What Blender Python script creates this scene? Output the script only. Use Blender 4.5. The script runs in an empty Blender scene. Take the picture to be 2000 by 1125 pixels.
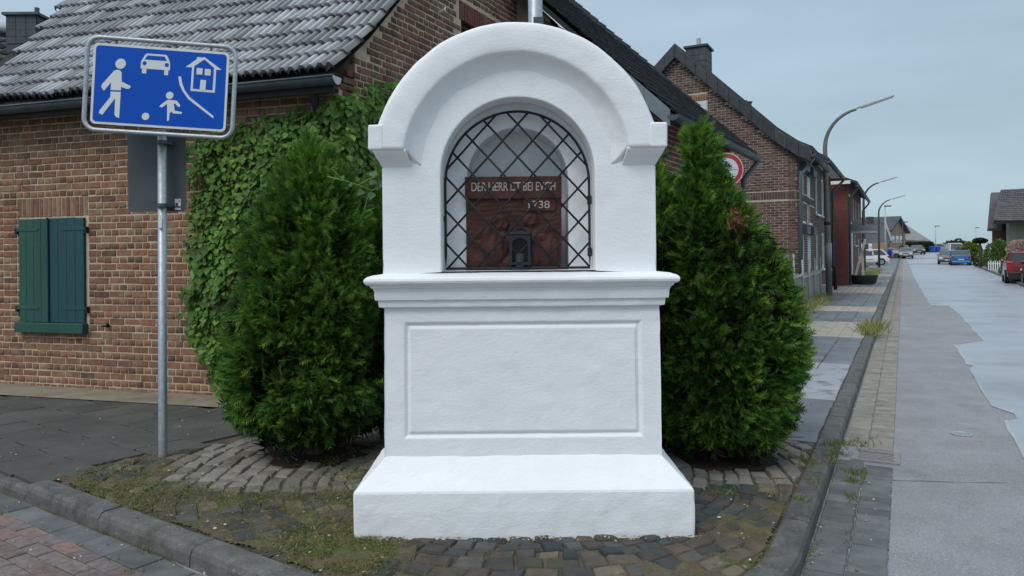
import bpy, math, random
import numpy as np
from mathutils import Matrix, Vector
from mathutils.geometry import tessellate_polygon

rnd = random.Random(11)
rng = np.random.default_rng(5)
SC = bpy.context.scene
COL = SC.collection

# ------------------------------------------------------------------ camera, sky, sun, exposure
FPX, CAMH, V0, ROLL = 1444.0, 1.5, 495.4, 0.0096
cam = bpy.data.cameras.new("camera")
cam.sensor_width = 36.0
cam.lens = 36.0 * FPX / 2000.0
cam.shift_y = -(562.5 - V0) / 2000.0
cam.clip_start, cam.clip_end = 0.05, 3000.0
camo = bpy.data.objects.new("camera", cam)
COL.objects.link(camo)
camo.matrix_world = Matrix.Translation((0, 0, CAMH)) @ Matrix.Rotation(math.pi / 2, 4, 'X') @ Matrix.Rotation(-ROLL, 4, 'Z')
SC.camera = camo

SUN_DIR = Vector((-0.50, -0.66, 1.02)).normalized()      # towards the sun, high behind the left shoulder
SUN_EL = math.asin(SUN_DIR.z)
SUN_AZ = math.atan2(SUN_DIR.x, SUN_DIR.y)
world = bpy.data.worlds.new("World")
SC.world = world
world.use_nodes = True
wn, wl = world.node_tree.nodes, world.node_tree.links
wn.clear()
w_out = wn.new('ShaderNodeOutputWorld')
w_bg = wn.new('ShaderNodeBackground')
w_sky = wn.new('ShaderNodeTexSky')
w_sky.sky_type = 'NISHITA'
w_sky.sun_disc = False
w_sky.sun_elevation = SUN_EL
w_sky.sun_rotation = SUN_AZ
w_sky.air_density, w_sky.dust_density, w_sky.ozone_density = 1.0, 3.0, 1.0
w_bg.inputs['Strength'].default_value = 0.1
# overcast deck: the clear sky dimmed and covered by a grey cloud layer that is
# brighter overhead than at the horizon, as an even overcast is
w_tc = wn.new('ShaderNodeTexCoord')
w_sep = wn.new('ShaderNodeSeparateXYZ')
wl.new(w_tc.outputs['Generated'], w_sep.inputs[0])
w_ramp = wn.new('ShaderNodeValToRGB')
el = w_ramp.color_ramp.elements
el[0].position, el[0].color = 0.0, (4.9, 6.5, 7.2, 1)
el[1].position, el[1].color = 1.0, (9.6, 10.9, 12.2, 1)
e = el.new(0.15); e.color = (4.6, 6.15, 7.15, 1)
e = el.new(0.36); e.color = (4.45, 5.8, 7.15, 1)
wl.new(w_sep.outputs['Z'], w_ramp.inputs[0])
w_map = wn.new('ShaderNodeMapping')
w_map.inputs['Scale'].default_value = (1.6, 1.6, 7.0)
wl.new(w_tc.outputs['Generated'], w_map.inputs[0])
w_noise = wn.new('ShaderNodeTexNoise')
w_noise.inputs['Scale'].default_value = 1.3
w_noise.inputs['Detail'].default_value = 5
w_noise.inputs['Roughness'].default_value = 0.52
wl.new(w_map.outputs[0], w_noise.inputs['Vector'])
w_mr = wn.new('ShaderNodeMapRange')
w_mr.inputs[1].default_value, w_mr.inputs[2].default_value = 0.3, 0.7
w_mr.inputs[3].default_value, w_mr.inputs[4].default_value = 0.87, 1.10
wl.new(w_noise.outputs['Fac'], w_mr.inputs[0])
w_mul = wn.new('ShaderNodeMix'); w_mul.data_type = 'RGBA'; w_mul.blend_type = 'MULTIPLY'
w_mul.inputs['Factor'].default_value = 1.0
wl.new(w_ramp.outputs[0], w_mul.inputs['A'])
wl.new(w_mr.outputs[0], w_mul.inputs['B'])
w_mix = wn.new('ShaderNodeMix'); w_mix.data_type = 'RGBA'
w_mix.inputs['Factor'].default_value = 0.9
wl.new(w_sky.outputs[0], w_mix.inputs['A'])
wl.new(w_mul.outputs['Result'], w_mix.inputs['B'])
wl.new(w_mix.outputs['Result'], w_bg.inputs['Color'])
wl.new(w_bg.outputs[0], w_out.inputs[0])

sl = bpy.data.lights.new("sun", 'SUN')
sl.energy = 1.5
sl.angle = math.radians(28)
sl.color = (1.0, 0.97, 0.93)
so = bpy.data.objects.new("sun", sl)
COL.objects.link(so)
so.rotation_euler = SUN_DIR.to_track_quat('Z', 'Y').to_euler()
so.location = (0, 0, 30)

SC.view_settings.view_transform = 'Standard'
SC.view_settings.look = 'None'
SC.view_settings.exposure = 0.0
SC.view_settings.gamma = 1.0
SC.view_settings.use_curve_mapping = False
SC.render.engine = 'CYCLES'
SC.cycles.max_bounces = 6
SC.cycles.diffuse_bounces = 3
SC.cycles.glossy_bounces = 2
SC.cycles.transmission_bounces = 3
SC.cycles.transparent_max_bounces = 6

# ------------------------------------------------------------------ helpers
CR, SR = math.cos(ROLL), math.sin(ROLL)
def lvl(u, v):
    xi, yi = u - 1000.0, V0 - v
    return xi * CR + yi * SR, -xi * SR + yi * CR
def pix(u, v, Y):                     # the point at distance Y seen at a pixel of the photograph
    x, y = lvl(u, v)
    return Vector((x * Y / FPX, Y, CAMH + y * Y / FPX))
def gnd(u, v, z=0.0):                 # the point of the level z seen at that pixel
    x, y = lvl(u, v)
    Y = (z - CAMH) * FPX / y
    return Vector((x * Y / FPX, Y, z))
def project(p):
    Y = max(p[1], 0.01)
    xl, yl = p[0] / Y * FPX, (p[2] - CAMH) / Y * FPX
    return 1000 + xl * CR - yl * SR, V0 - (xl * SR + yl * CR)
A_ST = math.radians(27.9)
DS = Vector((math.sin(A_ST), math.cos(A_ST), 0))       # along the street, away
DN = Vector((math.cos(A_ST), -math.sin(A_ST), 0))      # across the street, to the right
UP = Vector((0, 0, 1))
def st(s, t, z=0.0):
    p = DS * s + DN * t
    return Vector((p.x, p.y, z))
def road_z(Y):                        # the street rises beyond the last houses
    return float(np.interp(Y, [0, 65, 80, 100, 115, 130, 160, 900], [-.1, -.1, -.02, .36, .77, 1.05, 1.3, 1.3]))

def lin(r, g, b):
    f = lambda c: c / 12.92 if c <= .04045 else ((c + .055) / 1.055) ** 2.4
    return (f(r / 255), f(g / 255), f(b / 255))

WM = {}
def tag(o, label=None, cat=None, group=None, kind=None):
    if label: o['label'] = label
    if cat: o['category'] = cat
    if group: o['group'] = group
    if kind: o['kind'] = kind
    return o
def thing(name, label, cat, loc=(0, 0, 0), rz=0.0, group=None):
    o = bpy.data.objects.new(name, None)
    o.empty_display_size = 0.2
    COL.objects.link(o)
    o.location = loc
    o.rotation_euler = (0, 0, rz)
    WM[o] = Matrix.Translation(loc) @ Matrix.Rotation(rz, 4, 'Z')
    return tag(o, label, cat, group)
def link(name, me, parent=None, M=None, world=True):
    o = bpy.data.objects.new(name, me)
    COL.objects.link(o)
    M = M or Matrix.Identity(4)
    if parent is None:
        o.matrix_basis = M
        WM[o] = M
    else:
        o.parent = parent
        if world:
            o.matrix_parent_inverse = WM[parent].inverted()
            o.matrix_basis = M
            WM[o] = M
        else:
            o.matrix_basis = M
            WM[o] = WM[parent] @ M
    return o
def copy_tree(o, parent=None):
    c = o.copy()
    COL.objects.link(c)
    WM[c] = WM[o]
    if parent is not None:
        c.parent = parent
        c.matrix_parent_inverse = o.matrix_parent_inverse
    for ch in [x for x in SC.objects if x.parent == o]:
        copy_tree(ch, c)
    return c

class MB:
    def __init__(s):
        s.v, s.f = [], []
    def add(s, vs, fs):
        n = len(s.v)
        s.v.extend([tuple(v) for v in vs])
        s.f.extend([tuple(i + n for i in f) for f in fs])
        return s
    def box(s, x0, x1, y0, y1, z0, z1):
        return s.add([(x0, y0, z0), (x1, y0, z0), (x1, y1, z0), (x0, y1, z0), (x0, y0, z1), (x1, y0, z1), (x1, y1, z1), (x0, y1, z1)],
                     [(3, 2, 1, 0), (4, 5, 6, 7), (0, 1, 5, 4), (1, 2, 6, 5), (2, 3, 7, 6), (3, 0, 4, 7)])
    def hexa(s, p):      # eight corners: four below, four above
        return s.add(p, [(3, 2, 1, 0), (4, 5, 6, 7), (0, 1, 5, 4), (1, 2, 6, 5), (2, 3, 7, 6), (3, 0, 4, 7)])
    def obox(s, o, a, b, c):
        o, a, b, c = Vector(o), Vector(a), Vector(b), Vector(c)
        return s.hexa([o, o + a, o + a + b, o + b, o + c, o + a + c, o + a + b + c, o + b + c])
    def bar(s, p, q, w, h, upv=(0, 0, 1)):     # a bar of rectangular section from p to q
        p, q = Vector(p), Vector(q)
        d = (q - p).normalized()
        x = d.cross(Vector(upv))
        if x.length < 1e-4: x = d.cross(Vector((1, 0, 0)))
        x.normalize()
        y = x.cross(d).normalized()
        return s.obox(p - x * w / 2 - y * h / 2, q - p, x * w, y * h)
    def tube(s, pts, r, n=10, caps=True):
        pts = [Vector(p) for p in pts]
        rs = r if isinstance(r, (list, tuple)) else [r] * len(pts)
        base = len(s.v)
        ref = None
        for i, p in enumerate(pts):
            d = (pts[min(i + 1, len(pts) - 1)] - pts[max(i - 1, 0)]).normalized()
            if ref is None:
                ref = d.cross(Vector((0.3, 0.2, 1)))
                if ref.length < .1: ref = d.cross(Vector((1, 0, 0)))
            x = (ref - d * ref.dot(d)).normalized()
            ref = x
            y = d.cross(x)
            for k in range(n):
                a = 2 * math.pi * k / n
                s.v.append(tuple(p + (x * math.cos(a) + y * math.sin(a)) * rs[i]))
        for i in range(len(pts) - 1):
            for k in range(n):
                a, b = base + i * n + k, base + i * n + (k + 1) % n
                s.f.append((a, b, b + n, a + n))
        if caps:
            s.f.append(tuple(base + k for k in reversed(range(n))))
            s.f.append(tuple(base + (len(pts) - 1) * n + k for k in range(n)))
        return s
    def loop_tube(s, pts, r, n=8):
        pts = [Vector(p) for p in pts]
        base = len(s.v); N = len(pts)
        nrm = Vector((0, 0, 0))
        for i in range(N): nrm += (pts[i] - pts[0]).cross(pts[(i + 1) % N] - pts[0])
        nrm.normalize()
        for i, p in enumerate(pts):
            d = (pts[(i + 1) % N] - pts[i - 1]).normalized()
            x = d.cross(nrm).normalized()
            for k in range(n):
                a = 2 * math.pi * k / n
                s.v.append(tuple(p + (x * math.cos(a) + nrm * math.sin(a)) * r))
        for i in range(N):
            for k in range(n):
                a, b = base + i * n + k, base + i * n + (k + 1) % n
                c, d = base + ((i + 1) % N) * n + (k + 1) % n, base + ((i + 1) % N) * n + k
                s.f.append((a, b, c, d))
        return s
    def prism(s, poly, ext):       # polygon (3-D points) extruded by a vector
        n = len(s.v); m = len(poly); ext = Vector(ext)
        P = [Vector(p) for p in poly]
        s.v.extend([tuple(p) for p in P] + [tuple(p + ext) for p in P])
        tri = tessellate_polygon([P])
        for t in tri:
            s.f.append(tuple(n + i for i in t)); s.f.append(tuple(n + m + i for i in reversed(t)))
        for i in range(m):
            j = (i + 1) % m
            s.f.append((n + i, n + j, n + m + j, n + m + i))
        return s
    def flat(s, poly):
        n = len(s.v)
        P = [Vector(p) for p in poly]
        s.v.extend([tuple(p) for p in P])
        s.f.extend([tuple(n + i for i in t) for t in tessellate_polygon([P])])
        return s
    def lathe(s, prof, o=(0, 0, 0), ax=(0, 0, 1), n=16):      # profile of (radius, height) pairs
        o, ax = Vector(o), Vector(ax).normalized()
        x = ax.cross(Vector((0, 1, 0.01))).normalized(); y = ax.cross(x)
        base = len(s.v)
        for r, h in prof:
            for k in range(n):
                a = 2 * math.pi * k / n
                s.v.append(tuple(o + ax * h + (x * math.cos(a) + y * math.sin(a)) * r))
        for i in range(len(prof) - 1):
            for k in range(n):
                a, b = base + i * n + k, base + i * n + (k + 1) % n
                s.f.append((a, b, b + n, a + n))
        s.f.append(tuple(base + k for k in reversed(range(n))))
        s.f.append(tuple(base + (len(prof) - 1) * n + k for k in range(n)))
        return s
    def grid(s, rows):             # rows of equally many points
        base = len(s.v); m = len(rows[0])
        for r in rows: s.v.extend([tuple(p) for p in r])
        for i in range(len(rows) - 1):
            for j in range(m - 1):
                a = base + i * m + j
                s.f.append((a, a + 1, a + m + 1, a + m))
        return s
    def mesh(s, name, m=None, smooth=False, fix=True):
        me = bpy.data.meshes.new(name)
        me.from_pydata(s.v, [], s.f)
        if fix and len(s.f) < 60000:
            import bmesh
            bm = bmesh.new(); bm.from_mesh(me)
            bmesh.ops.recalc_face_normals(bm, faces=bm.faces)
            bm.to_mesh(me); bm.free()
        if m: me.materials.append(m)
        if smooth:
            me.polygons.foreach_set('use_smooth', [True] * len(me.polygons))
        return me
    def build(s, name, m, parent=None, world=True, smooth=False, bevel=0, seg=2, fix=True, angle=35):
        o = link(name, s.mesh(name, m, smooth, fix), parent, None, world)
        if bevel:
            b = o.modifiers.new("bevel", 'BEVEL')
            b.width, b.segments, b.limit_method, b.angle_limit = bevel, seg, 'ANGLE', math.radians(angle)
        return o

def np_mesh(name, V, F, m, smooth=False):      # V (n,3), F (m,k) all faces alike
    me = bpy.data.meshes.new(name)
    V = np.asarray(V, np.float32); F = np.asarray(F, np.int32)
    k = F.shape[1]
    me.vertices.add(len(V)); me.vertices.foreach_set('co', V.ravel())
    me.loops.add(F.size); me.loops.foreach_set('vertex_index', F.ravel())
    me.polygons.add(len(F))
    me.polygons.foreach_set('loop_start', np.arange(0, F.size, k, dtype=np.int32))
    if smooth: me.polygons.foreach_set('use_smooth', [True] * len(F))
    me.update(calc_edges=True)
    if m: me.materials.append(m)
    return me

# --- pieces (bricks, tiles, slabs, cobbles): the largest ones in view become objects, the rest one mesh
TPL = {}
def set_grime_shade(me, a):
    at = me.attributes.new('grime', 'FLOAT', 'POINT'); at.data.foreach_set('value', np.asarray(a, np.float32))
def tpl_box(lx, ly, lz, ch, variant, mt):      # chamfered block, top face at z = 0, sides slightly out of true
    key = (round(lx, 4), round(ly, 4), round(lz, 4), ch, variant, mt.name)
    if key in TPL: return TPL[key]
    r = random.Random(repr(key))
    j = lambda a: r.uniform(-a, a)
    x, y = lx / 2, ly / 2
    q = min(lx, ly) * .03
    base = [(-x + j(q), -y + j(q)), (x + j(q), -y + j(q)), (x + j(q), y + j(q)), (-x + j(q), y + j(q))]
    V = [(a, b, -lz) for a, b in base] + [(a, b, -ch) for a, b in base]
    V += [(a - math.copysign(ch, a), b - math.copysign(ch, b), j(ch * .3)) for a, b in base]
    F = [(8, 9, 10, 11)]
    for i in range(4):
        k = (i + 1) % 4
        F += [(i, k, 4 + k, 4 + i), (4 + i, 4 + k, 8 + k, 8 + i)]
    me = bpy.data.meshes.new("block")
    me.from_pydata(V, [], F); me.materials.append(mt)
    TPL[key] = (np.array(V), np.array(F), me)
    return TPL[key]
def frame(o, x, y, z):
    return Matrix(((x[0], y[0], z[0], o[0]), (x[1], y[1], z[1], o[1]), (x[2], y[2], z[2], o[2]), (0, 0, 0, 1)))
def size_px(M, t, ok=None):
    c = M @ Vector(t[0].mean(axis=0))
    if c.y < .5: return -1e6
    u, v = project(c)
    if u < -15 or u > 2015 or v < -15 or v > 1140 or (ok and not ok(u, v)): return -c.y
    d = t[0].max(axis=0) - t[0].min(axis=0)
    ax = sorted([(M.col[i].xyz * d[i]).length for i in range(3)])
    return ax[1] * ax[2] / c.y ** 2 * 1e4
def place(name, items, limit=300, ok=None, plural=None):      # items: (parent, template, matrix)
    scored = sorted(items, key=lambda it: -size_px(it[2], it[1], ok))
    for par, t, M in scored[:limit]:
        link(name, t[2], par, M)
    rest = {}
    for par, t, M in scored[limit:]:
        rest.setdefault((par, t[2].materials[0]), []).append((t, M))
    for (par, mt), lst in rest.items():
        VV, FF, n = [], [], 0
        for t, M in lst:
            m = np.array(M)
            VV.append(t[0] @ m[:3, :3].T + m[:3, 3]); FF.append(t[1] + n); n += len(t[0])
        ks = {f.shape[1] for f in FF}
        if len(ks) == 1:
            me = np_mesh(name, np.concatenate(VV), np.concatenate(FF), mt)
            if len(lst[0][0]) > 3: set_grime_shade(me, np.concatenate([t[3] for t, M in lst]))
            o = link(plural or name, me, par)
            tag(o, kind='stuff')

# ------------------------------------------------------------------ materials
MATS = {}
class NT:
    def __init__(s, name):
        s.m = bpy.data.materials.new(name); s.m.use_nodes = True
        s.n, s.l = s.m.node_tree.nodes, s.m.node_tree.links
        s.b = s.n['Principled BSDF']; s.out = s.n['Material Output']
        s.pos = s.n.new('ShaderNodeNewGeometry')
    def attr(s, name):
        t = s.n.new('ShaderNodeAttribute'); t.attribute_name = name
        return t.outputs['Fac']
    def noise(s, scale, detail=5, rough=.55, vec=None, stretch=None):
        t = s.n.new('ShaderNodeTexNoise')
        t.inputs['Scale'].default_value = scale; t.inputs['Detail'].default_value = detail; t.inputs['Roughness'].default_value = rough
        src = vec or s.pos.outputs['Position']
        if stretch:
            mp = s.n.new('ShaderNodeMapping'); mp.inputs['Scale'].default_value = stretch
            s.l.new(src, mp.inputs[0]); src = mp.outputs[0]
        s.l.new(src, t.inputs['Vector'])
        return t.outputs['Fac']
    def rand(s):
        oi = s.n.new('ShaderNodeObjectInfo')
        return s.math('FRACT', s.math('ADD', oi.outputs['Random'], s.pos.outputs['Random Per Island']))
    def math(s, op, a, b=None, clamp=False):
        t = s.n.new('ShaderNodeMath'); t.operation = op; t.use_clamp = clamp
        for i, x in enumerate((a, b)):
            if x is None: continue
            if isinstance(x, (int, float)): t.inputs[i].default_value = x
            else: s.l.new(x, t.inputs[i])
        return t.outputs[0]
    def ramp(s, fac, stops, const=False):
        t = s.n.new('ShaderNodeValToRGB')
        if const: t.color_ramp.interpolation = 'CONSTANT'
        e = t.color_ramp.elements
        while len(e) < len(stops): e.new(0.5)
        for i, (p, c) in enumerate(stops):
            e[i].position = p
            e[i].color = (*c, 1) if not isinstance(c, (int, float)) else (c, c, c, 1)
        s.l.new(fac, t.inputs[0])
        return t.outputs[0]
    def mix(s, fac, a, b, mode='MIX'):
        t = s.n.new('ShaderNodeMix'); t.data_type = 'RGBA'; t.blend_type = mode
        for k, x in (('Factor', fac), ('A', a), ('B', b)):
            if isinstance(x, (int, float)): t.inputs[k].default_value = x if k == 'Factor' else (x, x, x, 1)
            elif isinstance(x, tuple): t.inputs[k].default_value = (*x, 1)
            else: s.l.new(x, t.inputs[k])
        return t.outputs['Result']
    def base(s, c):
        if isinstance(c, tuple): s.b.inputs['Base Color'].default_value = (*c, 1)
        else: s.l.new(c, s.b.inputs['Base Color'])
    def bump(s, h, strength=.4, dist=.01, prev=None):
        t = s.n.new('ShaderNodeBump'); t.inputs['Strength'].default_value = strength; t.inputs['Distance'].default_value = dist
        s.l.new(h, t.inputs['Height'])
        if prev: s.l.new(prev, t.inputs['Normal'])
        s.l.new(t.outputs[0], s.b.inputs['Normal'])
        return t.outputs[0]
    def set(s, rough=None, metal=None, spec=None):
        if rough is not None:
            if isinstance(rough, (int, float)): s.b.inputs['Roughness'].default_value = rough
            else: s.l.new(rough, s.b.inputs['Roughness'])
        if metal is not None: s.b.inputs['Metallic'].default_value = metal
        if spec is not None: s.b.inputs['Specular IOR Level'].default_value = spec
        return s.m
def mat(name, cols, scale=5.0, rough=.8, bump=.3, bscale=80, bdist=.004, rv=0.0, palette=None, stains=(), metal=0, spec=.4, stretch=None, detail=6, grime=None):
    """cols: two colours mixed by noise; palette: colours picked per piece; rv: value spread per piece;
    stains: (colour, noise scale, threshold, softness, amount)"""
    if name in MATS: return MATS[name]
    t = NT(name)
    n1 = t.noise(scale, detail, stretch=stretch)
    if palette:
        k = len(palette)
        c = t.ramp(t.rand(), [(i / k, p) for i, p in enumerate(palette)], const=True)
        c = t.mix(1.0, c, t.ramp(n1, [(.25, cols[0]), (.75, cols[1])]), 'MULTIPLY')
    else:
        c = t.ramp(n1, [(.28, cols[0]), (.72, cols[1])])
    if rv:
        r = t.math('ADD', t.math('MULTIPLY', t.rand(), 2 * rv), 1 - rv)
        c = t.mix(1.0, c, r, 'MULTIPLY')
    for col, sc_, th, so_, am in stains:
        f = t.ramp(t.noise(sc_, 6, .62), [(th, 0.0), (min(th + so_, 1), 1.0)])
        c = t.mix(t.math('MULTIPLY', f, am), c, col)
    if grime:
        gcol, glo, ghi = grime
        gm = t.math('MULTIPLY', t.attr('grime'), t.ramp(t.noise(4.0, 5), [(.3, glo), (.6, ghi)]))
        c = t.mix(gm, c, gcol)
    t.base(c)
    if bump:
        b = t.bump(t.noise(bscale, 4, .6), bump, bdist)
        t.bump(t.noise(bscale * .17, 3), bump * .6, bdist * 3, b)
    t.set(rough, metal, spec)
    MATS[name] = t.m
    return t.m
def plain(name, c, rough=.5, metal=0, spec=.5):
    if name in MATS: return MATS[name]
    t = NT(name)
    n = t.noise(9, 4)
    t.base(t.ramp(n, [(.3, tuple(x * .9 for x in c)), (.7, tuple(min(1, x * 1.08) for x in c))]))
    t.set(rough, metal, spec)
    MATS[name] = t.m
    return t.m
def leafy(name, cols, trans=.25, patch=None, scale=1.5, rough=.6):
    t = NT(name)
    k = len(cols)
    c = t.ramp(t.rand(), [(i / max(1, k - 1), x) for i, x in enumerate(cols)])
    if patch:
        c = t.mix(t.ramp(t.noise(scale, 3), [(.45, 0.0), (.7, 1.0)]), c, patch)
    t.base(c); t.set(rough, 0, .3)
    tr = t.n.new('ShaderNodeBsdfTranslucent'); t.l.new(c, tr.inputs[0])
    mx = t.n.new('ShaderNodeMixShader'); mx.inputs[0].default_value = trans
    t.l.new(t.b.outputs[0], mx.inputs[1]); t.l.new(tr.outputs[0], mx.inputs[2]); t.l.new(mx.outputs[0], t.out.inputs[0])
    MATS[name] = t.m
    return t.m

# shared materials
def plaster_mat():
    t = NT('white_plaster')
    n = t.noise(3.2, 5)
    c = t.ramp(n, [(.25, (.80, .815, .835)), (.75, (.86, .875, .89))])
    low = t.ramp(t.noise(11, 5, .65), [(.58, 0.0), (.78, 1.0)])
    c = t.mix(t.math('MULTIPLY', low, .10), c, (.60, .61, .60))
    streak = t.ramp(t.noise(7, 5, .6, stretch=(1.6, 1.6, .16)), [(.56, 0.0), (.74, 1.0)])
    c = t.mix(t.math('MULTIPLY', streak, .10), c, (.66, .655, .63))
    t.base(c)
    b1 = t.bump(t.noise(4.5, 3, stretch=(1, 1, 1.6)), .18, .02)
    b2 = t.bump(t.noise(40, 5, .65, stretch=(1, 1, 1.8)), .38, .006, b1)
    t.bump(t.noise(150, 4, .65), .5, .0026, b2)
    return t.set(.62, 0, .3)
PLASTER = plaster_mat()
IRON = mat('black_iron', [(.010, .012, .015), (.028, .031, .035)], 30, .6, .15, 120, .001, spec=.3)
ZINC = mat('galvanised_steel', [(.30, .34, .37), (.46, .50, .53)], 38, .48, .05, 60, .001, metal=.55, spec=.5, stains=[((.16, .17, .17), 3, .6, .25, .4)])
DKMETAL = mat('dark_zinc', [(.055, .07, .08), (.10, .12, .13)], 6, .5, .1, 40, .002, metal=.2)
DIRT = mat('joint_dirt', [(.055, .045, .032), (.13, .105, .07)], 7, .95, .6, 130, .006, stains=[((.06, .085, .02), 2.4, .5, .2, .7)])
GLASS = plain('dark_glass', (.02, .025, .03), .06, 0, .8)
WHITEFRAME = plain('white_frame', (.78, .79, .80), .45)
BRICK_OLD = mat('old_brick', [(.62, .62, .62), (1.15, 1.12, 1.08)], 16, .88, .7, 95, .006,
                palette=[(.27, .136, .084), (.245, .124, .079), (.295, .158, .099), (.16, .088, .064), (.28, .155, .10), (.255, .126, .078), (.285, .138, .087), (.20, .104, .072), (.27, .14, .086), (.265, .17, .112)],
                rv=.14, stains=[((.36, .28, .205), 7, .54, .2, .5), ((.08, .055, .045), 3.1, .62, .2, .5)])
BRICK_GABLE = mat('dark_brick', [(.6, .6, .6), (1.15, 1.12, 1.08)], 18, .9, .7, 95, .006,
                  palette=[(.20, .108, .075), (.165, .09, .066), (.235, .128, .088), (.13, .074, .06), (.19, .108, .08), (.235, .105, .075), (.175, .108, .078)],
                  rv=.16, stains=[((.30, .23, .15), 12, .55, .2, .45), ((.05, .04, .035), 4, .6, .2, .5)])
MORTAR = mat('lime_mortar', [(.44, .345, .235), (.60, .485, .35)], 9, .95, .5, 120, .005, stains=[((.2, .15, .10), 2.2, .55, .2, .6)])
MORTAR_PALE = mat('pale_mortar', [(.44, .37, .30), (.58, .50, .42)], 9, .95, .5, 120, .005)

# ================================================================== GROUND
ASPHALT = mat('asphalt', [(.215, .214, .224), (.285, .283, .294)], 3, .62, .5, 260, .004, spec=.45,
              stains=[((.165, .16, .165), .9, .5, .22, .6), ((.19, .18, .165), 3.7, .6, .1, .5), ((.52, .525, .54), 105, .55, .08, .5), ((.06, .06, .066), 80, .55, .08, .5), ((.11, .11, .115), 2.3, .6, .1, .35)])
ASPHALT_NEW = mat('wet_asphalt_overlay', [(.29, .315, .35), (.38, .405, .44)], 1.3, .34, .25, 240, .002, spec=.6,
                  stains=[((.20, .215, .24), .55, .50, .16, .75), ((.17, .18, .20), 1.6, .60, .1, .4), ((.40, .42, .45), 130, .57, .12, .45), ((.13, .14, .15), 100, .6, .12, .4)], stretch=(.5, 1.2, 1))
KERB = mat('kerb_stone', [(.075, .075, .072), (.15, .15, .145)], 7, .85, .6, 140, .006, rv=.18,
           stains=[((.20, .15, .09), 2.6, .55, .2, .5), ((.028, .029, .030), 5.2, .52, .18, .75), ((.30, .29, .27), 45, .60, .08, .55), ((.03, .03, .03), 70, .58, .08, .6)])
GUTTER = mat('gutter_stone', [(.085, .09, .093), (.155, .16, .16)], 8, .8, .5, 170, .005, rv=.22, stains=[((.12, .11, .07), 3.5, .58, .2, .4)])
GUTTER_OLD = mat('old_gutter_stone', [(.20, .185, .16), (.30, .28, .245)], 9, .88, .6, 160, .006, rv=.15, stains=[((.10, .095, .08), 3, .55, .2, .5), ((.10, .11, .05), 5, .62, .15, .4)])
SLAB_DK = mat('dark_plaza_slab', [(.058, .057, .053), (.10, .098, .09)], 2.2, .85, .5, 150, .004, rv=.12,
              stains=[((.15, .125, .08), 1.1, .60, .16, .55), ((.03, .031, .032), .8, .5, .2, .6), ((.42, .38, .32), 45, .735, .04, .6), ((.12, .11, .045), 2.7, .62, .14, .5)])
SLAB = mat('pavement_slab', [(.115, .125, .14), (.175, .19, .205)], 3, .5, .3, 160, .003, rv=.14, spec=.5, stains=[((.07, .075, .08), 1.3, .5, .2, .5)])
SLAB_WET_GLARE = mat('worn_pale_slab', [(.30, .32, .35), (.40, .42, .45)], 3, .35, .3, 140, .003, rv=.1, stains=[((.10, .11, .12), 3.5, .54, .1, .75)], stretch=(.6, 3, 1))  # pale colour paints in the glare on wet slabs
BAND = mat('beige_paver', [(.30, .275, .23), (.40, .37, .32)], 6, .85, .4, 140, .004, rv=.12, stains=[((.18, .16, .13), 2, .55, .2, .4)])
COBBLE = mat('brown_cobble', [(.62, .62, .62), (1.2, 1.16, 1.1)], 14, .82, .7, 150, .006, rv=.25,
             palette=[(.105, .09, .072), (.075, .07, .062), (.125, .10, .075), (.058, .058, .056), (.095, .08, .066), (.105, .077, .062), (.085, .083, .075), (.135, .115, .085)],
             stains=[((.17, .14, .075), 5, .58, .14, .5), ((.07, .085, .022), 2.2, .56, .14, .5), ((.03, .03, .03), 3.3, .58, .2, .6)])
COBBLE_DK = mat('dark_sett', [(.7, .7, .7), (1.2, 1.2, 1.2)], 14, .75, .6, 150, .005, rv=.2,
                palette=[(.042, .052, .052), (.058, .068, .066), (.05, .056, .06), (.075, .08, .075), (.066, .056, .05)])
COBBLE_PALE = mat('pale_cobble', [(.7, .7, .7), (1.15, 1.15, 1.12)], 12, .85, .7, 130, .006, rv=.2,
                  palette=[(.22, .20, .17), (.27, .245, .21), (.18, .165, .145), (.24, .22, .195), (.15, .14, .12)], stains=[((.07, .065, .05), 3.2, .56, .2, .6)])
PAVER = mat('red_grey_paver', [(.55, .55, .55), (1.2, 1.15, 1.15)], 22, .85, .6, 180, .005, rv=.14,
            palette=[(.20, .155, .142), (.17, .15, .142), (.235, .165, .15), (.19, .165, .158), (.225, .15, .138)],
            stains=[((.36, .22, .19), 1.5, .56, .16, .4), ((.10, .10, .10), 2.1, .52, .2, .5), ((.42, .39, .37), 120, .66, .08, .6)])
SOIL = mat('leaf_litter_soil', [(.022, .015, .011), (.055, .034, .023)], 22, .95, .9, 60, .02, stains=[((.11, .055, .032), 38, .58, .1, .7)])
SAND = mat('dusty_concrete', [(.20, .175, .125), (.29, .255, .19)], 5, .92, .4, 140, .004, stains=[((.10, .09, .07), 2.1, .5, .2, .7)])

# terrain sheet out to the horizon
g = MB()
ys = [-60, 0, 30, 65, 80, 100, 115, 130, 160, 300, 900]
xs = [-900, -200, -60, 0, 60, 120, 200, 900]
g.grid([[(x, y, road_z(y) - .08) for x in xs] for y in ys])
tag(g.build('ground', mat('field_ground', [(.05, .065, .03), (.09, .10, .05)], .6, .95, .3, 20, .02), fix=False),
    'flat ground of grass and earth reaching to the horizon under everything', 'ground', kind='structure')

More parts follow.
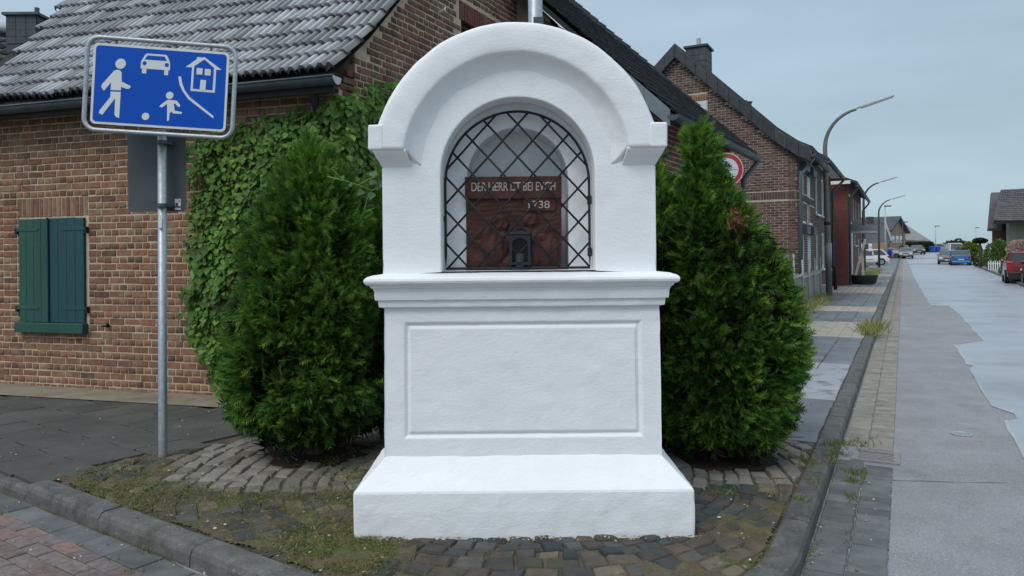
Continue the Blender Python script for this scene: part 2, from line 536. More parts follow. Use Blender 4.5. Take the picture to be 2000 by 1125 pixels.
# street: one asphalt sheet, near part, and the lighter overlay with its ragged edge
svals = list(range(-14, 60, 6)) + [60, 68, 76, 84, 92, 100, 108, 116, 124, 132, 142, 152, 170]
def road_row(s):
    z = road_z(st(s, 0).y)
    tr = 5.4 + max(0, s - 45) * .055 + (max(0, s - 95) ** 1.6) * .06
    tl = -9 if s < 6 else (-.52 if s < 126 else -.52 - (s - 126) * .0)
    return [st(s, tl + (tr - tl) * k / 8, z) for k in range(9)]
g = MB(); g.grid([road_row(s) for s in svals])
tag(g.build('road', ASPHALT, fix=False), 'grey asphalt street running away to the right of the white shrine', 'road', kind='structure')

edge_px = [(1765, 507), (1774, 516), (1780, 528), (1787, 545), (1797, 562), (1808, 582), (1818, 597), (1836, 597.5), (1855, 598.5), (1876, 616), (1897, 640),
           (1921, 666), (1890, 670), (1865, 674), (1877, 695), (1888, 712), (1901, 715), (1893, 720), (1906, 742), (1922, 770), (1936, 794), (1958, 801), (1978, 808),
           (1988, 817), (1963, 822), (1972, 842), (1988, 870), (2006, 905), (2040, 960), (2085, 1040)]
lo = [gnd(u, v, -.1) for u, v in edge_px]
jl = []
for a, b in zip(lo[:-1], lo[1:]):
    n = max(1, int((b - a).length / .25))
    for k in range(n):
        p = a.lerp(b, k / n)
        w = .006 + .0007 * p.y
        jl.append(p + Vector((rnd.uniform(-w, w), rnd.uniform(-w, w), 0)))
jl.append(lo[-1])
def on_road(p, dz): return Vector((p.x, p.y, road_z(p.y) + dz))
inner = [on_road(p, .008) for p in jl]
outer = []
for p in jl:
    s = p.dot(DS)
    outer.append(st(s, 5.35 + max(0, s - 45) * .05, road_z(p.y) + .008))
g = MB(); g.grid([inner, outer])
tag(g.build('road_overlay', ASPHALT_NEW, fix=False), 'paler smooth asphalt layer with a ragged edge covering the middle of the street', 'road surface', kind='structure')
g = MB()      # the worn, light lip of the overlay
w_in, w_out = [], []
for i, p in enumerate(inner):
    d = (inner[min(i + 1, len(inner) - 1)] - inner[max(i - 1, 0)]); d.z = 0
    n = Vector((d.y, -d.x, 0)).normalized() * (.011 + .0009 * p.y) * rnd.uniform(.2, 1.2)
    w_in.append(p + Vector((0, 0, -.003)) + n * .4); w_out.append(p + Vector((0, 0, .003)) - n)
g.grid([w_in, w_out])
tag(g.build('road_overlay_lip', mat('worn_lip', [(.36, .38, .40), (.50, .52, .54)], 14, .7, .3, 120, .003), fix=False),
    'light worn lip along the ragged edge of the pale asphalt', 'road surface', kind='structure')

# ------------------------------------------------------------------ kerb line
KC = Vector((.59, 2.42, 0)); KL = Vector((-.823, .568, 0)).normalized(); KR = DS.copy()
half = math.acos(max(-1, min(1, KL.dot(KR)))) / 2
TL_ = 1.5
KRAD = TL_ * math.tan(half)
KCEN = KC + (KL + KR).normalized() * (TL_ / math.cos(half))
TPL_L, TPL_R = KC + KL * TL_, KC + KR * TL_
inner_path = []
for k in np.arange(8.0, 1.5, -.1): inner_path.append(KC + KL * (k + 0.0))
a0 = math.atan2(TPL_L.y - KCEN.y, TPL_L.x - KCEN.x); a1 = math.atan2(TPL_R.y - KCEN.y, TPL_R.x - KCEN.x)
while a1 < a0: a1 += 2 * math.pi
for i in range(31):
    a = a0 + (a1 - a0) * i / 30
    inner_path.append(KCEN + Vector((math.cos(a), math.sin(a), 0)) * KRAD)
for k in np.arange(1.6, 60, .2): inner_path.append(KC + KR * k)
n_near = len(inner_path)
for k in np.arange(60, 165, 3.0):
    inner_path.append(KC + KR * k)
IP = [Vector((p.x, p.y, 0)) for p in inner_path]
cum = [0]
for a, b in zip(IP[:-1], IP[1:]): cum.append(cum[-1] + (b - a).length)
def path_at(d):
    d = max(0, min(cum[-1] - 1e-4, d))
    i = int(np.searchsorted(cum, d, side='right')) - 1
    f = (d - cum[i]) / (cum[i + 1] - cum[i])
    p = IP[i].lerp(IP[i + 1], f)
    t = (IP[i + 1] - IP[i]).normalized()
    return p, Vector((t.y, -t.x, 0))           # point, outward normal
def kerb_piece(d0, d1, z0, low):
    g = MB(); rows = []
    n = max(2, int((d1 - d0) / .12) + 1)
    W = .145
    j = rnd.uniform(-.004, .004)
    for i in range(n):
        p, nn = path_at(d0 + (d1 - d0) * i / (n - 1))
        zr = road_z(p.y) + .1 if p.y > 60 else 0
        zt = zr + z0 + j
        wv = rnd.uniform(-.002, .002)
        sec = [(0, -.2), (0, zt - .006), (.008, zt), (W - .035, zt - .002), (W - .012, zt - .014), (W + wv, zt - .04), (W + .012, zr - .2)]
        rows.append([p + nn * a + UP * b for a, b in sec])
    g.grid(rows)
    k = len(rows[0]); m = len(rows)
    g.f.append(tuple(range(k))); g.f.append(tuple((m - 1) * k + i for i in reversed(range(k))))
    return g
kerb = thing('kerb', 'weathered grey kerb of long stones curving round the corner in front of the shrine', 'kerb', (KCEN.x, KCEN.y - KRAD, 0))
tag(kerb, kind='structure')
d_raise = 8.0 - 4.53
d = 0.0; n_st = 0
while d < cum[-1] - 1:
    L = rnd.uniform(.92, 1.0) if d < 70 else 6.0
    if d < d_raise < d + L: L = max(.3, d_raise - d)
    e = min(d + L, cum[-1] - .01)
    low = -.022 if d < d_raise - .05 else .004
    kerb_piece(d, e - .008, low, 0).build('kerb_stone', KERB, kerb)
    d = e; n_st += 1

# ------------------------------------------------------------------ corner ground (joints and soil between all paving)
path_pts = [path_at(x)[0] for x in np.arange(0, 40, .15)]
poly = [Vector((p.x, p.y, -.016)) for p in path_pts] + [st(33, -14, -.016), Vector((-14, 26, -.016)), Vector((-12, 9, -.016))]
g = MB(); g.flat(poly)
tag(g.build('corner_ground', DIRT, fix=False), 'bare earth and moss showing in the joints of the corner paving', 'ground', kind='structure')
def inside_kerb(p, m=0.0):
    # signed distance to the three parts of the kerb line, positive inside
    q = Vector((p.x, p.y, 0))
    nl = Vector((KL.y, -KL.x, 0)); nl = nl if nl.dot(KCEN - KC) > 0 else -nl
    nr = Vector((KR.y, -KR.x, 0)); nr = nr if nr.dot(KCEN - KC) > 0 else -nr
    dl, dr = (q - KC).dot(nl), (q - KC).dot(nr)
    dd = min(dl, dr)
    w = q - KCEN
    if (q - TPL_L).dot(KL) < 0 and (q - TPL_R).dot(KR) < 0:
        dd = min(dd, KRAD - w.length)
    return dd

# slab boundary of the dark plaza on the left
PB = [gnd(77, 943), gnd(195, 910), gnd(315, 883), gnd(427, 868), gnd(560, 842)]
PB.append(PB[-1] + (PB[-1] - PB[-2]).normalized() * 3)
PITS = [Vector((-1.50, 5.62, 0)), Vector((1.52, 5.42, 0)), Vector((-1.08, 5.78, 0))]
def left_of_pb(p):
    for a, b in zip(PB[:-1], PB[1:]):
        if p.y < b.y or b is PB[-1]:
            f = (p.y - a.y) / (b.y - a.y)
            return p.x < a.x + (b.x - a.x) * f
    return True
# house A corner and wall lines (used for the plaza too)
A0 = Vector((-1.741, 7.506, 0)); DA = Vector((-.956, .293, 0)).normalized(); GA = Vector((.439, .898, 0)).normalized()
NA = Vector((-.293, -.956, 0)).normalized()

plaza = thing('plaza', 'dark dirty concrete slab paving between the brick house and the sign post', 'paving', tuple(gnd(120, 860)))
tag(plaza, kind='structure')
items = []
ea, eb = KL, Vector((.653, .757, 0)).normalized()
o0 = gnd(77, 943)
for i in range(-14, 16):
    for j in range(0, 13):
        c = o0 + ea * (i * .405 + (.2 if j % 2 else 0) + .2) + eb * (j * .405 + .2)
        cor = [c + ea * a + eb * b for a, b in ((-.2, -.2), (.2, -.2), (.2, .2), (-.2, .2))]
        if not left_of_pb(c) or (c - A0).dot(NA) < .38 or inside_kerb(c) < .1: continue
        tl = Matrix.Rotation(rnd.uniform(-.004, .004), 4, 'X') @ Matrix.Rotation(rnd.uniform(-.004, .004), 4, 'Y')
        items.append((plaza, tpl_box(.401, .401, .05, .003, rnd.randrange(4), SLAB_DK), frame(c + UP * (rnd.uniform(-.003, .003)), ea, eb, UP) @ tl))
place('paving_slab', items, 250)
g = MB()
P1, P2 = A0 + DA * 8 + NA * .0, A0 - DA * .2 + NA * .0
g.flat([P1 + UP * .006, P2 + UP * .006, P2 + NA * .5 + UP * .006, P1 + NA * .62 + UP * .006])
g.build('dusty_strip', SAND, plaza, fix=False)

# ------------------------------------------------------------------ cobbles round the shrine
cob = thing('cobbled_corner', 'irregular brown cobbles with moss and weeds around the foot of the shrine', 'cobbles', (.05, 4.2, 0))
tag(cob, kind='structure')
CC = Vector((.10, 5.15, 0))
items = []
def wob(p, k):
    return Vector((math.sin(p.x * 3.1 + p.y * 1.7 + k) + math.sin(p.y * 5.3 - p.x * 2 + 2 * k), math.sin(p.y * 2.9 - p.x * 2.3 + k * 1.3) + math.sin(p.x * 6.1 + k), 0)) * .014
def ring_pt(r, a):
    p = CC + Vector((math.cos(a), math.sin(a), 0)) * r
    return p + wob(p, .7)
def base_foot(p): return -.85 < p.x < .97 and 3.93 < p.y < 4.75
cobs = []
r = .62
while r < 4.6:
    front_small = 1.14 < r < 1.62
    dr = .095 if 1.1 < r < 1.5 else (.125 if r < 2.6 else .135)
    wd = .105 if 1.1 < r < 1.5 else .15
    n = int(2 * math.pi * r / wd)
    off = rnd.random() * 6
    cuts = [off + (i + rnd.uniform(-.16, .16)) * 2 * math.pi / n for i in range(n)]
    for i in range(n):
        b0, b1 = cuts[i], cuts[(i + 1) % n] + (2 * math.pi if i == n - 1 else 0)
        gp = .005
        q = [ring_pt(r + gp, b0 + gp / r), ring_pt(r + gp, b1 - gp / r), ring_pt(r + dr - gp, b1 - gp / r), ring_pt(r + dr - gp, b0 + gp / r)]
        q = [p + Vector((rnd.uniform(-.011, .011), rnd.uniform(-.011, .011), 0)) for p in q]
        c = sum(q, Vector()) / 4
        if base_foot(c) or left_of_pb(c) or c.y > 8.5 or (c - A0).dot(GA) > 0 and (c - A0).dot(Vector((-GA.y, GA.x, 0))) > -.1: continue
        if (c - A0).dot(NA) < .3 and c.x < 0: continue
        if c.dot(DS) > 6.35 and c.dot(DN) > -2.5: continue
        if min((c - p).length for p in PITS[:2]) < .33: continue
        if inside_kerb(c) < .02: continue
        for k in range(4):
            dd = inside_kerb(q[k])
            if dd < .012:
                q[k] = q[k] + (CC - q[k]).normalized() * (.014 - dd)
        pale = min((c - p).length for p in PITS) < 1.0 and (c.y > 4.75)
        m = COBBLE_PALE if pale else (COBBLE_DK if (dr < .1 and c.x > -.35 and rnd.random() < .8) or rnd.random() < .06 else COBBLE)
        cobs.append((q, c, m))
    r += dr
proto_cob = []
def cobble_mesh(q, c, m):
    h = rnd.uniform(-.010, .004); tx, ty = rnd.uniform(-.07, .07), rnd.uniform(-.07, .07)
    def pt(p, sc_, z):
        w = c + (p - c) * sc_
        return (w.x - c.x, w.y - c.y, z + ((w.x - c.x) * tx + (w.y - c.y) * ty if z > -.02 else 0))
    V = [pt(p, 1.0, -.06) for p in q] + [pt(p, 1.0, h - .012) for p in q] + [pt(p, .86, h) for p in q] + [(0, 0, h + .003)]
    F = []
    for i in range(4):
        k = (i + 1) % 4
        F += [(i, k, 4 + k, 4 + i), (4 + i, 4 + k, 8 + k, 8 + i), (8 + i, 8 + k, 12, 12)]
    me = bpy.data.meshes.new('cobble')
    me.from_pydata(V, [], [f if f[2] != f[3] else f[:3] for f in F]); me.materials.append(m)
    return np.array(V), np.array([f for f in F]), me
for q, c, m in cobs:
    t = cobble_mesh(q, c, m)
    # quads with a doubled corner for the joined copy are cleaned below
    items.append((cob, t, Matrix.Translation(c)))
def place_cobbles(items, limit):
    scored = sorted(items, key=lambda it: -size_px(it[2], it[1]))
    for par, t, M in scored[:limit]: link('cobble', t[2], par, M)
    groups = {}
    for par, t, M in scored[limit:]: groups.setdefault(t[2].materials[0].name, []).append((t, M))
    for mn, lst in groups.items():
        b = MB()
        for t, M in lst:
            b.add([M @ Vector(v) for v in t[0]], [tuple(dict.fromkeys(f)) for f in t[1].tolist()])
        tag(b.build('cobbles', MATS[mn], cob, fix=False), kind='stuff')
place_cobbles(items, 300)
for i, p in enumerate(PITS[:2]):
    g = MB(); ring = []
    pts = [p + Vector((math.cos(a) * .40 * (1 + .08 * math.sin(3 * a + i)), math.sin(a) * .36 * (1 + .1 * math.sin(5 * a)), -.006)) for a in np.linspace(0, 2 * math.pi, 20, endpoint=False)]
    g.add([p + UP * .02] + pts, [(0, 1 + k, 1 + (k + 1) % 20) for k in range(20)])
    g.build('planting_soil', SOIL, cob, fix=False)

MOSS = mat('mossy_soil', [(.075, .058, .036), (.15, .115, .065)], 9, .97, .9, 150, .008,
           stains=[((.085, .105, .028), 3.0, .46, .12, .8), ((.24, .19, .10), 6.5, .60, .1, .6), ((.035, .03, .022), 14, .6, .1, .5), ((.16, .17, .055), 48, .56, .08, .7), ((.03, .024, .018), 85, .57, .07, .7), ((.36, .31, .20), 120, .64, .05, .6)])
def vnoise(P, f, seed, n=18):
    r_ = np.random.default_rng(seed); k = r_.normal(0, f, (n, 3)); ph = r_.uniform(0, 6.28, n)
    return np.cos(P @ k.T + ph).sum(1) / math.sqrt(n)
def overgrowth(name, label, x0, x1, y0, y1, step, weight, seed):
    nx, ny = int((x1 - x0) / step), int((y1 - y0) / step)
    X, Y = np.meshgrid(np.linspace(x0, x1, nx), np.linspace(y0, y1, ny))
    P = np.stack([X.ravel(), Y.ravel(), 0 * X.ravel()], 1)
    h = -.0225 + .0085 * vnoise(P, 2.6, seed) + .0065 * vnoise(P, 9, seed + 1) + .0055 * vnoise(P, 30, seed + 2) + .005 * vnoise(P, 80, seed + 3)
    wt = np.array([weight(Vector((p[0], p[1], 0))) for p in P])
    h = np.minimum(h + .017 * wt, .013)
    P[:, 2] = h
    idx = np.arange(nx * ny).reshape(ny, nx)
    F = np.stack([idx[:-1, :-1], idx[:-1, 1:], idx[1:, 1:], idx[1:, :-1]], -1).reshape(-1, 4)
    keep = (wt[F] > -5).all(1) & (h[F] > -.021).any(1)
    tag(link(name, np_mesh(name, P, F[keep], MOSS, True)), label, 'moss', None, 'stuff')
def w_left(p):
    if inside_kerb(p) < .02 or base_foot(p) or left_of_pb(p): return -9
    d = min((p - q).length for q in PITS)
    return (1.0 if d > 1.05 else -.9 + 1.9 * max(0, (d - .8) / .25)) * min(1, max(.1, (-.55 - p.x) / .5 + .4))
overgrowth('moss_patch', 'brown soil and moss spread over the cobbles between sign post and shrine', -3.15, -.5, 3.3, 5.9, .012, w_left, 301)
def w_right(p):
    if inside_kerb(p) < .01 or base_foot(p): return -9
    e = inside_kerb(p)
    return .45 - e * 1.6
overgrowth('soil_patch', 'sandy soil filling the joints along the right kerb beside the shrine', .6, 2.75, 3.2, 6.2, .018, w_right, 340)

# ------------------------------------------------------------------ pavement along the street
pav = thing('pavement', 'grey slab pavement with beige paver bands running beside the kerb', 'pavement', tuple(st(9, -1.5)))
tag(pav, kind='structure')
items = []
PW = .372
bands = [(13.9, 16.9), (19.8, 21.7), (28.7, 33.5), (38.5, 41.5), (47, 51), (56, 58)]
s = 6.2
wet = lambda s, t: 8.1 < s < 9.0 and t > -1.75
while s < 58:
    t = -.62
    inb = any(a <= s < b for a, b in bands)
    if inb:
        while t > -2.6:
            items.append((pav, tpl_box(.196, .098, .05, .004, rnd.randrange(3), BAND), frame(st(s + .05, t - .1, rnd.uniform(-.002, .002)), DN, DS, UP))); t -= .202
        s += .103
    else:
        while t > -2.6:
            m = SLAB_WET_GLARE if (7.8 < s < 10.4 and t > -1.8) else SLAB
            tl = Matrix.Rotation(rnd.uniform(-.008, .008), 4, 'X') @ Matrix.Rotation(rnd.uniform(-.008, .008), 4, 'Y')
            items.append((pav, tpl_box(PW - .008, PW - .008, .05, .004, rnd.randrange(3), m), frame(st(s + PW / 2, t - PW / 2, rnd.uniform(-.002, .002)), DN, DS, UP) @ tl)); t -= PW
        s += PW
vis = lambda u, v: v > 500 and u > 1540 - (v < 640) * 20
place('paving_slab', [i for i in items if i[1][2].materials[0] is not BAND], 200, vis, 'paving_slabs')
place('paver', [i for i in items if i[1][2].materials[0] is BAND], 250, vis, 'pavers')
g = MB()
g.grid([[st(s, t, road_z(st(s, 0).y) + .095) for t in (-.52, -1.6, -2.8)] for s in (58, 64, 72, 82, 92, 104, 116, 130, 150)])
g.build('far_paving', SLAB, pav, fix=False)

# gutter of two rows of stones, with the drain let into it
gut = thing('gutter', 'double row of gutter stones between kerb and asphalt, older and paler beyond the drain', 'gutter', tuple(st(5, -.25, -.1)))
tag(gut, kind='structure')
items = []
DR = st(6.35, -.2, -.097)
s = 1.4
T0, T1 = -.455, -.085
while s < 120:
    L = .128 if s < 60 else .5
    for k in range(2):
        c = st(s + L / 2 + (.05 if k else 0), T0 + (k + .5) * .187, 0)
        if abs((c - DR).dot(DS)) < .24: continue
        z = road_z(c.y) + .016 - (.006 if k == 0 else 0)
        m = GUTTER if s < 6.2 else GUTTER_OLD
        items.append((gut, tpl_box(.18, L - .008, .06, .006, rnd.randrange(4), m), frame(Vector((c.x, c.y, z + rnd.uniform(-.003, .003))), DN, DS, UP) @ Matrix.Rotation(rnd.uniform(-.02, .02), 4, 'Z')))
    s += L
place('gutter_stone', items, 180, lambda u, v: u > 1540, 'gutter_stones')

drain = thing('drain_grate', 'rusty slotted iron drain grate set in the gutter stones', 'drain', tuple(DR), -A_ST)
g = MB(); w, l = .165, .17
for a in ((-w, w, -l, -l + .03), (-w, w, l - .03, l), (-w, -w + .045, -l + .03, l - .03), (w - .045, w, -l + .03, l - .03)): g.box(a[0], a[1], a[2], a[3], -.02, .012)
g.build('frame', mat('rusty_iron', [(.20, .195, .195), (.34, .31, .29)], 25, .6, .3, 150, .002, metal=.3, stains=[((.14, .07, .04), 14, .6, .15, .6)]), drain, world=False)
for k in range(6):
    y = -l + .052 + k * .046
    MB().box(-w + .045, w - .045, y, y + .015, .008, .012).build('bar', MATS['rusty_iron'], drain, world=False)
MB().box(-w + .01, w - .01, -l + .01, l - .01, -.25, -.004).build('pit', plain('black_pit', (.004, .004, .004), .9), drain, world=False)

# manhole cover rim in the asphalt
mp = gnd(1878, 848, -.098)
mh = thing('valve_cover', 'small oval iron valve cover lying in the asphalt to the right of the drain', 'cover', tuple(mp))
MB().lathe([(.085, 0), (.085, .006), (.07, .007), (.068, .004)], n=20).build('rim', ZINC, mh, world=False)
MB().lathe([(.066, 0), (.064, .005)], n=20).build('lid', ASPHALT, mh, world=False)

# seams and cracks across the asphalt
SEAM = mat('tar_seam', [(.05, .05, .054), (.10, .10, .105)], 12, .7, .3, 120, .003)
def seam(name, label, pts, w):
    a_, b_ = [], []
    P = [gnd(u, v, -.1) for u, v in pts]
    Q = []
    for p, q in zip(P[:-1], P[1:]):
        n = max(2, int((q - p).length / .06))
        Q += [p.lerp(q, k / n) for k in range(n)]
    for i, p in enumerate(Q[:-1]):
        d = (Q[i + 1] - p).normalized(); nn = Vector((-d.y, d.x, 0))
        j = nn * rnd.gauss(0, w * .5); ww = w * rnd.uniform(.3, 1.0)
        a_.append(p + j + nn * ww + UP * .004); b_.append(p + j - nn * ww + UP * .004)
    g = MB(); g.grid([a_, b_])
    tag(g.build(name, SEAM, fix=False), label, 'road mark', kind='structure')
seam('asphalt_seam', 'thin straight seam across the asphalt just below the drain grate', [(1721, 938), (1850, 942), (2010, 945)], .005)
seam('asphalt_crack', 'fine dark crack along the edge between asphalt and gutter stones', [(1712, 1050), (1722, 960), (1730, 905)], .009)
seam('asphalt_crack', 'ragged dark crack at the lower right where the asphalt meets the gutter', [(1700, 1124), (1704, 1085), (1712, 1050)], .016)
seam('asphalt_seam', 'faint seam across the pale asphalt overlay further up the street', [(1850, 690), (1930, 684), (2010, 682)], .006)

# side street paving at the lower left
side = thing('side_street', 'reddish grey block paving of the side street at the lower left', 'paving', tuple(gnd(120, 1050, -.1)))
tag(side, kind='structure')
g = MB()
nl_ = Vector((-.634, -.773, 0)).normalized(); kdir = Vector((-.773, .634, 0)).normalized()
q0 = gnd(387, 1125, -.1) - kdir * .6
g.flat([q0 + kdir * -1.5 + UP * .004, q0 + kdir * 7 + UP * .004, q0 + kdir * 7 + nl_ * 4 + UP * .004, q0 - kdir * 1.5 + nl_ * 4 + UP * .004])
g.build('joint_sand', DIRT, side, fix=False)
items = []
KLn = Vector((KL.y, -KL.x, 0)); KLn = -KLn if KLn.dot(KCEN - KC) > 0 else KLn      # outwards
base_l = KC + KLn * .16
def kerb_out(p): return -inside_kerb(p) - .155
for i in range(0, 24):         # row of grey slabs at the foot of the kerb
    dd = path_at(7.4 - i * .30)
    p, nn = dd
    c = p + nn * (.165 + .085)
    tt = Vector((-nn.y, nn.x, 0))
    items.append((side, tpl_box(.292, .158, .06, .005, rnd.randrange(4), GUTTER), frame(Vector((c.x, c.y, -.09 + rnd.uniform(-.002, .003))), tt, nn, UP)))
place('edging_slab', items, 40, lambda u, v: u < 620)
items = []
ang = Matrix.Rotation(0.0, 3, 'Z')
px_, py_ = (ang @ -KL), (ang @ KLn)
for i in range(-12, 30):
    for j in range(0, 26):
        c = KC + px_ * ((i - 22) * .203 + (.1 if j % 2 else 0)) + py_ * (j * .103 - .856)
        if kerb_out(c) < .222: continue
        tl = Matrix.Rotation(rnd.uniform(-.02, .02), 4, 'X') @ Matrix.Rotation(rnd.uniform(-.02, .02), 4, 'Y')
        items.append((side, tpl_box(.198, .098, .06, .004, rnd.randrange(4), PAVER), frame(Vector((c.x, c.y, -.089 + rnd.uniform(-.003, .003))), px_, py_, UP) @ tl))
items = [i for i in items if size_px(i[2], i[1]) > -7]
place('paver', items, 260, None, 'pavers')

# pavement and kerb on the far side of the street
far_edge = [gnd(2300, 660, -.1), gnd(2100, 598, -.1), gnd(2000, 560, -.1), gnd(1960, 541, -.1), gnd(1925, 527.5, -.1), gnd(1896, 517, -.1), gnd(1880, 510, -.1)]
fk = thing('far_pavement', 'light grey pavement with a low kerb on the right side of the street', 'pavement', tuple(far_edge[3]))
tag(fk, kind='structure')
g = MB(); g.grid([[p + UP * .10 for p in far_edge], [p + UP * .105 + DN * (2.2 + i * .5) for i, p in enumerate(far_edge)]])
g.build('paving', mat('pale_paving', [(.20, .19, .175), (.27, .26, .24)], 1.5, .85, .3, 60, .004), fk, fix=False)
for a, b in zip(far_edge[:-1], far_edge[1:]):
    MB().bar(a + UP * .05, b + UP * .05, .14, .12).build('kerb_stone', KERB, fk)

# ================================================================== THE SHRINE
def rough_up(o, levels=3, strength=.008, size=.3):
    s = o.modifiers.new("fine", 'SUBSURF'); s.subdivision_type = 'SIMPLE'; s.levels = s.render_levels = levels
    tx = bpy.data.textures.get('plaster_waves') or bpy.data.textures.new('plaster_waves', 'CLOUDS')
    tx.noise_scale = size
    d = o.modifiers.new("waves", 'DISPLACE'); d.texture = tx; d.strength = strength; d.mid_level = .5; d.texture_coords = 'GLOBAL'
    return o
shrine = thing('wayside_shrine', 'white plastered wayside shrine with an arched barred niche, standing on the cobbled corner', 'shrine', (.05, 4.3, 0))
def ring_prof(prof, xl, xr, yf, yb):    # profile (projection, z) run round front and sides
    rows = []
    for p, z in prof:
        rows.append([(xl - p, yb + p * .5, z), (xl - p, yf - p, z), (xr + p, yf - p, z), (xr + p, yb + p * .5, z)])
    return rows
def ring_solid(prof, xl, xr, yf, yb, nx=14, ny=6):
    g = MB(); rows = []
    for p, z in prof:
        a, b, c, d = xl - p, xr + p, yf - p, yb + p
        r = [(a + (b - a) * i / nx, c, z) for i in range(nx)] + [(b, c + (d - c) * i / ny, z) for i in range(ny)]
        r += [(b - (b - a) * i / nx, d, z) for i in range(nx)] + [(a, d - (d - c) * i / ny, z) for i in range(ny)]
        rows.append(r + [r[0]])
    m = len(rows[0])
    g.grid(rows)
    n0 = 0
    g.f.append(tuple(n0 + i for i in reversed(range(m - 1))))
    k = (len(rows) - 1) * m
    g.f.append(tuple(k + i for i in range(m - 1)))
    return g
def merge(o, dist=.0005):
    w = o.modifiers.new("weld", 'WELD'); w.merge_threshold = dist
    return o
XL, XR, YF, YB = -.705, .808, 4.075, 4.64
o = ring_solid([(.147, -.04), (.150, .02), (.152, .13), (.150, .228), (.146, .240), (.135, .252), (.07, .315), (.004, .385), (-.03, .40)], XL, XR, YF, YB).build('plinth', PLASTER, shrine, smooth=False)
merge(o); b = o.modifiers.new("bevel", 'BEVEL'); b.width, b.segments, b.limit_method, b.angle_limit = .010, 2, 'ANGLE', math.radians(25)
rough_up(o, 2, .008, .22)
# pedestal with a grooved panel on its front
g = MB()
z0, z1 = .37, 1.235
def taper(x, z): return x + (x - .05) * .012 * (1.24 - z)
gx0, gx1, gz0, gz1 = -.578, .690, .505, 1.108
gw, gd = .019, .017
rects = [(XL, XR, z0, z1, 0), (gx0 - gw, gx1 + gw, gz0 - gw, gz1 + gw, 0), (gx0, gx1, gz0, gz1, gd), (gx0 + gw, gx1 - gw, gz0 + gw, gz1 - gw, .003)]
def rect_pts(r, n=12):
    x0, x1, a, b, d = r
    P = [(x0 + (x1 - x0) * i / n, a) for i in range(n)] + [(x1, a + (b - a) * i / n) for i in range(n)]
    P += [(x1 - (x1 - x0) * i / n, b) for i in range(n)] + [(x0, b - (b - a) * i / n) for i in range(n)]
    P.append(P[0])
    return [(taper(x, z), YF + d, z) for x, z in P]
g.grid([rect_pts(r) for r in rects])
x0, x1, a, b_, d = rects[3]
n = 12
g.grid([[(taper(x0 + (x1 - x0) * i / n, a + (b_ - a) * j / 8), YF + d, a + (b_ - a) * j / 8) for i in range(n + 1)] for j in range(9)])
g.grid([[(taper(XL, z), YF, z), (taper(XL, z), YB, z), (taper(XR, z), YB, z), (taper(XR, z), YF, z)] for z in np.linspace(z0, z1, 13)])
o = g.build('pedestal', PLASTER, shrine)
merge(o); b = o.modifiers.new("bevel", 'BEVEL'); b.width, b.segments, b.limit_method, b.angle_limit = .005, 2, 'ANGLE', math.radians(25)
rough_up(o, 2, .007, .2)
# cornice
prof = [(-.02, 1.20), (.026, 1.212), (.028, 1.222), (.031, 1.250), (.044, 1.2515), (.047, 1.27), (.049, 1.300), (.056, 1.301), (.060, 1.312), (.074, 1.322), (.078, 1.333),
        (.094, 1.337), (.104, 1.346), (.108, 1.357), (.104, 1.369), (.09, 1.378), (.05, 1.388), (-.05, 1.400)]
prof = [(p * (.90 if p > .05 else 1), z) for p, z in prof]
o = ring_solid(prof, XL, XR, YF, YB, 20, 8).build('cornice', PLASTER, shrine)
merge(o); b = o.modifiers.new("bevel", 'BEVEL'); b.width, b.segments, b.limit_method, b.angle_limit = .004, 2, 'ANGLE', math.radians(40)
rough_up(o, 1, .007, .16)

# upper body: front wall with an arched opening, reveal, inner wall with a second arch
BL, BR = -.712, .795
NCX, NR, NSP, NB = .036, .426, 1.938, 1.402
HX, HZ = .03, 1.976
NA_ = 32
def arch_curve(cx, r, zs, zb, nleg=6, na=NA_):
    P = [(cx - r, zb + (zs - zb) * i / nleg) for i in range(nleg)]
    P += [(cx - r * math.cos(math.pi * i / na), zs + r * math.sin(math.pi * i / na)) for i in range(na + 1)]
    P += [(cx + r, zs + (zb - zs) * (i + 1) / nleg) for i in range(nleg)]
    return P
inn = arch_curve(NCX, NR, NSP, NB)
out = [(BL, 1.385 + (1.97 - 1.385) * i / 6) for i in range(6)]
out += [(HX - .70 * math.cos(math.pi * i / NA_), HZ + .70 * math.sin(math.pi * i / NA_)) for i in range(NA_ + 1)]
out += [(BR, 1.97 + (1.385 - 1.97) * (i + 1) / 6) for i in range(6)]
out[6] = (BL, 1.976); out[6 + NA_] = (BR, 1.976)
g = MB()
F0 = YF + .005
rows = []
for k in range(6):
    f = k / 5
    rows.append([(a[0] + (b[0] - a[0]) * f, F0, a[1] + (b[1] - a[1]) * f) for a, b in zip(inn, out)])
g.grid(rows)
D1, D2 = .185, .40
inn2 = arch_curve(NCX, NR - .004, NSP, NB)
g.grid([[(x, F0, z) for x, z in inn], [(x, F0 + D1 * .5, z) for x, z in inn2], [(x, F0 + D1, z) for x, z in inn2]])
in3 = arch_curve(NCX, .290, 1.935, NB)
g.grid([[(x, F0 + D1, z) for x, z in inn2], [(x, F0 + D1, z) for x, z in in3]])
g.grid([[(x, F0 + D1, z) for x, z in in3], [(x, F0 + D2, z) for x, z in in3]])
bk = [(x, F0 + D2, z) for x, z in in3]
g.add(bk, [tuple(range(len(bk)))])
g.add([(NCX - NR - .01, F0 + .0, NB + .004), (NCX + NR + .01, F0, NB + .004), (NCX + NR + .01, F0 + D2 + .01, NB + .004), (NCX - NR - .01, F0 + D2 + .01, NB + .004)], [(0, 1, 2, 3)])
for zz in (1.385,):
    g.grid([[(BL, F0, z), (BL, YB, z)] for z in np.linspace(1.385, 2.06, 8)])
    g.grid([[(BR, F0, z), (BR, YB, z)] for z in np.linspace(1.385, 2.06, 8)])
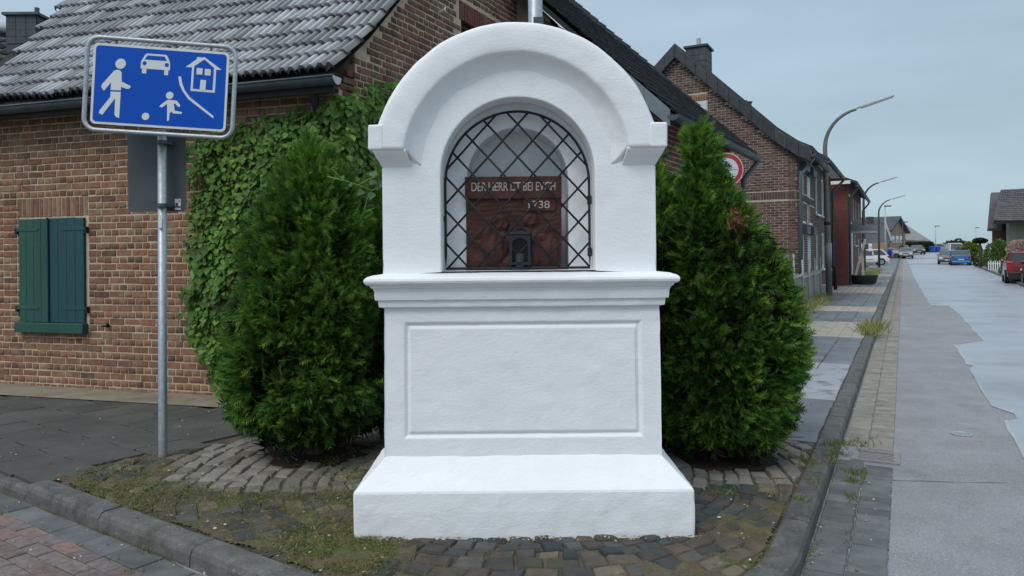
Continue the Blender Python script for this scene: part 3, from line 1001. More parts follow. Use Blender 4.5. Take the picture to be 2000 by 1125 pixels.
g.add([(BL, YB, 1.385), (BR, YB, 1.385), (BR, YB, 2.06), (BL, YB, 2.06)], [(0, 1, 2, 3)])
o = g.build('niche_wall', PLASTER, shrine, fix=True)
merge(o, .002); b = o.modifiers.new("bevel", 'BEVEL'); b.width, b.segments, b.limit_method, b.angle_limit = .009, 3, 'ANGLE', math.radians(35)
rough_up(o, 1, .005, .2)
# arched hood with cavetto
prof = [(.50, F0 + .10), (.505, F0 + .012), (.525, F0 + .001), (.545, F0 - .005), (.562, F0 - .014), (.580, F0 - .026), (.596, F0 - .042), (.606, F0 - .056), (.612, F0 - .066),
        (.622, F0 - .078), (.64, F0 - .082), (.70, F0 - .084), (.755, F0 - .082), (.774, F0 - .075), (.784, F0 - .060), (.787, F0 - .03), (.787, F0 + .15), (.785, YB), (.52, YB)]
rows = []
for i in range(49):
    row = []
    for r, y in prof:              # the band stops level with the imposts, its hollow runs a little lower
        a_ = math.asin((.094 if r > .61 else .094 - .085 * min(1, (.61 - r) / .08)) / r)
        a = a_ + (math.pi - 2 * a_) * i / 48
        row.append((HX - r * math.cos(a), y, HZ + r * math.sin(a)))
    rows.append(row)
g = MB(); rows = [r + [r[0]] for r in rows]
g.grid(rows)
m = len(rows[0]); g.f.append(tuple(range(m - 1))); g.f.append(tuple(48 * m + i for i in reversed(range(m - 1))))
o = g.build('arched_hood', PLASTER, shrine, smooth=False)
merge(o); o.data.polygons.foreach_set('use_smooth', [len(p.vertices) == 4 for p in o.data.polygons])
rough_up(o, 1, .009, .2)
for sx in (-1, 1):
    X = lambda d: HX + sx * d
    g = MB()
    xo, xi = (.803 if sx < 0 else .818), .72
    z0, z1 = 2.068, 2.205
    y0 = F0 - .0865
    g.hexa([(X(xi), y0, z0), (X(xo), y0, z0), (X(xo), YB, z0), (X(xi), YB, z0), (X(xi), y0, z1), (X(xo), y0, z1), (X(xo), YB, z1), (X(xi), YB, z1 + .0)])
    o = g.build('impost_block', PLASTER, shrine, bevel=.012, seg=3)
    rough_up(o, 3, .008, .12)
    g = MB()
    rows = []
    for z, p in ((2.075, .072), (2.066, .075), (2.056, .070), (2.035, .052), (2.012, .028), (1.995, .012), (1.982, .001)):
        q = p / .075
        a, bq = .600 - .02 * (1 - q), (.742 if sx < 0 else .766) + .04 * q
        rows.append([(X(a), F0 + .05, z), (X(a), F0 - p, z), (X(a + (bq - a) * .5), F0 - p, z), (X(bq), F0 - p, z), (X(bq), YB, z)])
    g.grid(rows)
    o = g.build('impost_moulding', PLASTER, shrine, bevel=.005)

# wrought-iron grille with its frame, bars, hinges and latch
gy = F0 + .115
GX, GR, GS, GB = .033, .408, 1.898, 1.418
grille = thing('grille', 'black wrought-iron lattice grille hinged in the niche', 'grille', (GX, gy, GB))
grille.parent = shrine; grille.matrix_parent_inverse = WM[shrine].inverted()
del grille['label']; del grille['category']
fr = [(x, gy, z) for x, z in arch_curve(GX, GR, GS, GB, 6, 40)]
g = MB(); g.loop_tube(fr, .0075, 8)
g.build('frame', IRON, grille, smooth=True)
def clip_bar(x0, slope):         # the part of a lattice bar inside the arch
    pts = []
    for i in range(401):
        z = GB + (GS + GR - GB) * i / 400
        x = GX + x0 + (z - GB) / slope
        okk = abs(x - GX) <= GR if z <= GS else (x - GX) ** 2 + (z - GS) ** 2 <= GR ** 2
        if okk: pts.append((x, z))
    return (pts[0], pts[-1]) if len(pts) > 3 else None
for sgn, offs, dy in ((-1, (-.275, -.104, .072, .239, .411, .582, .754, .925), -.004), (1, (-.915, -.743, -.572, -.40, -.238, -.067, .109, .276), .004)):
    for x0 in offs:
        c = clip_bar(x0, sgn * 1.09)
        if c:
            (xa, za), (xb, zb) = c
            MB().tube([(xa, gy + dy, za), ((xa + xb) / 2, gy + dy + rnd.uniform(-.002, .002), (za + zb) / 2), (xb, gy + dy, zb)], .0062, 8).build('bar', IRON, grille, smooth=True)
for z in (1.505, 1.80):
    MB().box(GX + GR - .012, GX + GR + .012, gy - .012, gy + .012, z - .025, z + .025).box(GX + GR + .005, GX + NR - .004, gy - .004, gy + .004, z - .018, z + .018).build('hinge', IRON, grille, bevel=.003)
MB().box(NCX - NR, GX - GR + .006, gy - .006, gy + .006, 1.697, 1.707).box(NCX - NR + .002, NCX - NR + .014, gy - .01, gy + .01, 1.685, 1.718).build('latch', IRON, grille)

# stone relief in the niche
RX0, RX1, RZ0, RZ1, RY = -.262, .286, 1.409, 1.942, 4.235
SAND_RED = mat('red_sandstone', [(.058, .024, .020), (.098, .040, .032)], 9, .85, .6, 160, .004, stains=[((.032, .017, .016), 4, .52, .2, .7), ((.14, .07, .05), 30, .62, .12, .4)])
relief = thing('stone_relief', 'red sandstone relief of robed figures under a carved inscription band, standing inside the niche', 'relief', ((RX0 + RX1) / 2, RY, RZ0))
nx, nz = 96, 84
xs_, zs_ = np.linspace(0, 1, nx), np.linspace(0, 1, nz)
XX, ZZ = np.meshgrid(xs_, zs_)
W_, H_ = RX1 - RX0, 1.815 - RZ0
hgt = np.zeros_like(XX)
def bump_(cx, cz, rx, rz, h, rot=0.0):
    global hgt
    dx, dz = XX - cx, ZZ - cz
    c, s_ = math.cos(rot), math.sin(rot)
    q = ((dx * c + dz * s_) / rx) ** 2 + ((-dx * s_ + dz * c) / rz) ** 2
    hgt = np.maximum(hgt, h * np.sqrt(np.clip(1 - q, 0, 1)))
# left bowed figure, two standing figures, drapery
bump_(.36, .63, .085, .10, .030); bump_(.34, .70, .10, .075, .026, .4)
bump_(.28, .33, .17, .30, .026, -.25); bump_(.17, .14, .17, .15, .024); bump_(.42, .42, .06, .2, .022, .5); bump_(.22, .52, .12, .09, .022, .7)
bump_(.68, .66, .06, .085, .030); bump_(.68, .69, .085, .10, .024); bump_(.69, .30, .105, .36, .026); bump_(.61, .47, .14, .05, .022, .35)
bump_(.86, .56, .055, .08, .028); bump_(.87, .26, .10, .32, .026); bump_(.80, .45, .12, .045, .022, -.5); bump_(.50, .10, .12, .10, .015)
fold = .0035 * np.sin(XX * 75 + 6 * np.sin(ZZ * 5)) * (hgt > .012)
tool = rng.normal(0, .0014, XX.shape) + .0016 * np.sin(ZZ * 95 + 3 * np.sin(XX * 9)) * (hgt < .012)
face = np.zeros_like(XX)
for cx, cz in ((.36, .62), (.68, .65), (.86, .555)):
    for ex in (-.022, .022): face -= .006 * np.exp(-(((XX - cx - ex) / .012) ** 2 + ((ZZ - cz - .012) / .010) ** 2))
    face += .005 * np.exp(-(((XX - cx) / .009) ** 2 + ((ZZ - cz + .005) / .022) ** 2))
    face -= .004 * np.exp(-(((XX - cx) / .02) ** 2 + ((ZZ - cz + .04) / .006) ** 2))
hgt = hgt + fold + tool + face
edge = np.minimum(np.minimum(XX, 1 - XX), ZZ) < .012
hgt[edge] = 0
V = np.stack([RX0 + XX * W_, RY + .012 - hgt, RZ0 + ZZ * H_], -1).reshape(-1, 3)
idx = np.arange(nx * nz).reshape(nz, nx)
Fq = np.stack([idx[:-1, :-1], idx[:-1, 1:], idx[1:, 1:], idx[1:, :-1]], -1).reshape(-1, 4)
link('figures', np_mesh('figures', V, Fq, SAND_RED, True), relief)
MB().box(RX0, RX1, RY + .0125, RY + .03, RZ0, 1.814).build('slab', SAND_RED, relief)
MB().box(RX0 - .004, RX1 + .002, RY - .006, RY + .029, 1.8145, RZ1).build('inscription_band', SAND_RED, relief, bevel=.004)
LETTER = plain('pale_lettering', (.50, .46, .40), .8)
def text_mesh(body, size, sx, name, m, depth=.0012):
    cu = bpy.data.curves.new('t', 'FONT'); cu.body = body; cu.size = size; cu.align_x = 'CENTER'; cu.align_y = 'CENTER'; cu.extrude = depth; cu.space_character = .96
    to = bpy.data.objects.new('t', cu); COL.objects.link(to)
    dg = bpy.context.evaluated_depsgraph_get(); dg.update()
    me = bpy.data.meshes.new_from_object(to.evaluated_get(dg)); me.name = name
    bpy.data.objects.remove(to); bpy.data.curves.remove(cu)
    co = np.empty(len(me.vertices) * 3, np.float32); me.vertices.foreach_get('co', co); co = co.reshape(-1, 3)
    mid = (co.min(0) + co.max(0)) / 2; co -= mid; co[:, 0] *= sx
    me.vertices.foreach_set('co', co.ravel()); me.materials.clear(); me.materials.append(m); me.update()
    return me, co[:, 0].max() - co[:, 0].min(), co[:, 1].max() - co[:, 1].min()
def put_text(body, c, width, height, parent, m, name='lettering', ex=Vector((1, 0, 0)), ey=UP):
    me, w, h = text_mesh(body, .1, 1, name, m)
    n = ex.cross(ey)
    return link(name, me, parent, frame(c, ex * (width / w), ey * (height / h), n))
band_o = [x for x in SC.objects if x.name.startswith('inscription_band')][0]
put_text('DER HERR IST BEI EVCH', Vector((.012, RY - .0072, 1.884)), .480, .050, band_o, LETTER)
put_text('1738', Vector((.158, RY - .0015, 1.780)), .122, .043, relief, LETTER, 'date')
MB().box(.0985 - .03, .25, RY + .0, RY + .0125, 1.745, 1.8135).build('date_field', SAND_RED, relief)

# grave lantern before the relief
LANT = mat('dark_blue_iron', [(.006, .011, .018), (.014, .022, .032)], 20, .6, .2, 90, .001)
lan = thing('lantern', 'small dark blue metal lantern with an arched pane before the red relief', 'lantern', (.045, 4.205, 1.406))
MB().lathe([(.05, 0), (.05, .012), (.03, .018), (.03, .03)], n=16).build('foot', LANT, lan, world=False)
g = MB(); w, d_, h0, h1 = .060, .022, .03, .205
for x in (-w, w - .016): g.box(x, x + .016, -d_, d_, h0, h1)
g.box(-w + .016, w - .016, -d_, d_, h0, h0 + .016)
cur = [(-w + .016, h1 - .06)] + [(-(w - .016) * math.cos(a), h1 - .06 + .036 * math.sin(a)) for a in np.linspace(0, math.pi, 13)] + [(w - .016, h1 - .06)]
g.prism([(x, -d_, z) for x, z in [(-w + .016, h1)] + cur[1:-1] + [(w - .016, h1)]], (0, 2 * d_, 0))
g.build('housing', LANT, lan, world=False, bevel=.002)
MB().box(-w + .012, w - .012, -.004, .004, h0 + .01, h1 - .02).build('pane', plain('lantern_glass', (.006, .007, .008), .35, 0, .25), lan, world=False)
MB().box(-w + .004, w - .004, d_ - .006, d_ - .001, h0, h1).build('back_plate', plain('black_pit', (.004, .004, .004), .9), lan, world=False)
MB().lathe([(.028, h0 + .016), (.028, .09), (.022, .095)], n=12).build('candle', plain('dull_candle', (.03, .028, .025), .6), lan, world=False)
MB().hexa([(-w - .006, -d_ - .006, h1), (w + .006, -d_ - .006, h1), (w + .006, d_ + .004, h1), (-w - .006, d_ + .004, h1), (-w + .01, -.012, h1 + .016), (w - .01, -.012, h1 + .016), (w - .01, .012, h1 + .016), (-w + .01, .012, h1 + .016)]).build('cap', LANT, lan, world=False)

# ================================================================== SIGNS
BLUE = mat('sign_blue', [(.003, .075, .44), (.004, .085, .48)], 3, .5, 0, spec=.15, stains=[((.35, .42, .5), 70, .74, .03, .4)])
SWHITE = mat('sign_white', [(.62, .64, .66), (.70, .72, .73)], 5, .4, 0)
BACK = mat('grey_sign_back', [(.055, .068, .078), (.075, .09, .10)], 7, .5, .05, 60, .001, stains=[((.3, .32, .33), 55, .73, .03, .5)])
pb = gnd(318, 891)
sign = thing('zone_sign', 'blue and white play street sign in a tube frame on a galvanised post, tilted slightly', 'street sign', tuple(pb))
PTOP = pix(316.5, 256, pb.y)
MB().tube([pb - UP * .1, pb + UP * 0 + (PTOP - pb) * .01, PTOP], .0315, 20).build('post', ZINC, sign, smooth=True)
C1, C2 = pix(178.5, 82, 5.40), pix(444.5, 103, 5.50)
C3, C4 = pix(180.5, 241.5, 5.40), pix(444, 257.5, 5.50)
SO = (C1 + C2 + C3 + C4) / 4
SX = ((C2 - C1) + (C4 - C3)); SX = SX.normalized()
SY = ((C1 - C3) + (C2 - C4)); SY = (SY - SX * SY.dot(SX)).normalized()
SN = SX.cross(SY)                     # towards the viewer
SW, SH = ((C2 - C1).length + (C4 - C3).length) / 2, ((C1 - C3).length + (C2 - C4).length) / 2
def sp(a, b, n=0.0):                  # a, b from the top left corner, 0..1
    return SO + SX * ((a - .5) * SW) + SY * ((.5 - b) * SH) + SN * n
def crop(x, y):                       # measured on an enlargement of the panel
    a = (x - 672 - (y - 310) * .012) / 990.0
    t_, b_ = 310 + 75 * a, 908 + 58 * a
    return a, (y - t_) / (b_ - t_)
def rrect(w, h, r, n=6):
    P = []
    for cx, cy, a0 in ((w / 2 - r, h / 2 - r, 0), (-w / 2 + r, h / 2 - r, 90), (-w / 2 + r, -h / 2 + r, 180), (w / 2 - r, -h / 2 + r, 270)):
        for i in range(n + 1):
            a = math.radians(a0 + 90 * i / n); P.append((cx + r * math.cos(a), cy + r * math.sin(a)))
    return P
panel = MB().prism([SO + SX * x + SY * y - SN * .004 for x, y in rrect(SW, SH, .035)], SN * .004).build('panel', SWHITE, sign)
MB().prism([SO + SX * x + SY * y + SN * .0005 for x, y in rrect(SW - .035, SH - .035, .025)], SN * .0012).build('blue_field', BLUE, panel)
fw, fh = SW + .092, SH + .088
MB().loop_tube([SO + SX * x + SY * y - SN * .010 for x, y in rrect(fw, fh, .085, 8)], .0165, 12).build('tube_frame', ZINC, sign, smooth=True)
for a in (-.34, .36):
    for sgn in (1, -1):
        p = SO + SX * (a * SW) + SY * (sgn * SH / 2) - SN * .012
        MB().obox(p - SX * .008 - SY * .012, SX * .016, SY * (.04 if sgn > 0 else -.03), SN * .006).build('clip', DKMETAL, sign)
def picto(polys, name='pictogram'):
    g = MB()
    for pl in polys: g.prism([sp(*crop(x, y), .0018) for x, y in pl], SN * .0012)
    return g.build(name, SWHITE, panel)
def circ(cx, cy, r, n=24): return [(cx + r * math.cos(2 * math.pi * i / n), cy + r * math.sin(2 * math.pi * i / n)) for i in range(n)]
# adult
picto([circ(874, 468, 38), [(830, 520), (850, 512), (872, 516), (886, 535), (890, 600), (958, 633), (950, 652), (925, 652), (888, 638), (888, 664), (814, 662), (814, 606), (766, 668), (746, 640), (748, 622)],
       [(814, 673), (888, 676), (888, 868), (868, 862), (853, 845), (850, 722), (766, 846), (740, 832), (744, 812), (816, 712)]])
# child and ball
picto([circ(1244, 700, 27), [(1222, 738), (1240, 732), (1298, 738), (1322, 766), (1326, 784), (1308, 782), (1286, 758), (1278, 766), (1288, 812), (1342, 822), (1340, 836), (1276, 832), (1264, 818), (1252, 830), (1250, 884), (1236, 888), (1232, 800), (1228, 762), (1196, 788), (1174, 784), (1180, 772)], circ(1078, 855, 27)])
# car
picto([[(1060, 392), (1196, 402), (1210, 412), (1232, 462), (1233, 516), (1020, 502), (1020, 450), (1046, 402)], [(1030, 500), (1064, 503), (1062, 540), (1032, 538)], [(1192, 512), (1223, 515), (1222, 552), (1194, 550)]])
g = MB()
for pl in ([(1066, 406), (1190, 415), (1207, 448), (1046, 436)], circ(1047, 464, 15, 16), circ(1209, 477, 15, 16)): g.prism([sp(*crop(x, y), .0031) for x, y in pl], SN * .0006)
g.build('pictogram_window', BLUE, panel)
# house
picto([[(1348, 490), (1424, 436), (1428, 418), (1456, 420), (1456, 424), (1480, 418), (1614, 512), (1574, 512), (1574, 680), (1394, 666), (1394, 494)]])
g = MB(); g.prism([sp(*crop(x, y), .0031) for x, y in [(1410, 486), (1482, 436), (1556, 498), (1556, 662), (1410, 650)]], SN * .0006); g.build('pictogram_window', BLUE, panel)
g = MB()
for pl in ([(1430, 498), (1474, 502), (1474, 548), (1430, 545)], [(1490, 504), (1534, 508), (1534, 555), (1490, 551)], [(1463, 584), (1505, 588), (1503, 662), (1461, 658)]): g.prism([sp(*crop(x, y), .0038) for x, y in pl], SN * .0006)
g.build('pictogram_detail', SWHITE, panel)
# kerb line of the pictogram
picto([[(1298, 560), (1318, 562), (1330, 612), (1352, 662), (1392, 712), (1575, 850), (1574, 868), (1380, 726), (1336, 668), (1310, 618)]])

back = thing('sign_back', 'dark grey back of a second sign clamped to the post under the blue sign', 'street sign', tuple(pix(306, 414, 5.6)))
b1, b2 = pix(249, 258, 5.66), pix(364, 413, 5.66)
bw, bh = b2.x - b1.x, b1.z - b2.z
bc = (b1 + b2) / 2
MB().prism([bc + Vector((x, 0, z)) for x, z in rrect(bw, bh, .035)], (0, .004, 0)).build('panel', BACK, back)
for v in (278, 401):
    c = pix(317, v, 5.55)
    MB().lathe([(.036, -.014), (.037, -.012), (.037, .012), (.036, .014)], c, n=20).box(c.x - .045, c.x + .045, c.y + .01, c.y + .11, c.z - .011, c.z + .011).build('clamp', DKMETAL, back)
c = pix(345, 404, 5.652); MB().box(c.x - .03, c.x + .035, c.y, c.y + .006, c.z - .006, c.z + .006).build('bracket', DKMETAL, back)
c = pix(347.5, 399, 5.655)
stk = MB().box(c.x - .023, c.x + .023, c.y - .001, c.y, c.z - .042, c.z + .042).build('sticker', SWHITE, back)
MB().box(c.x - .018, c.x + .002, c.y - .0018, c.y - .0011, c.z - .015, c.z + .012).build('print', plain('sticker_print', (.22, .04, .04), .5), stk)
MB().box(c.x + .006, c.x + .018, c.y - .0018, c.y - .0011, c.z + .018, c.z + .034).build('print', plain('sticker_grey', (.3, .3, .32), .5), stk)
c = pix(312.5, 433, 5.53)
g = MB(); g.grid([[c + Vector((.030 * math.sin(a) + .012, -.0322 * math.cos(a) + .033 - .012, z)) for a in np.linspace(-1.0, .25, 8)] for z in (-.048, .048)])
g.build('paper_label', SWHITE, sign, fix=False)

# round prohibition sign behind the right-hand thuja
rc = pix(1419.5, 331, 11.6); R_ = 32.5 / FPX * 11.6
rs = thing('prohibition_sign', 'round red and white no motor vehicles sign half hidden behind the right thuja', 'street sign', (rc.x, rc.y + .05, 0))
MB().tube([(rc.x, rc.y + .05, 0), (rc.x, rc.y + .05, rc.z + R_ * .8)], .03, 14).build('post', ZINC, rs, smooth=True)
SRED = plain('sign_red', (.42, .025, .03), .4)
def disc(r0, r1, y, th=.003, n=48):
    g = MB(); P = lambda r, yy: [(rc.x + r * math.cos(2 * math.pi * i / n), yy, rc.z + r * math.sin(2 * math.pi * i / n)) for i in range(n)]
    if r0 == 0: g.prism(P(r1, y), (0, th, 0))
    else:
        a, b = P(r0, y), P(r1, y); g.grid([a + a[:1], b + b[:1]])
    return g
fld = disc(0, R_, rc.y).build('disc', SWHITE, rs)
disc(R_ * .70, R_ * .955, rc.y - .002).build('red_ring', SRED, fld, fix=False)
BLK = plain('sign_black', (.02, .02, .022), .5)
g = MB()
def m2(x, z): return (rc.x + x * R_, rc.y - .003, rc.z + z * R_)
for cx in (-.23, .22):
    n = 20; a = [m2(cx + .10 * math.cos(2 * math.pi * i / n), .14 + .10 * math.sin(2 * math.pi * i / n)) for i in range(n)]
    b = [m2(cx + .065 * math.cos(2 * math.pi * i / n), .14 + .065 * math.sin(2 * math.pi * i / n)) for i in range(n)]
    g.grid([a + a[:1], b + b[:1]])
g.flat([m2(*p) for p in [(-.30, .20), (-.12, .17), (.02, .12), (.10, .16), (.14, .25), (.23, .14), (.25, .16), (.16, .33), (.20, .38), (.10, .36), (.02, .30), (-.10, .30), (-.28, .26)]])
g.flat([m2(*p) for p in [(-.12, .30), (-.06, .30), (.10, .38), (.08, .41), (-.02, .44), (-.10, .42)]]); g.flat([m2(-.02 + .045 * math.cos(a), .47 + .045 * math.sin(a)) for a in np.linspace(0, 2 * math.pi, 12, endpoint=False)])
g.flat([m2(*p) for p in [(-.62, -.02), (.62, -.02), (.62, 0), (-.62, 0)]])
g.flat([m2(*p) for p in [(-.28, -.38), (.28, -.38), (.28, -.25), (.20, -.22), (.14, -.10), (-.14, -.10), (-.20, -.22), (-.28, -.25)]])
g.build('motorcycle_symbol', BLK, fld, fix=False)

# galvanised steel post behind the shrine
gp = pix(1045.5, 20, 6.4)
po = thing('steel_post', 'thick galvanised steel post rising behind the top of the shrine', 'post', (gp.x, gp.y, 0))
MB().tube([(gp.x, gp.y, -.1), (gp.x, gp.y, 5.2)], .062, 24).build('tube', ZINC, po, smooth=True)
c = pix(1052, 41, 6.33)
MB().box(c.x - .045, c.x + .04, c.y - .012, c.y + .02, c.z - .035, c.z + .032).build('plate', BACK, po)

# ================================================================== BRICK HOUSE ON THE LEFT
hA = thing('brick_house', 'old low brick house with grey corrugated tiles, ivy on its corner and green shutters', 'house', tuple(A0))
def wallpt(o, du, a, dn, n, z): return o + du * a + dn * n + UP * z
GNA = Vector((GA.y, -GA.x, 0))                 # outward normal of the gable wall
front = MB().prism([A0 + DA * a + UP * z for a, z in ((.0, -.1), (5.3, -.1), (5.3, 3.2), (.0, 3.2))], -NA * .24)
front = front.build('front_wall', MORTAR, hA, fix=True)
def slopeA(a): return .85 * a if a < .6 else .51 + (a - .6)
RIDGE = 3.2
def rakeA(q): return 3.18 + (slopeA(q + .28) if q < RIDGE else slopeA(RIDGE + .28) - (q - RIDGE) * .9)
WQ0, WQ1, WZ0, WZ1 = 2.5, 3.4, 3.55, 4.59
g = MB()
def gpoly(q0, q1, zb=None, zt=None):
    qs = sorted({q0, q1} | {x for x in (.32, RIDGE) if q0 < x < q1})
    top = [(q, rakeA(q) if zt is None else zt) for q in qs]
    P = [(q0, zb if zb is not None else -.1), (q1, zb if zb is not None else -.1)] + top[::-1]
    g.prism([A0 + GA * q + UP * z for q, z in P], -GNA * .24)
gpoly(.26, WQ0); gpoly(WQ1, 6.0); gpoly(WQ0, WQ1, -.1, WZ0); gpoly(WQ0, WQ1, WZ1 + .24)
gw_ = g.build('gable_wall', MORTAR, hA, fix=True)
# bricks: alternate courses of stretchers and headers
itemsA = []
CH = .0775
SH0, SH1, SHZ0, SHZ1 = 3.26, 4.25, .70, 1.98
def free_front(a, z, w):
    if SH0 - .02 - w < a < SH1 + .02 and SHZ0 - .1 < z < 1.985: return False
    if SH0 - .03 - w < a < SH1 + .03 and 1.985 <= z < 2.22: return False
    return True
r = 0; z = -.04
while z < 3.14:
    a = (0 if r % 2 else .053) + .002
    base_row = z < .03
    while a < 5.2:
        L = .2035 if r % 2 == 0 and not base_row else .0965
        if rnd.random() < .05 and L > .15: L = .0965
        zone = (SH0 - .02, SH1 + .02) if (SHZ0 - .1 < z < 2.19) else None
        if zone and a < zone[0] < a + L: L = max(.02, zone[0] - a - .004)
        elif zone and a < zone[1] < a + L + .005:
            L = a + L - zone[1] - .006; a = zone[1] + .006
        if L > .03 and not (zone and zone[0] - .01 <= a < zone[1]):
            d = rnd.uniform(.003, .011)
            M = frame(A0 + DA * (a + L / 2) + UP * (z + CH / 2 + rnd.uniform(-.003, .003)) + NA * d, -DA, UP, NA) @ Matrix.Rotation(rnd.uniform(-.012, .012), 4, 'Z')
            itemsA.append((front, tpl_box(round(L, 3), CH - .0135, .05, .005, rnd.randrange(5), BRICK_OLD), M))
        a += L + .0115
    z += CH; r += 1
k = 0; a = SH0 - .02
while a < SH1 + .0:                 # soldier course over the shutters
    M = frame(A0 + DA * (a + .032) + UP * 2.093 + NA * rnd.uniform(.004, .01), -DA, UP, NA)
    itemsA.append((front, tpl_box(.056, .218, .05, .005, rnd.randrange(5), BRICK_OLD), M)); a += .0665
r = 0; z = 2.2 - 2.2 % CH + .01
while z < 6.4:
    q = .02 + (0 if r % 2 else .055)
    while q < 4.9:
        L = .212 if r % 2 == 0 else .1005
        if rnd.random() < .12 and L > .15: L = .1005
        qc = q + L / 2
        win = (WQ0 - L - .01 < q < WQ1 + .01 and z < 4.59) or (WQ0 - .06 - L < q < WQ1 + .06 and 4.55 < z < 4.86)
        if z + CH < rakeA(q) - .02 and not win:
            M = frame(A0 + GA * qc + UP * (z + CH / 2 + rnd.uniform(-.003, .003)) + GNA * rnd.uniform(.003, .012), GA, UP, GNA) @ Matrix.Rotation(rnd.uniform(-.014, .014), 4, 'Z')
            itemsA.append((gw_, tpl_box(round(L, 3), CH - .014, .05, .006, rnd.randrange(5), BRICK_GABLE), M))
        q += L + .012
    z += CH; r += 1
q = WQ0 - .05
LINTEL = mat('red_lintel_brick', [(.6, .6, .6), (1.15, 1.1, 1.1)], 14, .88, .6, 90, .005, palette=[(.22, .085, .065), (.19, .075, .06), (.25, .10, .075), (.165, .07, .055)], rv=.15)
while q < WQ1 + .05:
    itemsA.append((gw_, tpl_box(.058, .25, .05, .005, rnd.randrange(4), LINTEL), frame(A0 + GA * (q + .03) + UP * 4.715 + GNA * rnd.uniform(.006, .012), GA, UP, GNA))); q += .069
def okA(u, v):
    if 440 < u < 640 and v > 235: return False
    if 370 < u <= 440 and v > 262: return False
    if 170 < u < 450 and 70 < v < 262: return False
    if 640 <= u and v > 60 + 1e6: return False
    return (u - 1010) ** 2 + (v - 325) ** 2 > 282 ** 2 and (u < 745 or v < 240)
place('brick', itemsA, 300, okA, 'bricks')
# window in the gable
fo = A0 + GA * WQ0 - GNA * .10
wd = MB().obox(fo + UP * WZ0, GA * (WQ1 - WQ0), -GNA * .04, UP * (WZ1 - WZ0)).build('window', plain('black_pit', (.004, .004, .004), .9), hA)
MB().bar(fo + UP * (WZ1 - .03), fo + GA * (WQ1 - WQ0) + UP * (WZ1 - .03), .06, .06).bar(fo + UP * WZ0 + GA * .03, fo + UP * WZ1 + GA * .03, .06, .06).build('frame', plain('old_brown_wood', (.05, .035, .025), .7), wd)
# verge mortar
g = MB()
rows = []
VM = mat('verge_mortar', [(.34, .31, .25), (.46, .42, .35)], 11, .95, .6, 60, .012, stains=[((.2, .18, .14), 5, .55, .15, .6)])
for q in np.linspace(-.22, 3.2, 40):
    zt = 3.30 + slopeA(max(0, q + .30)) - .0
    w = .10 + .03 * math.sin(q * 9) + .015 * math.sin(q * 31)
    p = A0 + GA * q + GNA * .018
    rows.append([p + UP * (zt - w - .05) - GNA * .15, p + UP * (zt - w) - GNA * .004, p + UP * (zt - .02) + GNA * .008, p + UP * zt - GNA * .15])
g.grid(rows); g.build('verge_mortar', VM, hA, fix=False)

# roof of corrugated interlocking tiles
TILE_A = mat('weathered_grey_tile', [(.28, .288, .30), (.45, .46, .48)], 1.7, .38, .4, 70, .004, rv=.38, stretch=(1, 1, 1), spec=.5,
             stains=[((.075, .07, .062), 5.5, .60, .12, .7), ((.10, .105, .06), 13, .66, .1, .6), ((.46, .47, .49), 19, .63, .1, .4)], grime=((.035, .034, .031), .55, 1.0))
def tile_tpl(key, wave, n, mt, amp, lip):
    if key in TPL: return TPL[key]
    xs = np.linspace(0, 1, n)
    V = []
    G = []
    for y, dz in ((0, lip * .1), (0, lip), (1, 0)):
        for x in xs:
            G.append(1.0 if dz == lip * .1 and y == 0 else max(0.0, 1 - 1.5 * wave(x)) * .9 + (.35 if y == 0 else 0)); V.append((x, y, dz + (amp * wave(x) if dz != lip * .1 or y else amp * wave(x) - lip * .15)))  # front lip painted dark as row shade; valleys dirty, darkened for rib contrast
    F = []
    for j in range(2):
        for i in range(n - 1): F.append((j * n + i, j * n + i + 1, (j + 1) * n + i + 1, (j + 1) * n + i))
    me = bpy.data.meshes.new('tile'); me.from_pydata(V, [], F); me.materials.append(mt)
    me.polygons.foreach_set('use_smooth', [j >= n - 1 and key != 'tileA' for j in range(len(F))])
    set_grime_shade(me, G)
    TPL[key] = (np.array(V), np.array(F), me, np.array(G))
    return TPL[key]
E0 = Vector((-1.72, 7.205, 3.30))
roofA = MB()
def rp(L, a, dz=0): return Vector((E0.x, E0.y, 0)) + DA * L + GA * a + UP * (E0.z + slopeA(a) + dz)
rows = [[rp(L, a, -.045) for L in (.02, 5.6 if a < 3 else 6.3)] for a in (0, .3, .6, 1.2, 2.2, RIDGE + .28)]
rows.append([rp(L, RIDGE + .28, -.045) + GA * 3.4 - UP * 3.0 for L in (0, 6.3)])
roofA.grid(rows)
roofA = roofA.build('roof', plain('roof_underlay', (.02, .018, .016), .9), hA, fix=False)
itemsT = []
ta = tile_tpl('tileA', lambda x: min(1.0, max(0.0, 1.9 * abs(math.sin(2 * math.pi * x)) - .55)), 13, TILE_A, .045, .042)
k = 0; a = .0
DAs = .206
while a < RIDGE + .2:
    Lmax = 4.98 + .42 * (a + .1) + rnd.uniform(-.02, .02)
    n = int(Lmax / DAs)
    p0, p1 = rp(0, a), rp(0, min(a + .27, RIDGE + .28))
    upv = (p1 - p0)
    nn = (-DA).cross(upv).normalized(); nn = nn if nn.z > 0 else -nn
    for i in range(n):
        o = rp(i * DAs + DAs - .02, a, rnd.uniform(-.004, .006))
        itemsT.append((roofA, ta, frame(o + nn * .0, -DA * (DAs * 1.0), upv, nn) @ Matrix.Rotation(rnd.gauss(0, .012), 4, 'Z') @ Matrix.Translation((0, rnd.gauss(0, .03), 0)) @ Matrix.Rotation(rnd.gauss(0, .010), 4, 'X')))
    a += .222; k += 1
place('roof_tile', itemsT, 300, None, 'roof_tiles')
g = MB(); g.tube([rp(L, RIDGE + .28, .02) for L in np.linspace(0, 6.2, 12)], .09, 10); g.build('ridge_tiles', TILE_A, roofA, smooth=True)
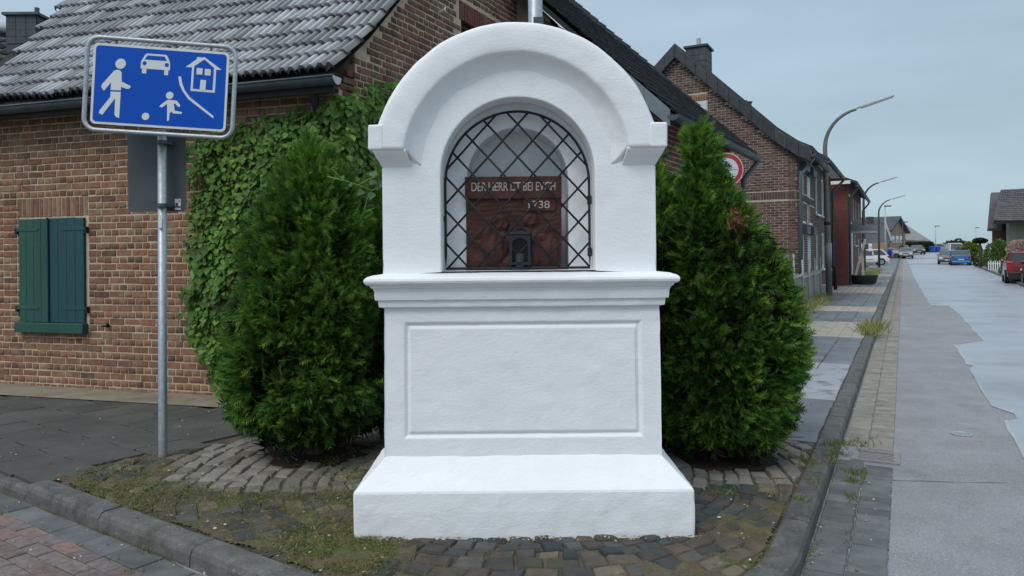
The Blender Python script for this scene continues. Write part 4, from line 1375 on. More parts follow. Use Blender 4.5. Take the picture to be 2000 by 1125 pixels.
# gutter, soffit board, downpipe
def gut_sec(p, along, outv, r, n=9, th=.006):
    return [p + outv * (r * math.sin(a)) - UP * (r * math.cos(a)) for a in np.linspace(-math.pi / 2, math.pi / 2, n)]
go = Vector((E0.x, E0.y, E0.z - .075)) + NA * .05
g = MB()
g.grid([gut_sec(go + DA * L - UP * .004 * L, DA, NA, .075) for L in (-.06, 2, 4, 5.7)])
g.tube([go + DA * L + NA * .075 - UP * .004 * L for L in (-.06, 2, 4, 5.7)], .011, 8)
gt = g.build('gutter', DKMETAL, hA, fix=False, smooth=True)
mm = gt.modifiers.new('thick', 'SOLIDIFY'); mm.thickness = .004
for L in (1.35, 3.2, 5.0):
    g = MB(); g.grid([gut_sec(go + DA * (L + d) + NA * .0, DA, NA, .0775) for d in (-.015, .015)]); g.build('gutter_strap', DKMETAL, gt, fix=False)
cp = gut_sec(go - DA * .062, DA, NA, .077, 14)
MB().prism(cp, -DA * .006).build('end_cap', plain('light_zinc', (.52, .56, .60), .45), gt)
so_ = Vector((E0.x, E0.y, E0.z - .11))
MB().obox(so_ + NA * .01 - UP * .10, DA * 5.5, -NA * .03, UP * .13).build('fascia', plain('dark_wood', (.022, .018, .016), .8), hA)
MB().obox(A0 + NA * .002 + UP * 3.165 , DA * 5.4, NA * .25, UP * .02).build('soffit', plain('dark_wood', (.022, .018, .016), .8), hA)
p0 = pix(600, 148, 7.38); p1 = pix(619, 212, 7.62)
MB().tube([p0, p0.lerp(p1, .15), p0.lerp(p1, .85), p1, Vector((p1.x, p1.y, .1))], .043, 16).build('downpipe', DKMETAL, hA, smooth=True)
c = p0.lerp(p1, .18); MB().tube([c, c + (p1 - p0).normalized() * .03], .05, 16).build('pipe_collar', DKMETAL, hA)
# shutters
GREEN = mat('green_shutter_paint', [(.016, .070, .056), (.028, .098, .076)], 5, .5, .3, 120, .002, stretch=(1, 1, .15),
            stains=[((.012, .022, .024), 18, .62, .1, .6), ((.045, .125, .10), 6, .58, .2, .5)])
GREEN_B = mat('blue_green_shutter_paint', [(.012, .058, .074), (.020, .078, .092)], 5, .5, .3, 120, .002, stretch=(1, 1, .15), stains=[((.012, .02, .026), 18, .64, .1, .6)])
s0, s1 = SH0 + .02, SH1 - .01
MB().obox(A0 + DA * s0 + UP * SHZ0 - NA * .06, DA * (s1 - s0), NA * .05, UP * 1.28).build('window', plain('black_pit', (.004, .004, .004), .9), hA)
mid = s1 - (s1 - s0) * .47
for nm, a0_, a1_, m_, npl, off in (('shutter', mid + .008, s1, GREEN, 4, .02), ('shutter', s0, mid - .004, GREEN_B, 4, .012)):
    zt = 1.965
    sh = MB().obox(A0 + DA * a0_ + UP * (SHZ0 + .06) + NA * (off - .012), DA * (a1_ - a0_), NA * .010, UP * (zt - SHZ0 - .065)).build(nm, m_, hA)
    w = (a1_ - a0_) / npl
    for i in range(npl):
        MB().obox(A0 + DA * (a0_ + i * w + .0015) + UP * (SHZ0 + .055) + NA * off, DA * (w - .003), NA * .022, UP * (zt - SHZ0 - .06 + rnd.uniform(-.004, .004))).build('plank', m_, sh, bevel=.004)
    for z in (SHZ0 + .20, zt - .15):
        e0, e1 = (a1_ - .30, a1_ + .03) if a0_ > mid else (a0_ - .03, a0_ + .32)
        MB().obox(A0 + DA * e0 + UP * z + NA * (off + .022), DA * (e1 - e0), NA * .006, UP * .038).build('strap_hinge', m_, sh, bevel=.004)
        e = a1_ + .03 if a0_ > mid else a0_ - .05
        MB().obox(A0 + DA * e + UP * (z - .03) + NA * .002, DA * .03, NA * .045, UP * .07).build('hinge_pin', IRON, sh)
MB().obox(A0 + DA * mid + UP * (SHZ0 + .05) + NA * .035, DA * .022, NA * .022, UP * 1.22).build('cover_strip', GREEN_B, hA, bevel=.003)
MB().obox(A0 + DA * (s0 - .03) + UP * (SHZ0 - .065) + NA * .005, DA * (s1 - s0 + .06), NA * .085, UP * .115).build('sill', GREEN, hA, bevel=.008)
c = pix(213, 636, 8.36); MB().tube([c, c + NA * .06, c + NA * .07 + DA * .03], .012, 8).tube([c + NA * .02 - UP * .02, c + NA * .02 + UP * .03], .014, 8).build('wall_hook', IRON, hA)
c = pix(863, 23, 9.2); MB().tube([c - GNA * .05, c + GNA * .05 + UP * .012], .012, 6).tube([c + GNA * .05 - GA * .03, c + GNA * .05 + UP * .05], .012, 6).build('wall_anchor', WHITEFRAME, hA)

# neighbour's roof and slate-clad chimney over the left end
SLATE = mat('dark_slate', [(.04, .05, .06), (.07, .08, .095)], 9, .55, .2, 60, .003, rv=.12)
nb = thing('neighbour_house', 'dark roofed house with a slate clad chimney behind the left end of the corrugated roof', 'house', tuple(gnd(20, 620)))
ca, cb = pix(33, 88, 14.4), pix(103, 88, 14.4)
w = cb.x - ca.x
ch = MB().box(ca.x, cb.x - .12, 14.1, 14.8, ca.z - 1.4, ca.z + .48).build('chimney', SLATE, nb)
for i in range(4):
    for j in range(3):
        MB().box(ca.x + .005 + j * (w - .12) / 3, ca.x - .005 + (j + 1) * (w - .12) / 3, 14.085, 14.0995, ca.z - .06 + i * .135, ca.z + .07 + i * .135).build('slate', SLATE, ch)
        MB().box(cb.x - .1195, cb.x - .105, 14.1 + .005 + j * .235, 14.1 + .23 + j * .235, ca.z - .06 + i * .135, ca.z + .07 + i * .135).build('slate', SLATE, ch)
MB().box(ca.x - .05, cb.x - .06, 14.04, 14.86, ca.z + .481, ca.z + .53).build('cap', DKMETAL, ch)
MB().tube([(cb.x - .3, 14.4, ca.z + .53), (cb.x - .3, 14.4, ca.z + .72)], .045, 10).build('flue', DKMETAL, ch)
rz = pix(5, 66, 15).z
g = MB(); g.grid([[(-16, 11, rz - 3.2), (-5.5, 11, rz - 3.2)], [(-16, 15, rz), (-5.5, 15, rz)], [(-16, 19, rz - 3.2), (-5.5, 19, rz - 3.2)]])
TILE_DK = mat('black_brown_tile', [(.030, .032, .036), (.062, .064, .07)], 5, .55, .4, 60, .006, rv=.25, stains=[((.085, .085, .075), 9, .6, .12, .6), ((.055, .06, .025), 12, .64, .1, .5)])
nr = g.build('roof', TILE_DK, nb, fix=False)
t2 = tile_tpl('tileS', lambda x: .5 + .5 * math.cos(2 * math.pi * x), 7, TILE_DK, .035, .03)
it = []
for i in range(14):
    for j in range(36):
        o = Vector((-12.8 + j * .22, 15 - 1.0 * .29 * (i + 1) * .78, rz - .29 * (i + 1) * .625 + .03))
        up = Vector((0, .27, .216)); it.append((nr, t2, frame(o, Vector((.22, 0, 0)), up, Vector((0, -.625, .78)))))
place('roof_tile', it, 40, lambda u, v: u < 60 and v < 130, 'roof_tiles')
MB().box(-15.5, -5.9, 11.3, 18.6, -.1, rz - 3.1).build('wall', mat('plain_brown_brick', [(.12, .07, .05), (.2, .12, .09)], 6, .9, .4, 60, .006), nb)
# pale skylight dome at the very edge
MB().lathe([(.34, 0), (.32, .12), (.24, .22), (.12, .28), (.02, .30)], pix(-2, 68, 14.95), n=16).build('roof_dome', plain('pale_dome', (.5, .52, .52), .4), nb, smooth=True)

# ------------------------------------------------------------------ second house: dark pantiles, eave along the street
EB = Vector((.5, .866, 0)); PB_ = Vector((-.866, .5, 0)); BN = Vector((2.10, 9.8, 3.38)); TB = .949; LB = 5.19
hB = thing('tiled_house', 'house with a steep black pantile roof coming low down to the street behind the shrine', 'house', (BN.x - .8, BN.y + 1, 0))
def rb(e, q, dz=0): return BN + EB * e + PB_ * q + UP * (TB * q + dz)
g = MB(); g.grid([[rb(.02, q, -.06), rb(LB, q, -.06)] for q in (0, 2, 4.6)] + [[rb(.02, 9.2, -.06) - UP * 9.2 * TB, rb(LB, 9.2, -.06) - UP * 9.2 * TB]])
roofB = g.build('roof', plain('roof_underlay', (.02, .018, .016), .9), hB, fix=False)
t3 = tile_tpl('tileB', lambda x: (.5 + .5 * math.cos(2 * math.pi * 2 * x)), 9, TILE_DK, .026, .03)
itemsT = []
q = 0
nB = PB_ * -TB + UP; nB.normalize()
while q < 4.5:
    n = int(LB / .235) + 1
    for i in range(n):
        o = rb(i * .235 - .03, q, .0) + nB * rnd.uniform(.0, .006)
        itemsT.append((roofB, t3, frame(o, EB * .235, PB_ * .222 + UP * .222 * TB, nB) @ Matrix.Rotation(rnd.uniform(-.01, .01), 4, 'Z')))
    q += .185
place('roof_tile', itemsT, 300, lambda u, v: v < 310 and u > 1050, 'roof_tiles')
g = MB()
gb = BN - PB_ * .06 - UP * .07
g.grid([gut_sec(gb + EB * L - UP * .003 * L, EB, -PB_, .075) for L in (-.03, 2, 4, LB + .05)]); g.tube([gb + EB * L - PB_ * .075 - UP * .003 * L for L in (-.03, 2, 4, LB + .05)], .010, 8)
gt = g.build('gutter', DKMETAL, hB, fix=False, smooth=True); mm = gt.modifiers.new('thick', 'SOLIDIFY'); mm.thickness = .004
MB().prism(gut_sec(gb - EB * .032, EB, -PB_, .077, 12), -EB * .005).build('end_cap', DKMETAL, gt)
for L in np.arange(.4, 5.2, .62):
    g = MB(); g.grid([gut_sec(gb + EB * (L + d) + UP * 0, EB, -PB_, .079) for d in (-.02, .02)]); g.build('gutter_strap', DKMETAL, gt, fix=False)
# metal verge boards at the lower end of the near rake
FLASH = mat('grey_flashing', [(.15, .18, .20), (.22, .25, .28)], 8, .4, .08, 40, .002, metal=.3)
for q0_, q1_ in ((-.02, .33), (.335, .76)):
    MB().hexa([rb(-.035, q0_, -.20), rb(-.035, q1_, -.22), rb(-.02, q1_, -.22), rb(-.02, q0_, -.20), rb(-.035, q0_, .03), rb(-.035, q1_, .03), rb(-.02, q1_, .03), rb(-.02, q0_, .03)]).build('verge_board', FLASH, hB)
MB().hexa([rb(.0, .77, -.12), rb(.0, 4.6, -.12), rb(.03, 4.6, -.12), rb(.03, .77, -.12), rb(.0, .77, -.03), rb(.0, 4.6, -.03), rb(.03, 4.6, -.03), rb(.03, .77, -.03)]).build('verge_board', plain('dark_wood', (.022, .018, .016), .8), hB)
for q0_ in (1.15, 1.75):
    MB().hexa([rb(-.03, q0_, -.22), rb(-.03, q0_ + .45, -.20), rb(.25, q0_ + .45, -.20), rb(.25, q0_, -.22), rb(-.03, q0_, -.17), rb(-.03, q0_ + .45, -.15), rb(.25, q0_ + .45, -.15), rb(.25, q0_, -.17)]).build('eaves_board', plain('red_brown_board', (.20, .07, .05), .7) if q0_ < 1.5 else plain('dark_wood', (.022, .018, .016), .8), hB)
RENDERB = mat('stained_render', [(.20, .165, .115), (.30, .255, .185)], 3.5, .95, .5, 50, .01, stains=[((.10, .085, .065), 2.2, .52, .15, .7)])
def wb(e, q, z): return Vector((BN.x, BN.y, 0)) + EB * e + PB_ * q + UP * z
MB().prism([wb(.28, .42, -.1), wb(.28, 8.8, -.1), wb(.28, 8.8, 3.2), wb(.28, 4.6, 3.3 + 4.6 * TB - .2), wb(.28, .42, 3.3 + .42 * TB - .1)], EB * .25).build('gable_wall', RENDERB, hB)
sw = MB().prism([wb(.28, .42, -.1), wb(LB - .1, .42, -.1), wb(LB - .1, .42, 3.5), wb(.28, .42, 3.5)], PB_ * .25).build('street_wall', MORTAR, hB)
it = []
z = 1.4; r = 0
while z < 3.5:
    e = .28 + (0 if r % 2 else .11)
    while e < LB - .2:
        it.append((sw, tpl_box(.21, .064, .05, .005, rnd.randrange(4), BRICK_GABLE), frame(wb(e + .105, .42, z + .04) - PB_ * rnd.uniform(.004, .01), EB, UP, -PB_))); e += .222
    z += .0775; r += 1
place('brick', it, 60, lambda u, v: 1300 < u < 1345 and 270 < v < 330, 'bricks')
MB().prism([wb(.05, .0, 3.36), wb(LB, .0, 3.36), wb(LB, .44, 3.50), wb(.05, .44, 3.50)], -UP * .02).build('soffit', plain('dark_wood', (.022, .018, .016), .8), hB)
for e in np.arange(.3, LB, .62): MB().bar(wb(e, -.02, 3.30), wb(e, .5, 3.72), .08, .1).build('rafter', plain('dark_wood', (.022, .018, .016), .8), hB)
pe = gb + EB * (LB - .03) - UP * .05
p2 = pix(1452, 352, 14.0)
MB().tube([pe, pe - UP * .06, p2, p2 - UP * .3, Vector((p2.x, p2.y, .05))], .045, 12).build('downpipe', DKMETAL, hB, smooth=True)

# ================================================================== PLANTS
def cheap_noise(P, f, seed, n=14):
    r = np.random.default_rng(seed)
    k = r.normal(0, f, (n, 3)); ph = r.uniform(0, 6.28, n)
    return np.cos(P @ k.T + ph).sum(1) / math.sqrt(n)
def sprays(pos, axis, length, width, seed, tpl):
    """one flat scaly spray per position"""
    r = np.random.default_rng(seed)
    n = len(pos)
    rv = r.normal(size=(n, 3))
    side = np.cross(axis, rv); side /= np.linalg.norm(side, axis=1, keepdims=True) + 1e-9
    nrm = np.cross(side, axis)
    V0_, F0_ = tpl
    V = pos[:, None, :] + axis[:, None, :] * (V0_[None, :, 1:2] * length[:, None, None]) + side[:, None, :] * (V0_[None, :, 0:1] * width[:, None, None]) + nrm[:, None, :] * (V0_[None, :, 2:3] * length[:, None, None])
    F = F0_[None] + (np.arange(n) * len(V0_))[:, None, None]
    return V.reshape(-1, 3), F.reshape(-1, 3)
def spray_tpl(k=5, curl=.12):
    V = [(0, i / k, curl * (i / k) ** 2) for i in range(k + 1)]
    F = []
    for i in range(k):
        w = .52 * math.sin(math.pi * (i + .9) / (k + 1.1)) + .08
        for s_ in (-1, 1):
            V.append((s_ * w, (i + 1.25) / k * .98, curl * ((i + 1) / k) ** 2 + .05 * s_)); F.append((i, i + 1, len(V) - 1))
    V.append((0, 1.18, curl * 1.2)); F.append((k - 1, k, len(V) - 1))
    return np.array(V), np.array(F)
def thuja_tpl(k=8):
    V = [(.03 * math.sin(i), i / k, .10 * (i / k) ** 2) for i in range(k + 1)]
    F = []
    for i in range(k):
        w = (.46 * math.sin(math.pi * (i + 1.1) / (k + 1.6)) + .05) * (1 + .25 * math.sin(i * 2.4))
        for s_ in (-1, 1):
            V.append((s_ * w, min(1.25, (i + 2.1) / k), .10 * ((i + 1) / k) ** 2 + .06 * s_)); F.append((i, i + 1, len(V) - 1))
    V.append((0, 1.3, .16)); F.append((k - 1, k, len(V) - 1))
    return np.array(V), np.array(F)
SPT = thuja_tpl()
THUJA = leafy('thuja_green', [(.018, .050, .014), (.042, .112, .024), (.068, .175, .034), (.105, .235, .042), (.15, .29, .055)], .3, (.07, .165, .030), 2.2)
THUJA_TIP = leafy('thuja_tip_green', [(.095, .215, .03), (.14, .28, .036), (.18, .335, .045), (.23, .39, .06)], .35)
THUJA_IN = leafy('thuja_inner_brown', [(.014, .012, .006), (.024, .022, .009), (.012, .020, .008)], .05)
BARK = mat('grey_brown_bark', [(.05, .04, .032), (.11, .09, .07)], 18, .95, .9, 40, .02, stretch=(1, 1, .25))
DEAD = leafy('dead_thuja', [(.20, .10, .045), (.30, .16, .08), (.15, .075, .035)], .1)
def thuja(label, lobes, trunks, seed, n, group, dead=None):
    """lobes: (x, y, [(z, r)...], weight)"""
    t0 = trunks[0]
    root = thing('thuja', label, 'conifer', (t0[0].x, t0[0].y, 0), 0, group)
    for a, b, rr in trunks:
        MB().tube([a - UP * .1, a + UP * .05, a.lerp(b, .5), b], [rr * 1.35, rr * 1.1, rr, rr * .7], 10).build('trunk', BARK, root, smooth=True)
    r = np.random.default_rng(seed)
    PP, AA, LL, kind = [], [], [], []
    tot = sum(l[3] for l in lobes)
    for lx, ly, prof, wgt in lobes:
        m = int(n * wgt / tot)
        zz = np.array([p[0] for p in prof]); rr = np.array([p[1] for p in prof])
        zs = np.linspace(zz[0], zz[-1], 400); rs = np.interp(zs, zz, rr)
        w = np.maximum(rs, .03); cdf = np.cumsum(w) / w.sum()
        z = np.interp(r.random(m), cdf, zs)
        th = r.random(m) * 2 * math.pi
        R = np.maximum(np.interp(z, zz, rr) - .075, .012)
        dirv = np.stack([np.cos(th), np.sin(th), np.zeros(m)], 1)
        surf = np.stack([lx + dirv[:, 0] * R, ly + dirv[:, 1] * R, z], 1)
        l2 = cheap_noise(surf * np.array([1, 1, .8]), 13, seed + 2)
        lump = cheap_noise(surf * np.array([1, 1, .75]), 5.5, seed + 1) * .05 + l2 * .042
        f = 1 - np.abs(r.normal(0, .10, m))
        rad = R * (f + lump) + lump * .3
        tipf = np.clip((z - zz[0]) / (zz[-1] - zz[0]), 0, 1)
        pos = np.stack([lx + dirv[:, 0] * rad, ly + dirv[:, 1] * rad, z + r.normal(0, .02, m)], 1)
        up = .35 + 1.3 * tipf ** 2
        ax = dirv * .85 + np.array([0, 0, 1]) * up[:, None] * r.uniform(.2, 1.2, m)[:, None] + r.normal(0, .38, (m, 3))
        ax[:, 2] -= .5 * (z < zz[0] + .35)
        ax /= np.linalg.norm(ax, axis=1, keepdims=True)
        PP.append(pos); AA.append(ax); LL.append(r.uniform(.055, .10, m) * r.choice([.8, 1, 1, 1.5], m)); gap = (l2 < -.75) & (f > .86)
        PP[-1], AA[-1], LL[-1] = PP[-1][~gap], AA[-1][~gap], LL[-1][~gap]; f, lump, tipf = f[~gap], lump[~gap], tipf[~gap]; kind.append((f + lump * .9 > .94) | (tipf > .8))
    P, A, L, K = np.concatenate(PP), np.concatenate(AA), np.concatenate(LL), np.concatenate(kind)
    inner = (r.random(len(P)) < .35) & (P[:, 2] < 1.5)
    K = K & (r.random(len(P)) < .75)
    V, F = sprays(P[~K], A[~K], L[~K], L[~K] * .62, seed + 3, SPT)
    link('crown', np_mesh('crown', V, F, THUJA), root)
    V, F = sprays(P[K], A[K], L[K] * .9, L[K] * .48, seed + 4, SPT)
    link('shoot_tips', np_mesh('shoot_tips', V, F, THUJA_TIP), root)
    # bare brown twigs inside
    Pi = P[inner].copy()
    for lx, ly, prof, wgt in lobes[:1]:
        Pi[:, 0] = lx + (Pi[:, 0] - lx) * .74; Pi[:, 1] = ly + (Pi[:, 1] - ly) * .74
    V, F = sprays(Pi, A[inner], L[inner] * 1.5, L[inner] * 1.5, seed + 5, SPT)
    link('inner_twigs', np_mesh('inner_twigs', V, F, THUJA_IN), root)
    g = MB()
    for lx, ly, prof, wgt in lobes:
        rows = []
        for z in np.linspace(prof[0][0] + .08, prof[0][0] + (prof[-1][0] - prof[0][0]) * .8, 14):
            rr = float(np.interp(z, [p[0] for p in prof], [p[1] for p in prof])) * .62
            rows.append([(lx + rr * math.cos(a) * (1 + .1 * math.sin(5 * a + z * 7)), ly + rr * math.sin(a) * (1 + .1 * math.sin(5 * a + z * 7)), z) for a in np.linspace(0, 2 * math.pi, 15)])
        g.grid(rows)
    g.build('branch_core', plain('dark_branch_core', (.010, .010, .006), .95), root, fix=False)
    if dead:
        c, rad, m = dead
        Pd = np.array(c) + r.normal(0, 1, (m, 3)) * np.array([rad * .55, rad * .5, rad])
        Ad = np.array([0, -.5, -.6]) + r.normal(0, .5, (m, 3)); Ad /= np.linalg.norm(Ad, axis=1, keepdims=True)
        V, F = sprays(Pd, Ad, r.uniform(.03, .055, m), r.uniform(.02, .045, m), seed + 9, SPT)
        tag(link('dead_foliage', np_mesh('dead_foliage', V, F, DEAD), root), 'brown withered patch')
    return root
def P3(u, v, Y): return pix(u, v, Y)
LX, LY = -1.52, 5.62
thuja('broad green thuja left of the white shrine in front of the ivy, with two trunks',
      [(LX, LY, [(.19, .26), (.24, .42), (.36, .59), (.52, .66), (.91, .64), (1.3, .58), (1.69, .48), (2.05, .30), (2.22, .18), (2.36, .03)], 1.0),
       (LX + .10, LY + .02, [(1.0, .3), (1.6, .30), (2.0, .22), (2.28, .03)], .16)],
      [(Vector((-1.50, 5.58, 0)), Vector((-1.46, 5.6, 1.2)), .055), (Vector((-1.38, 5.85, 0)), Vector((-1.22, 5.86, 1.3)), .05)], 31, 30000, 'thujas beside the shrine')
thuja('smaller darker thuja squeezed between the broad left thuja and the shrine',
      [(-1.02, 5.86, [(.22, .16), (.5, .34), (.9, .40), (1.3, .38), (1.7, .28), (1.95, .16), (2.1, .03)], 1.0)],
      [(Vector((-1.02, 5.95, 0)), Vector((-1.02, 5.9, 1.0)), .05)], 47, 12000, 'thujas beside the shrine')
RX, RY_ = 1.56, 5.5
thuja('tall thuja right of the white shrine with twin pointed tops and a brown withered patch',
      [(RX, RY_, [(.12, .30), (.18, .44), (.33, .54), (.78, .56), (1.28, .45), (1.66, .31), (1.82, .20), (1.94, .08), (2.0, .02)], 1.0),
       (1.375, 5.45, [(1.0, .36), (1.5, .28), (1.9, .17), (2.1, .115), (2.25, .09), (2.40, .04)], .26), (1.47, 5.5, [(1.6, .20), (1.95, .12), (2.1, .095), (2.32, .03)], .14)],
      [(Vector((1.5, 5.5, 0)), Vector((1.52, 5.5, 1.3)), .06)], 63, 30000, 'thujas beside the shrine', (pix(1436, 428, 5.17), .042, 110))
thuja('narrow thuja close behind the right edge of the shrine',
      [(1.10, 5.62, [(.18, .22), (.5, .38), (1.0, .40), (1.5, .34), (1.9, .20), (2.2, .08), (2.36, .01)], 1.0)],
      [(Vector((1.1, 5.65, 0)), Vector((1.1, 5.65, 1.2)), .05)], 79, 12000, 'thujas beside the shrine')

# ivy: overlapping leaves hanging on stems
IVY = leafy('ivy_leaf', [(.050, .115, .018), (.075, .165, .022), (.105, .22, .03), (.15, .28, .04), (.20, .34, .06)], .22, (.05, .115, .018), 3.0, .55)
ivy = thing('ivy', 'thick green ivy of overlapping leaves covering the corner of the brick house', 'climbing plant', tuple(A0 + NA * .2))
LV = np.array([(0, 0, 0), (.38, .12, .06), (.52, .42, .03), (.30, .72, .0), (0, 1.08, -.06), (-.30, .72, .0), (-.52, .42, .03), (-.38, .12, .06), (0, .55, -.05)])
LF = [(8, 0, 1), (8, 1, 2), (8, 2, 3), (8, 3, 4), (8, 4, 5), (8, 5, 6), (8, 6, 7), (8, 7, 0)]
me_leaf = []
for k in range(4):
    V = LV.copy(); rr_ = random.Random(k); V[:, :2] *= 1 + np.array([[rr_.uniform(-.08, .08), rr_.uniform(-.08, .08)] for _ in range(9)])
    V[:, 2] += np.array([rr_.uniform(-.03, .03) for _ in range(9)])
    me = bpy.data.meshes.new('leaf'); me.from_pydata(V.tolist(), [], LF); me.materials.append(IVY)
    TPL['leaf%d' % k] = (V, np.array(LF), me)
def ivy_top(L): return float(np.interp(L, [-.3, 0, .25, .6, 1.2, 1.9], [3.18, 3.12, 3.02, 2.96, 2.86, 2.74]))
leaves = []
def ivy_leaf(p, n, up_, sz):
    down = (Vector((rnd.gauss(0, .28), rnd.gauss(0, .28), -1)))
    nn = (n + Vector((rnd.gauss(0, .33), rnd.gauss(0, .33), rnd.gauss(.28, .3)))).normalized()
    y = (down - nn * down.dot(nn)).normalized()
    x = y.cross(nn)
    leaves.append((ivy, TPL['leaf%d' % rnd.randrange(4)], frame(p, x * sz, y * sz, nn * sz)))
def ivy_thick(a, z, s_): return .13 + .045 * math.sin(a * 4.1 + z * 2.3 + s_) + .04 * math.sin(z * 6.3 - a * 5 + s_) + .02 * math.sin(a * 15 + z * 11)
for i in range(8600):
    L = rnd.uniform(-.1, 2.12); z = rnd.uniform(.02, 3.1)
    if z > ivy_top(L) + .03 * math.sin(L * 17) + rnd.gauss(0, .03): continue
    edge = 1.80 if z > .95 else 1.36 + .44 * z / .95
    if L > edge + .04 * math.sin(z * 13) + rnd.gauss(0, .035): continue
    d = ivy_thick(L, z, 0) * (1 if ivy_top(L) - z > .15 else .8) - abs(rnd.gauss(0, .035))
    ivy_leaf(A0 + DA * L + NA * max(.02, d) + UP * z, NA, UP, rnd.choice((.030, .042, .05, .058, .074)) * rnd.uniform(.85, 1.15))
def ivy_topg(q): return float(np.interp(q, [-.2, .1, .45, .75, 1.1, 1.6, 2.2], [3.10, 3.16, 3.32, 3.40, 3.34, 3.10, 2.5]))
for i in range(6200):
    q = rnd.uniform(-.15, 1.9); z = rnd.uniform(.3, 3.45)
    if z > ivy_topg(q) + rnd.gauss(0, .025) or z < 1.2 and rnd.random() < .7: continue
    d = ivy_thick(q, z, 2) + .05 - abs(rnd.gauss(0, .035))
    ivy_leaf(A0 + GA * q + GNA * max(.02, d) + UP * z, (GNA * .8 + NA * .4).normalized(), UP, rnd.choice((.030, .042, .05, .058, .074)) * rnd.uniform(.85, 1.15))
for i in range(1200):      # round the corner
    z = rnd.uniform(.2, 3.1); a = rnd.uniform(0, 1)
    d = (NA * (1 - a) + GNA * a).normalized()
    ivy_leaf(A0 + d * (.16 - abs(rnd.gauss(0, .03))) + UP * z, d, UP, rnd.choice((.030, .042, .05, .058, .074)) * rnd.uniform(.85, 1.15))
for i in range(160):       # the lower left hem hangs clear of the wall
    z = rnd.uniform(.05, 1.2); L = 1.36 + .44 * min(1, z / .95) + rnd.gauss(-.05, .05)
    ivy_leaf(A0 + DA * L + NA * rnd.uniform(.03, .17) + UP * z, NA, UP, rnd.uniform(.05, .085))
okI = lambda u, v: u < 760 and not (170 < u < 460 and v < 268) and not (460 < u < 740 and v > 260 + abs(u - 600) * 1.7)
place('leaf', leaves, 300, okI, 'leaves')
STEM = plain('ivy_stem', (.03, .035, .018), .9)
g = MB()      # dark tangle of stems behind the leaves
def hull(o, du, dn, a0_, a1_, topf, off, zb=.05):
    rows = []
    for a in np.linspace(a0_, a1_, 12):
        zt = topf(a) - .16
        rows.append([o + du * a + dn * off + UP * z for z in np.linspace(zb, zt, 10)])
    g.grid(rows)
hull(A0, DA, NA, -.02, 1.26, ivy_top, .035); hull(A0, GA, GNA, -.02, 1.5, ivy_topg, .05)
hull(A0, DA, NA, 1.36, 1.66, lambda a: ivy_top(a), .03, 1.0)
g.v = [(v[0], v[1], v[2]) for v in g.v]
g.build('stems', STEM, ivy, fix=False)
vine = MB()     # loose bramble shoots reaching over the thuja
pp = [pix(640, 345, 5.0), pix(672, 352, 4.96), pix(700, 362, 5.0), pix(726, 372, 5.1), pix(740, 366, 5.15)]
vine.tube(pp, .0035, 5).tube([pp[1], pix(655, 336, 4.95), pix(648, 330, 4.95)], .0025, 5).tube([pp[2], pix(716, 352, 5.0), pix(740, 340, 5.05)], .003, 5).tube([pp[3], pix(716, 392, 5.1), pix(712, 408, 5.1)], .0025, 5)
br = thing('bramble', 'thin pale green climbing shoot reaching over the left thuja towards the shrine', 'climbing plant', tuple(Vector((pp[4].x, pp[4].y + .3, 0))))
vine.build('shoot', plain('pale_shoot', (.16, .24, .08), .7), br)
SHOOT = leafy('shoot_leaf', [(.06, .12, .05), (.10, .19, .08), (.14, .24, .06)], .3)
for u, v, s_ in ((736, 340, .06), (722, 352, .055), (742, 352, .07), (710, 372, .05), (727, 376, .06), (700, 354, .035), (668, 344, .03), (684, 358, .03)):
    p = pix(u, v, 5.02 + rnd.uniform(0, .08))
    y = Vector((rnd.gauss(0, .5), rnd.gauss(0, .3), -.5 + rnd.gauss(0, .4))).normalized(); nn = (Vector((0, -1, .5)) + Vector((rnd.gauss(0, .3), 0, rnd.gauss(0, .3)))).normalized()
    y = (y - nn * y.dot(nn)).normalized(); x = y.cross(nn)
    V, Fz = TPL['leaf0'][0], TPL['leaf0'][1]
    M = np.array(frame(p, x * s_, y * s_, nn * s_))
    link('leaf', np_mesh('leaf', V @ M[:3, :3].T + M[:3, 3], Fz, SHOOT), br)

# ================================================================== HOUSES DOWN THE STREET
BRICK_C = mat('brown_facing_brick', [(.65, .65, .65), (1.15, 1.12, 1.1)], 10, .88, .4, 80, .005,
              palette=[(.145, .084, .065), (.115, .068, .056), (.175, .104, .08), (.08, .054, .05), (.15, .09, .071), (.135, .074, .06)], rv=.15)
BRICK_D = mat('dark_facing_brick', [(.65, .65, .65), (1.15, 1.12, 1.1)], 10, .88, .4, 80, .005, palette=[(.115, .082, .07), (.092, .066, .058), (.14, .098, .08), (.075, .058, .054)], rv=.15)
MORT_D = mat('grey_mortar', [(.22, .19, .165), (.32, .28, .25)], 9, .95, .3, 100, .004)
BACKDARK = plain('dim_room', (.03, .03, .032), .5)
SHUT = mat('white_roller_shutter', [(.55, .57, .59), (.66, .68, .70)], 4, .5, .1, 40, .002)
ROOF_C = mat('anthracite_tile', [(.028, .031, .036), (.055, .06, .068)], 6, .5, .3, 60, .006, rv=.2, stains=[((.085, .085, .075), 7, .62, .12, .5)])
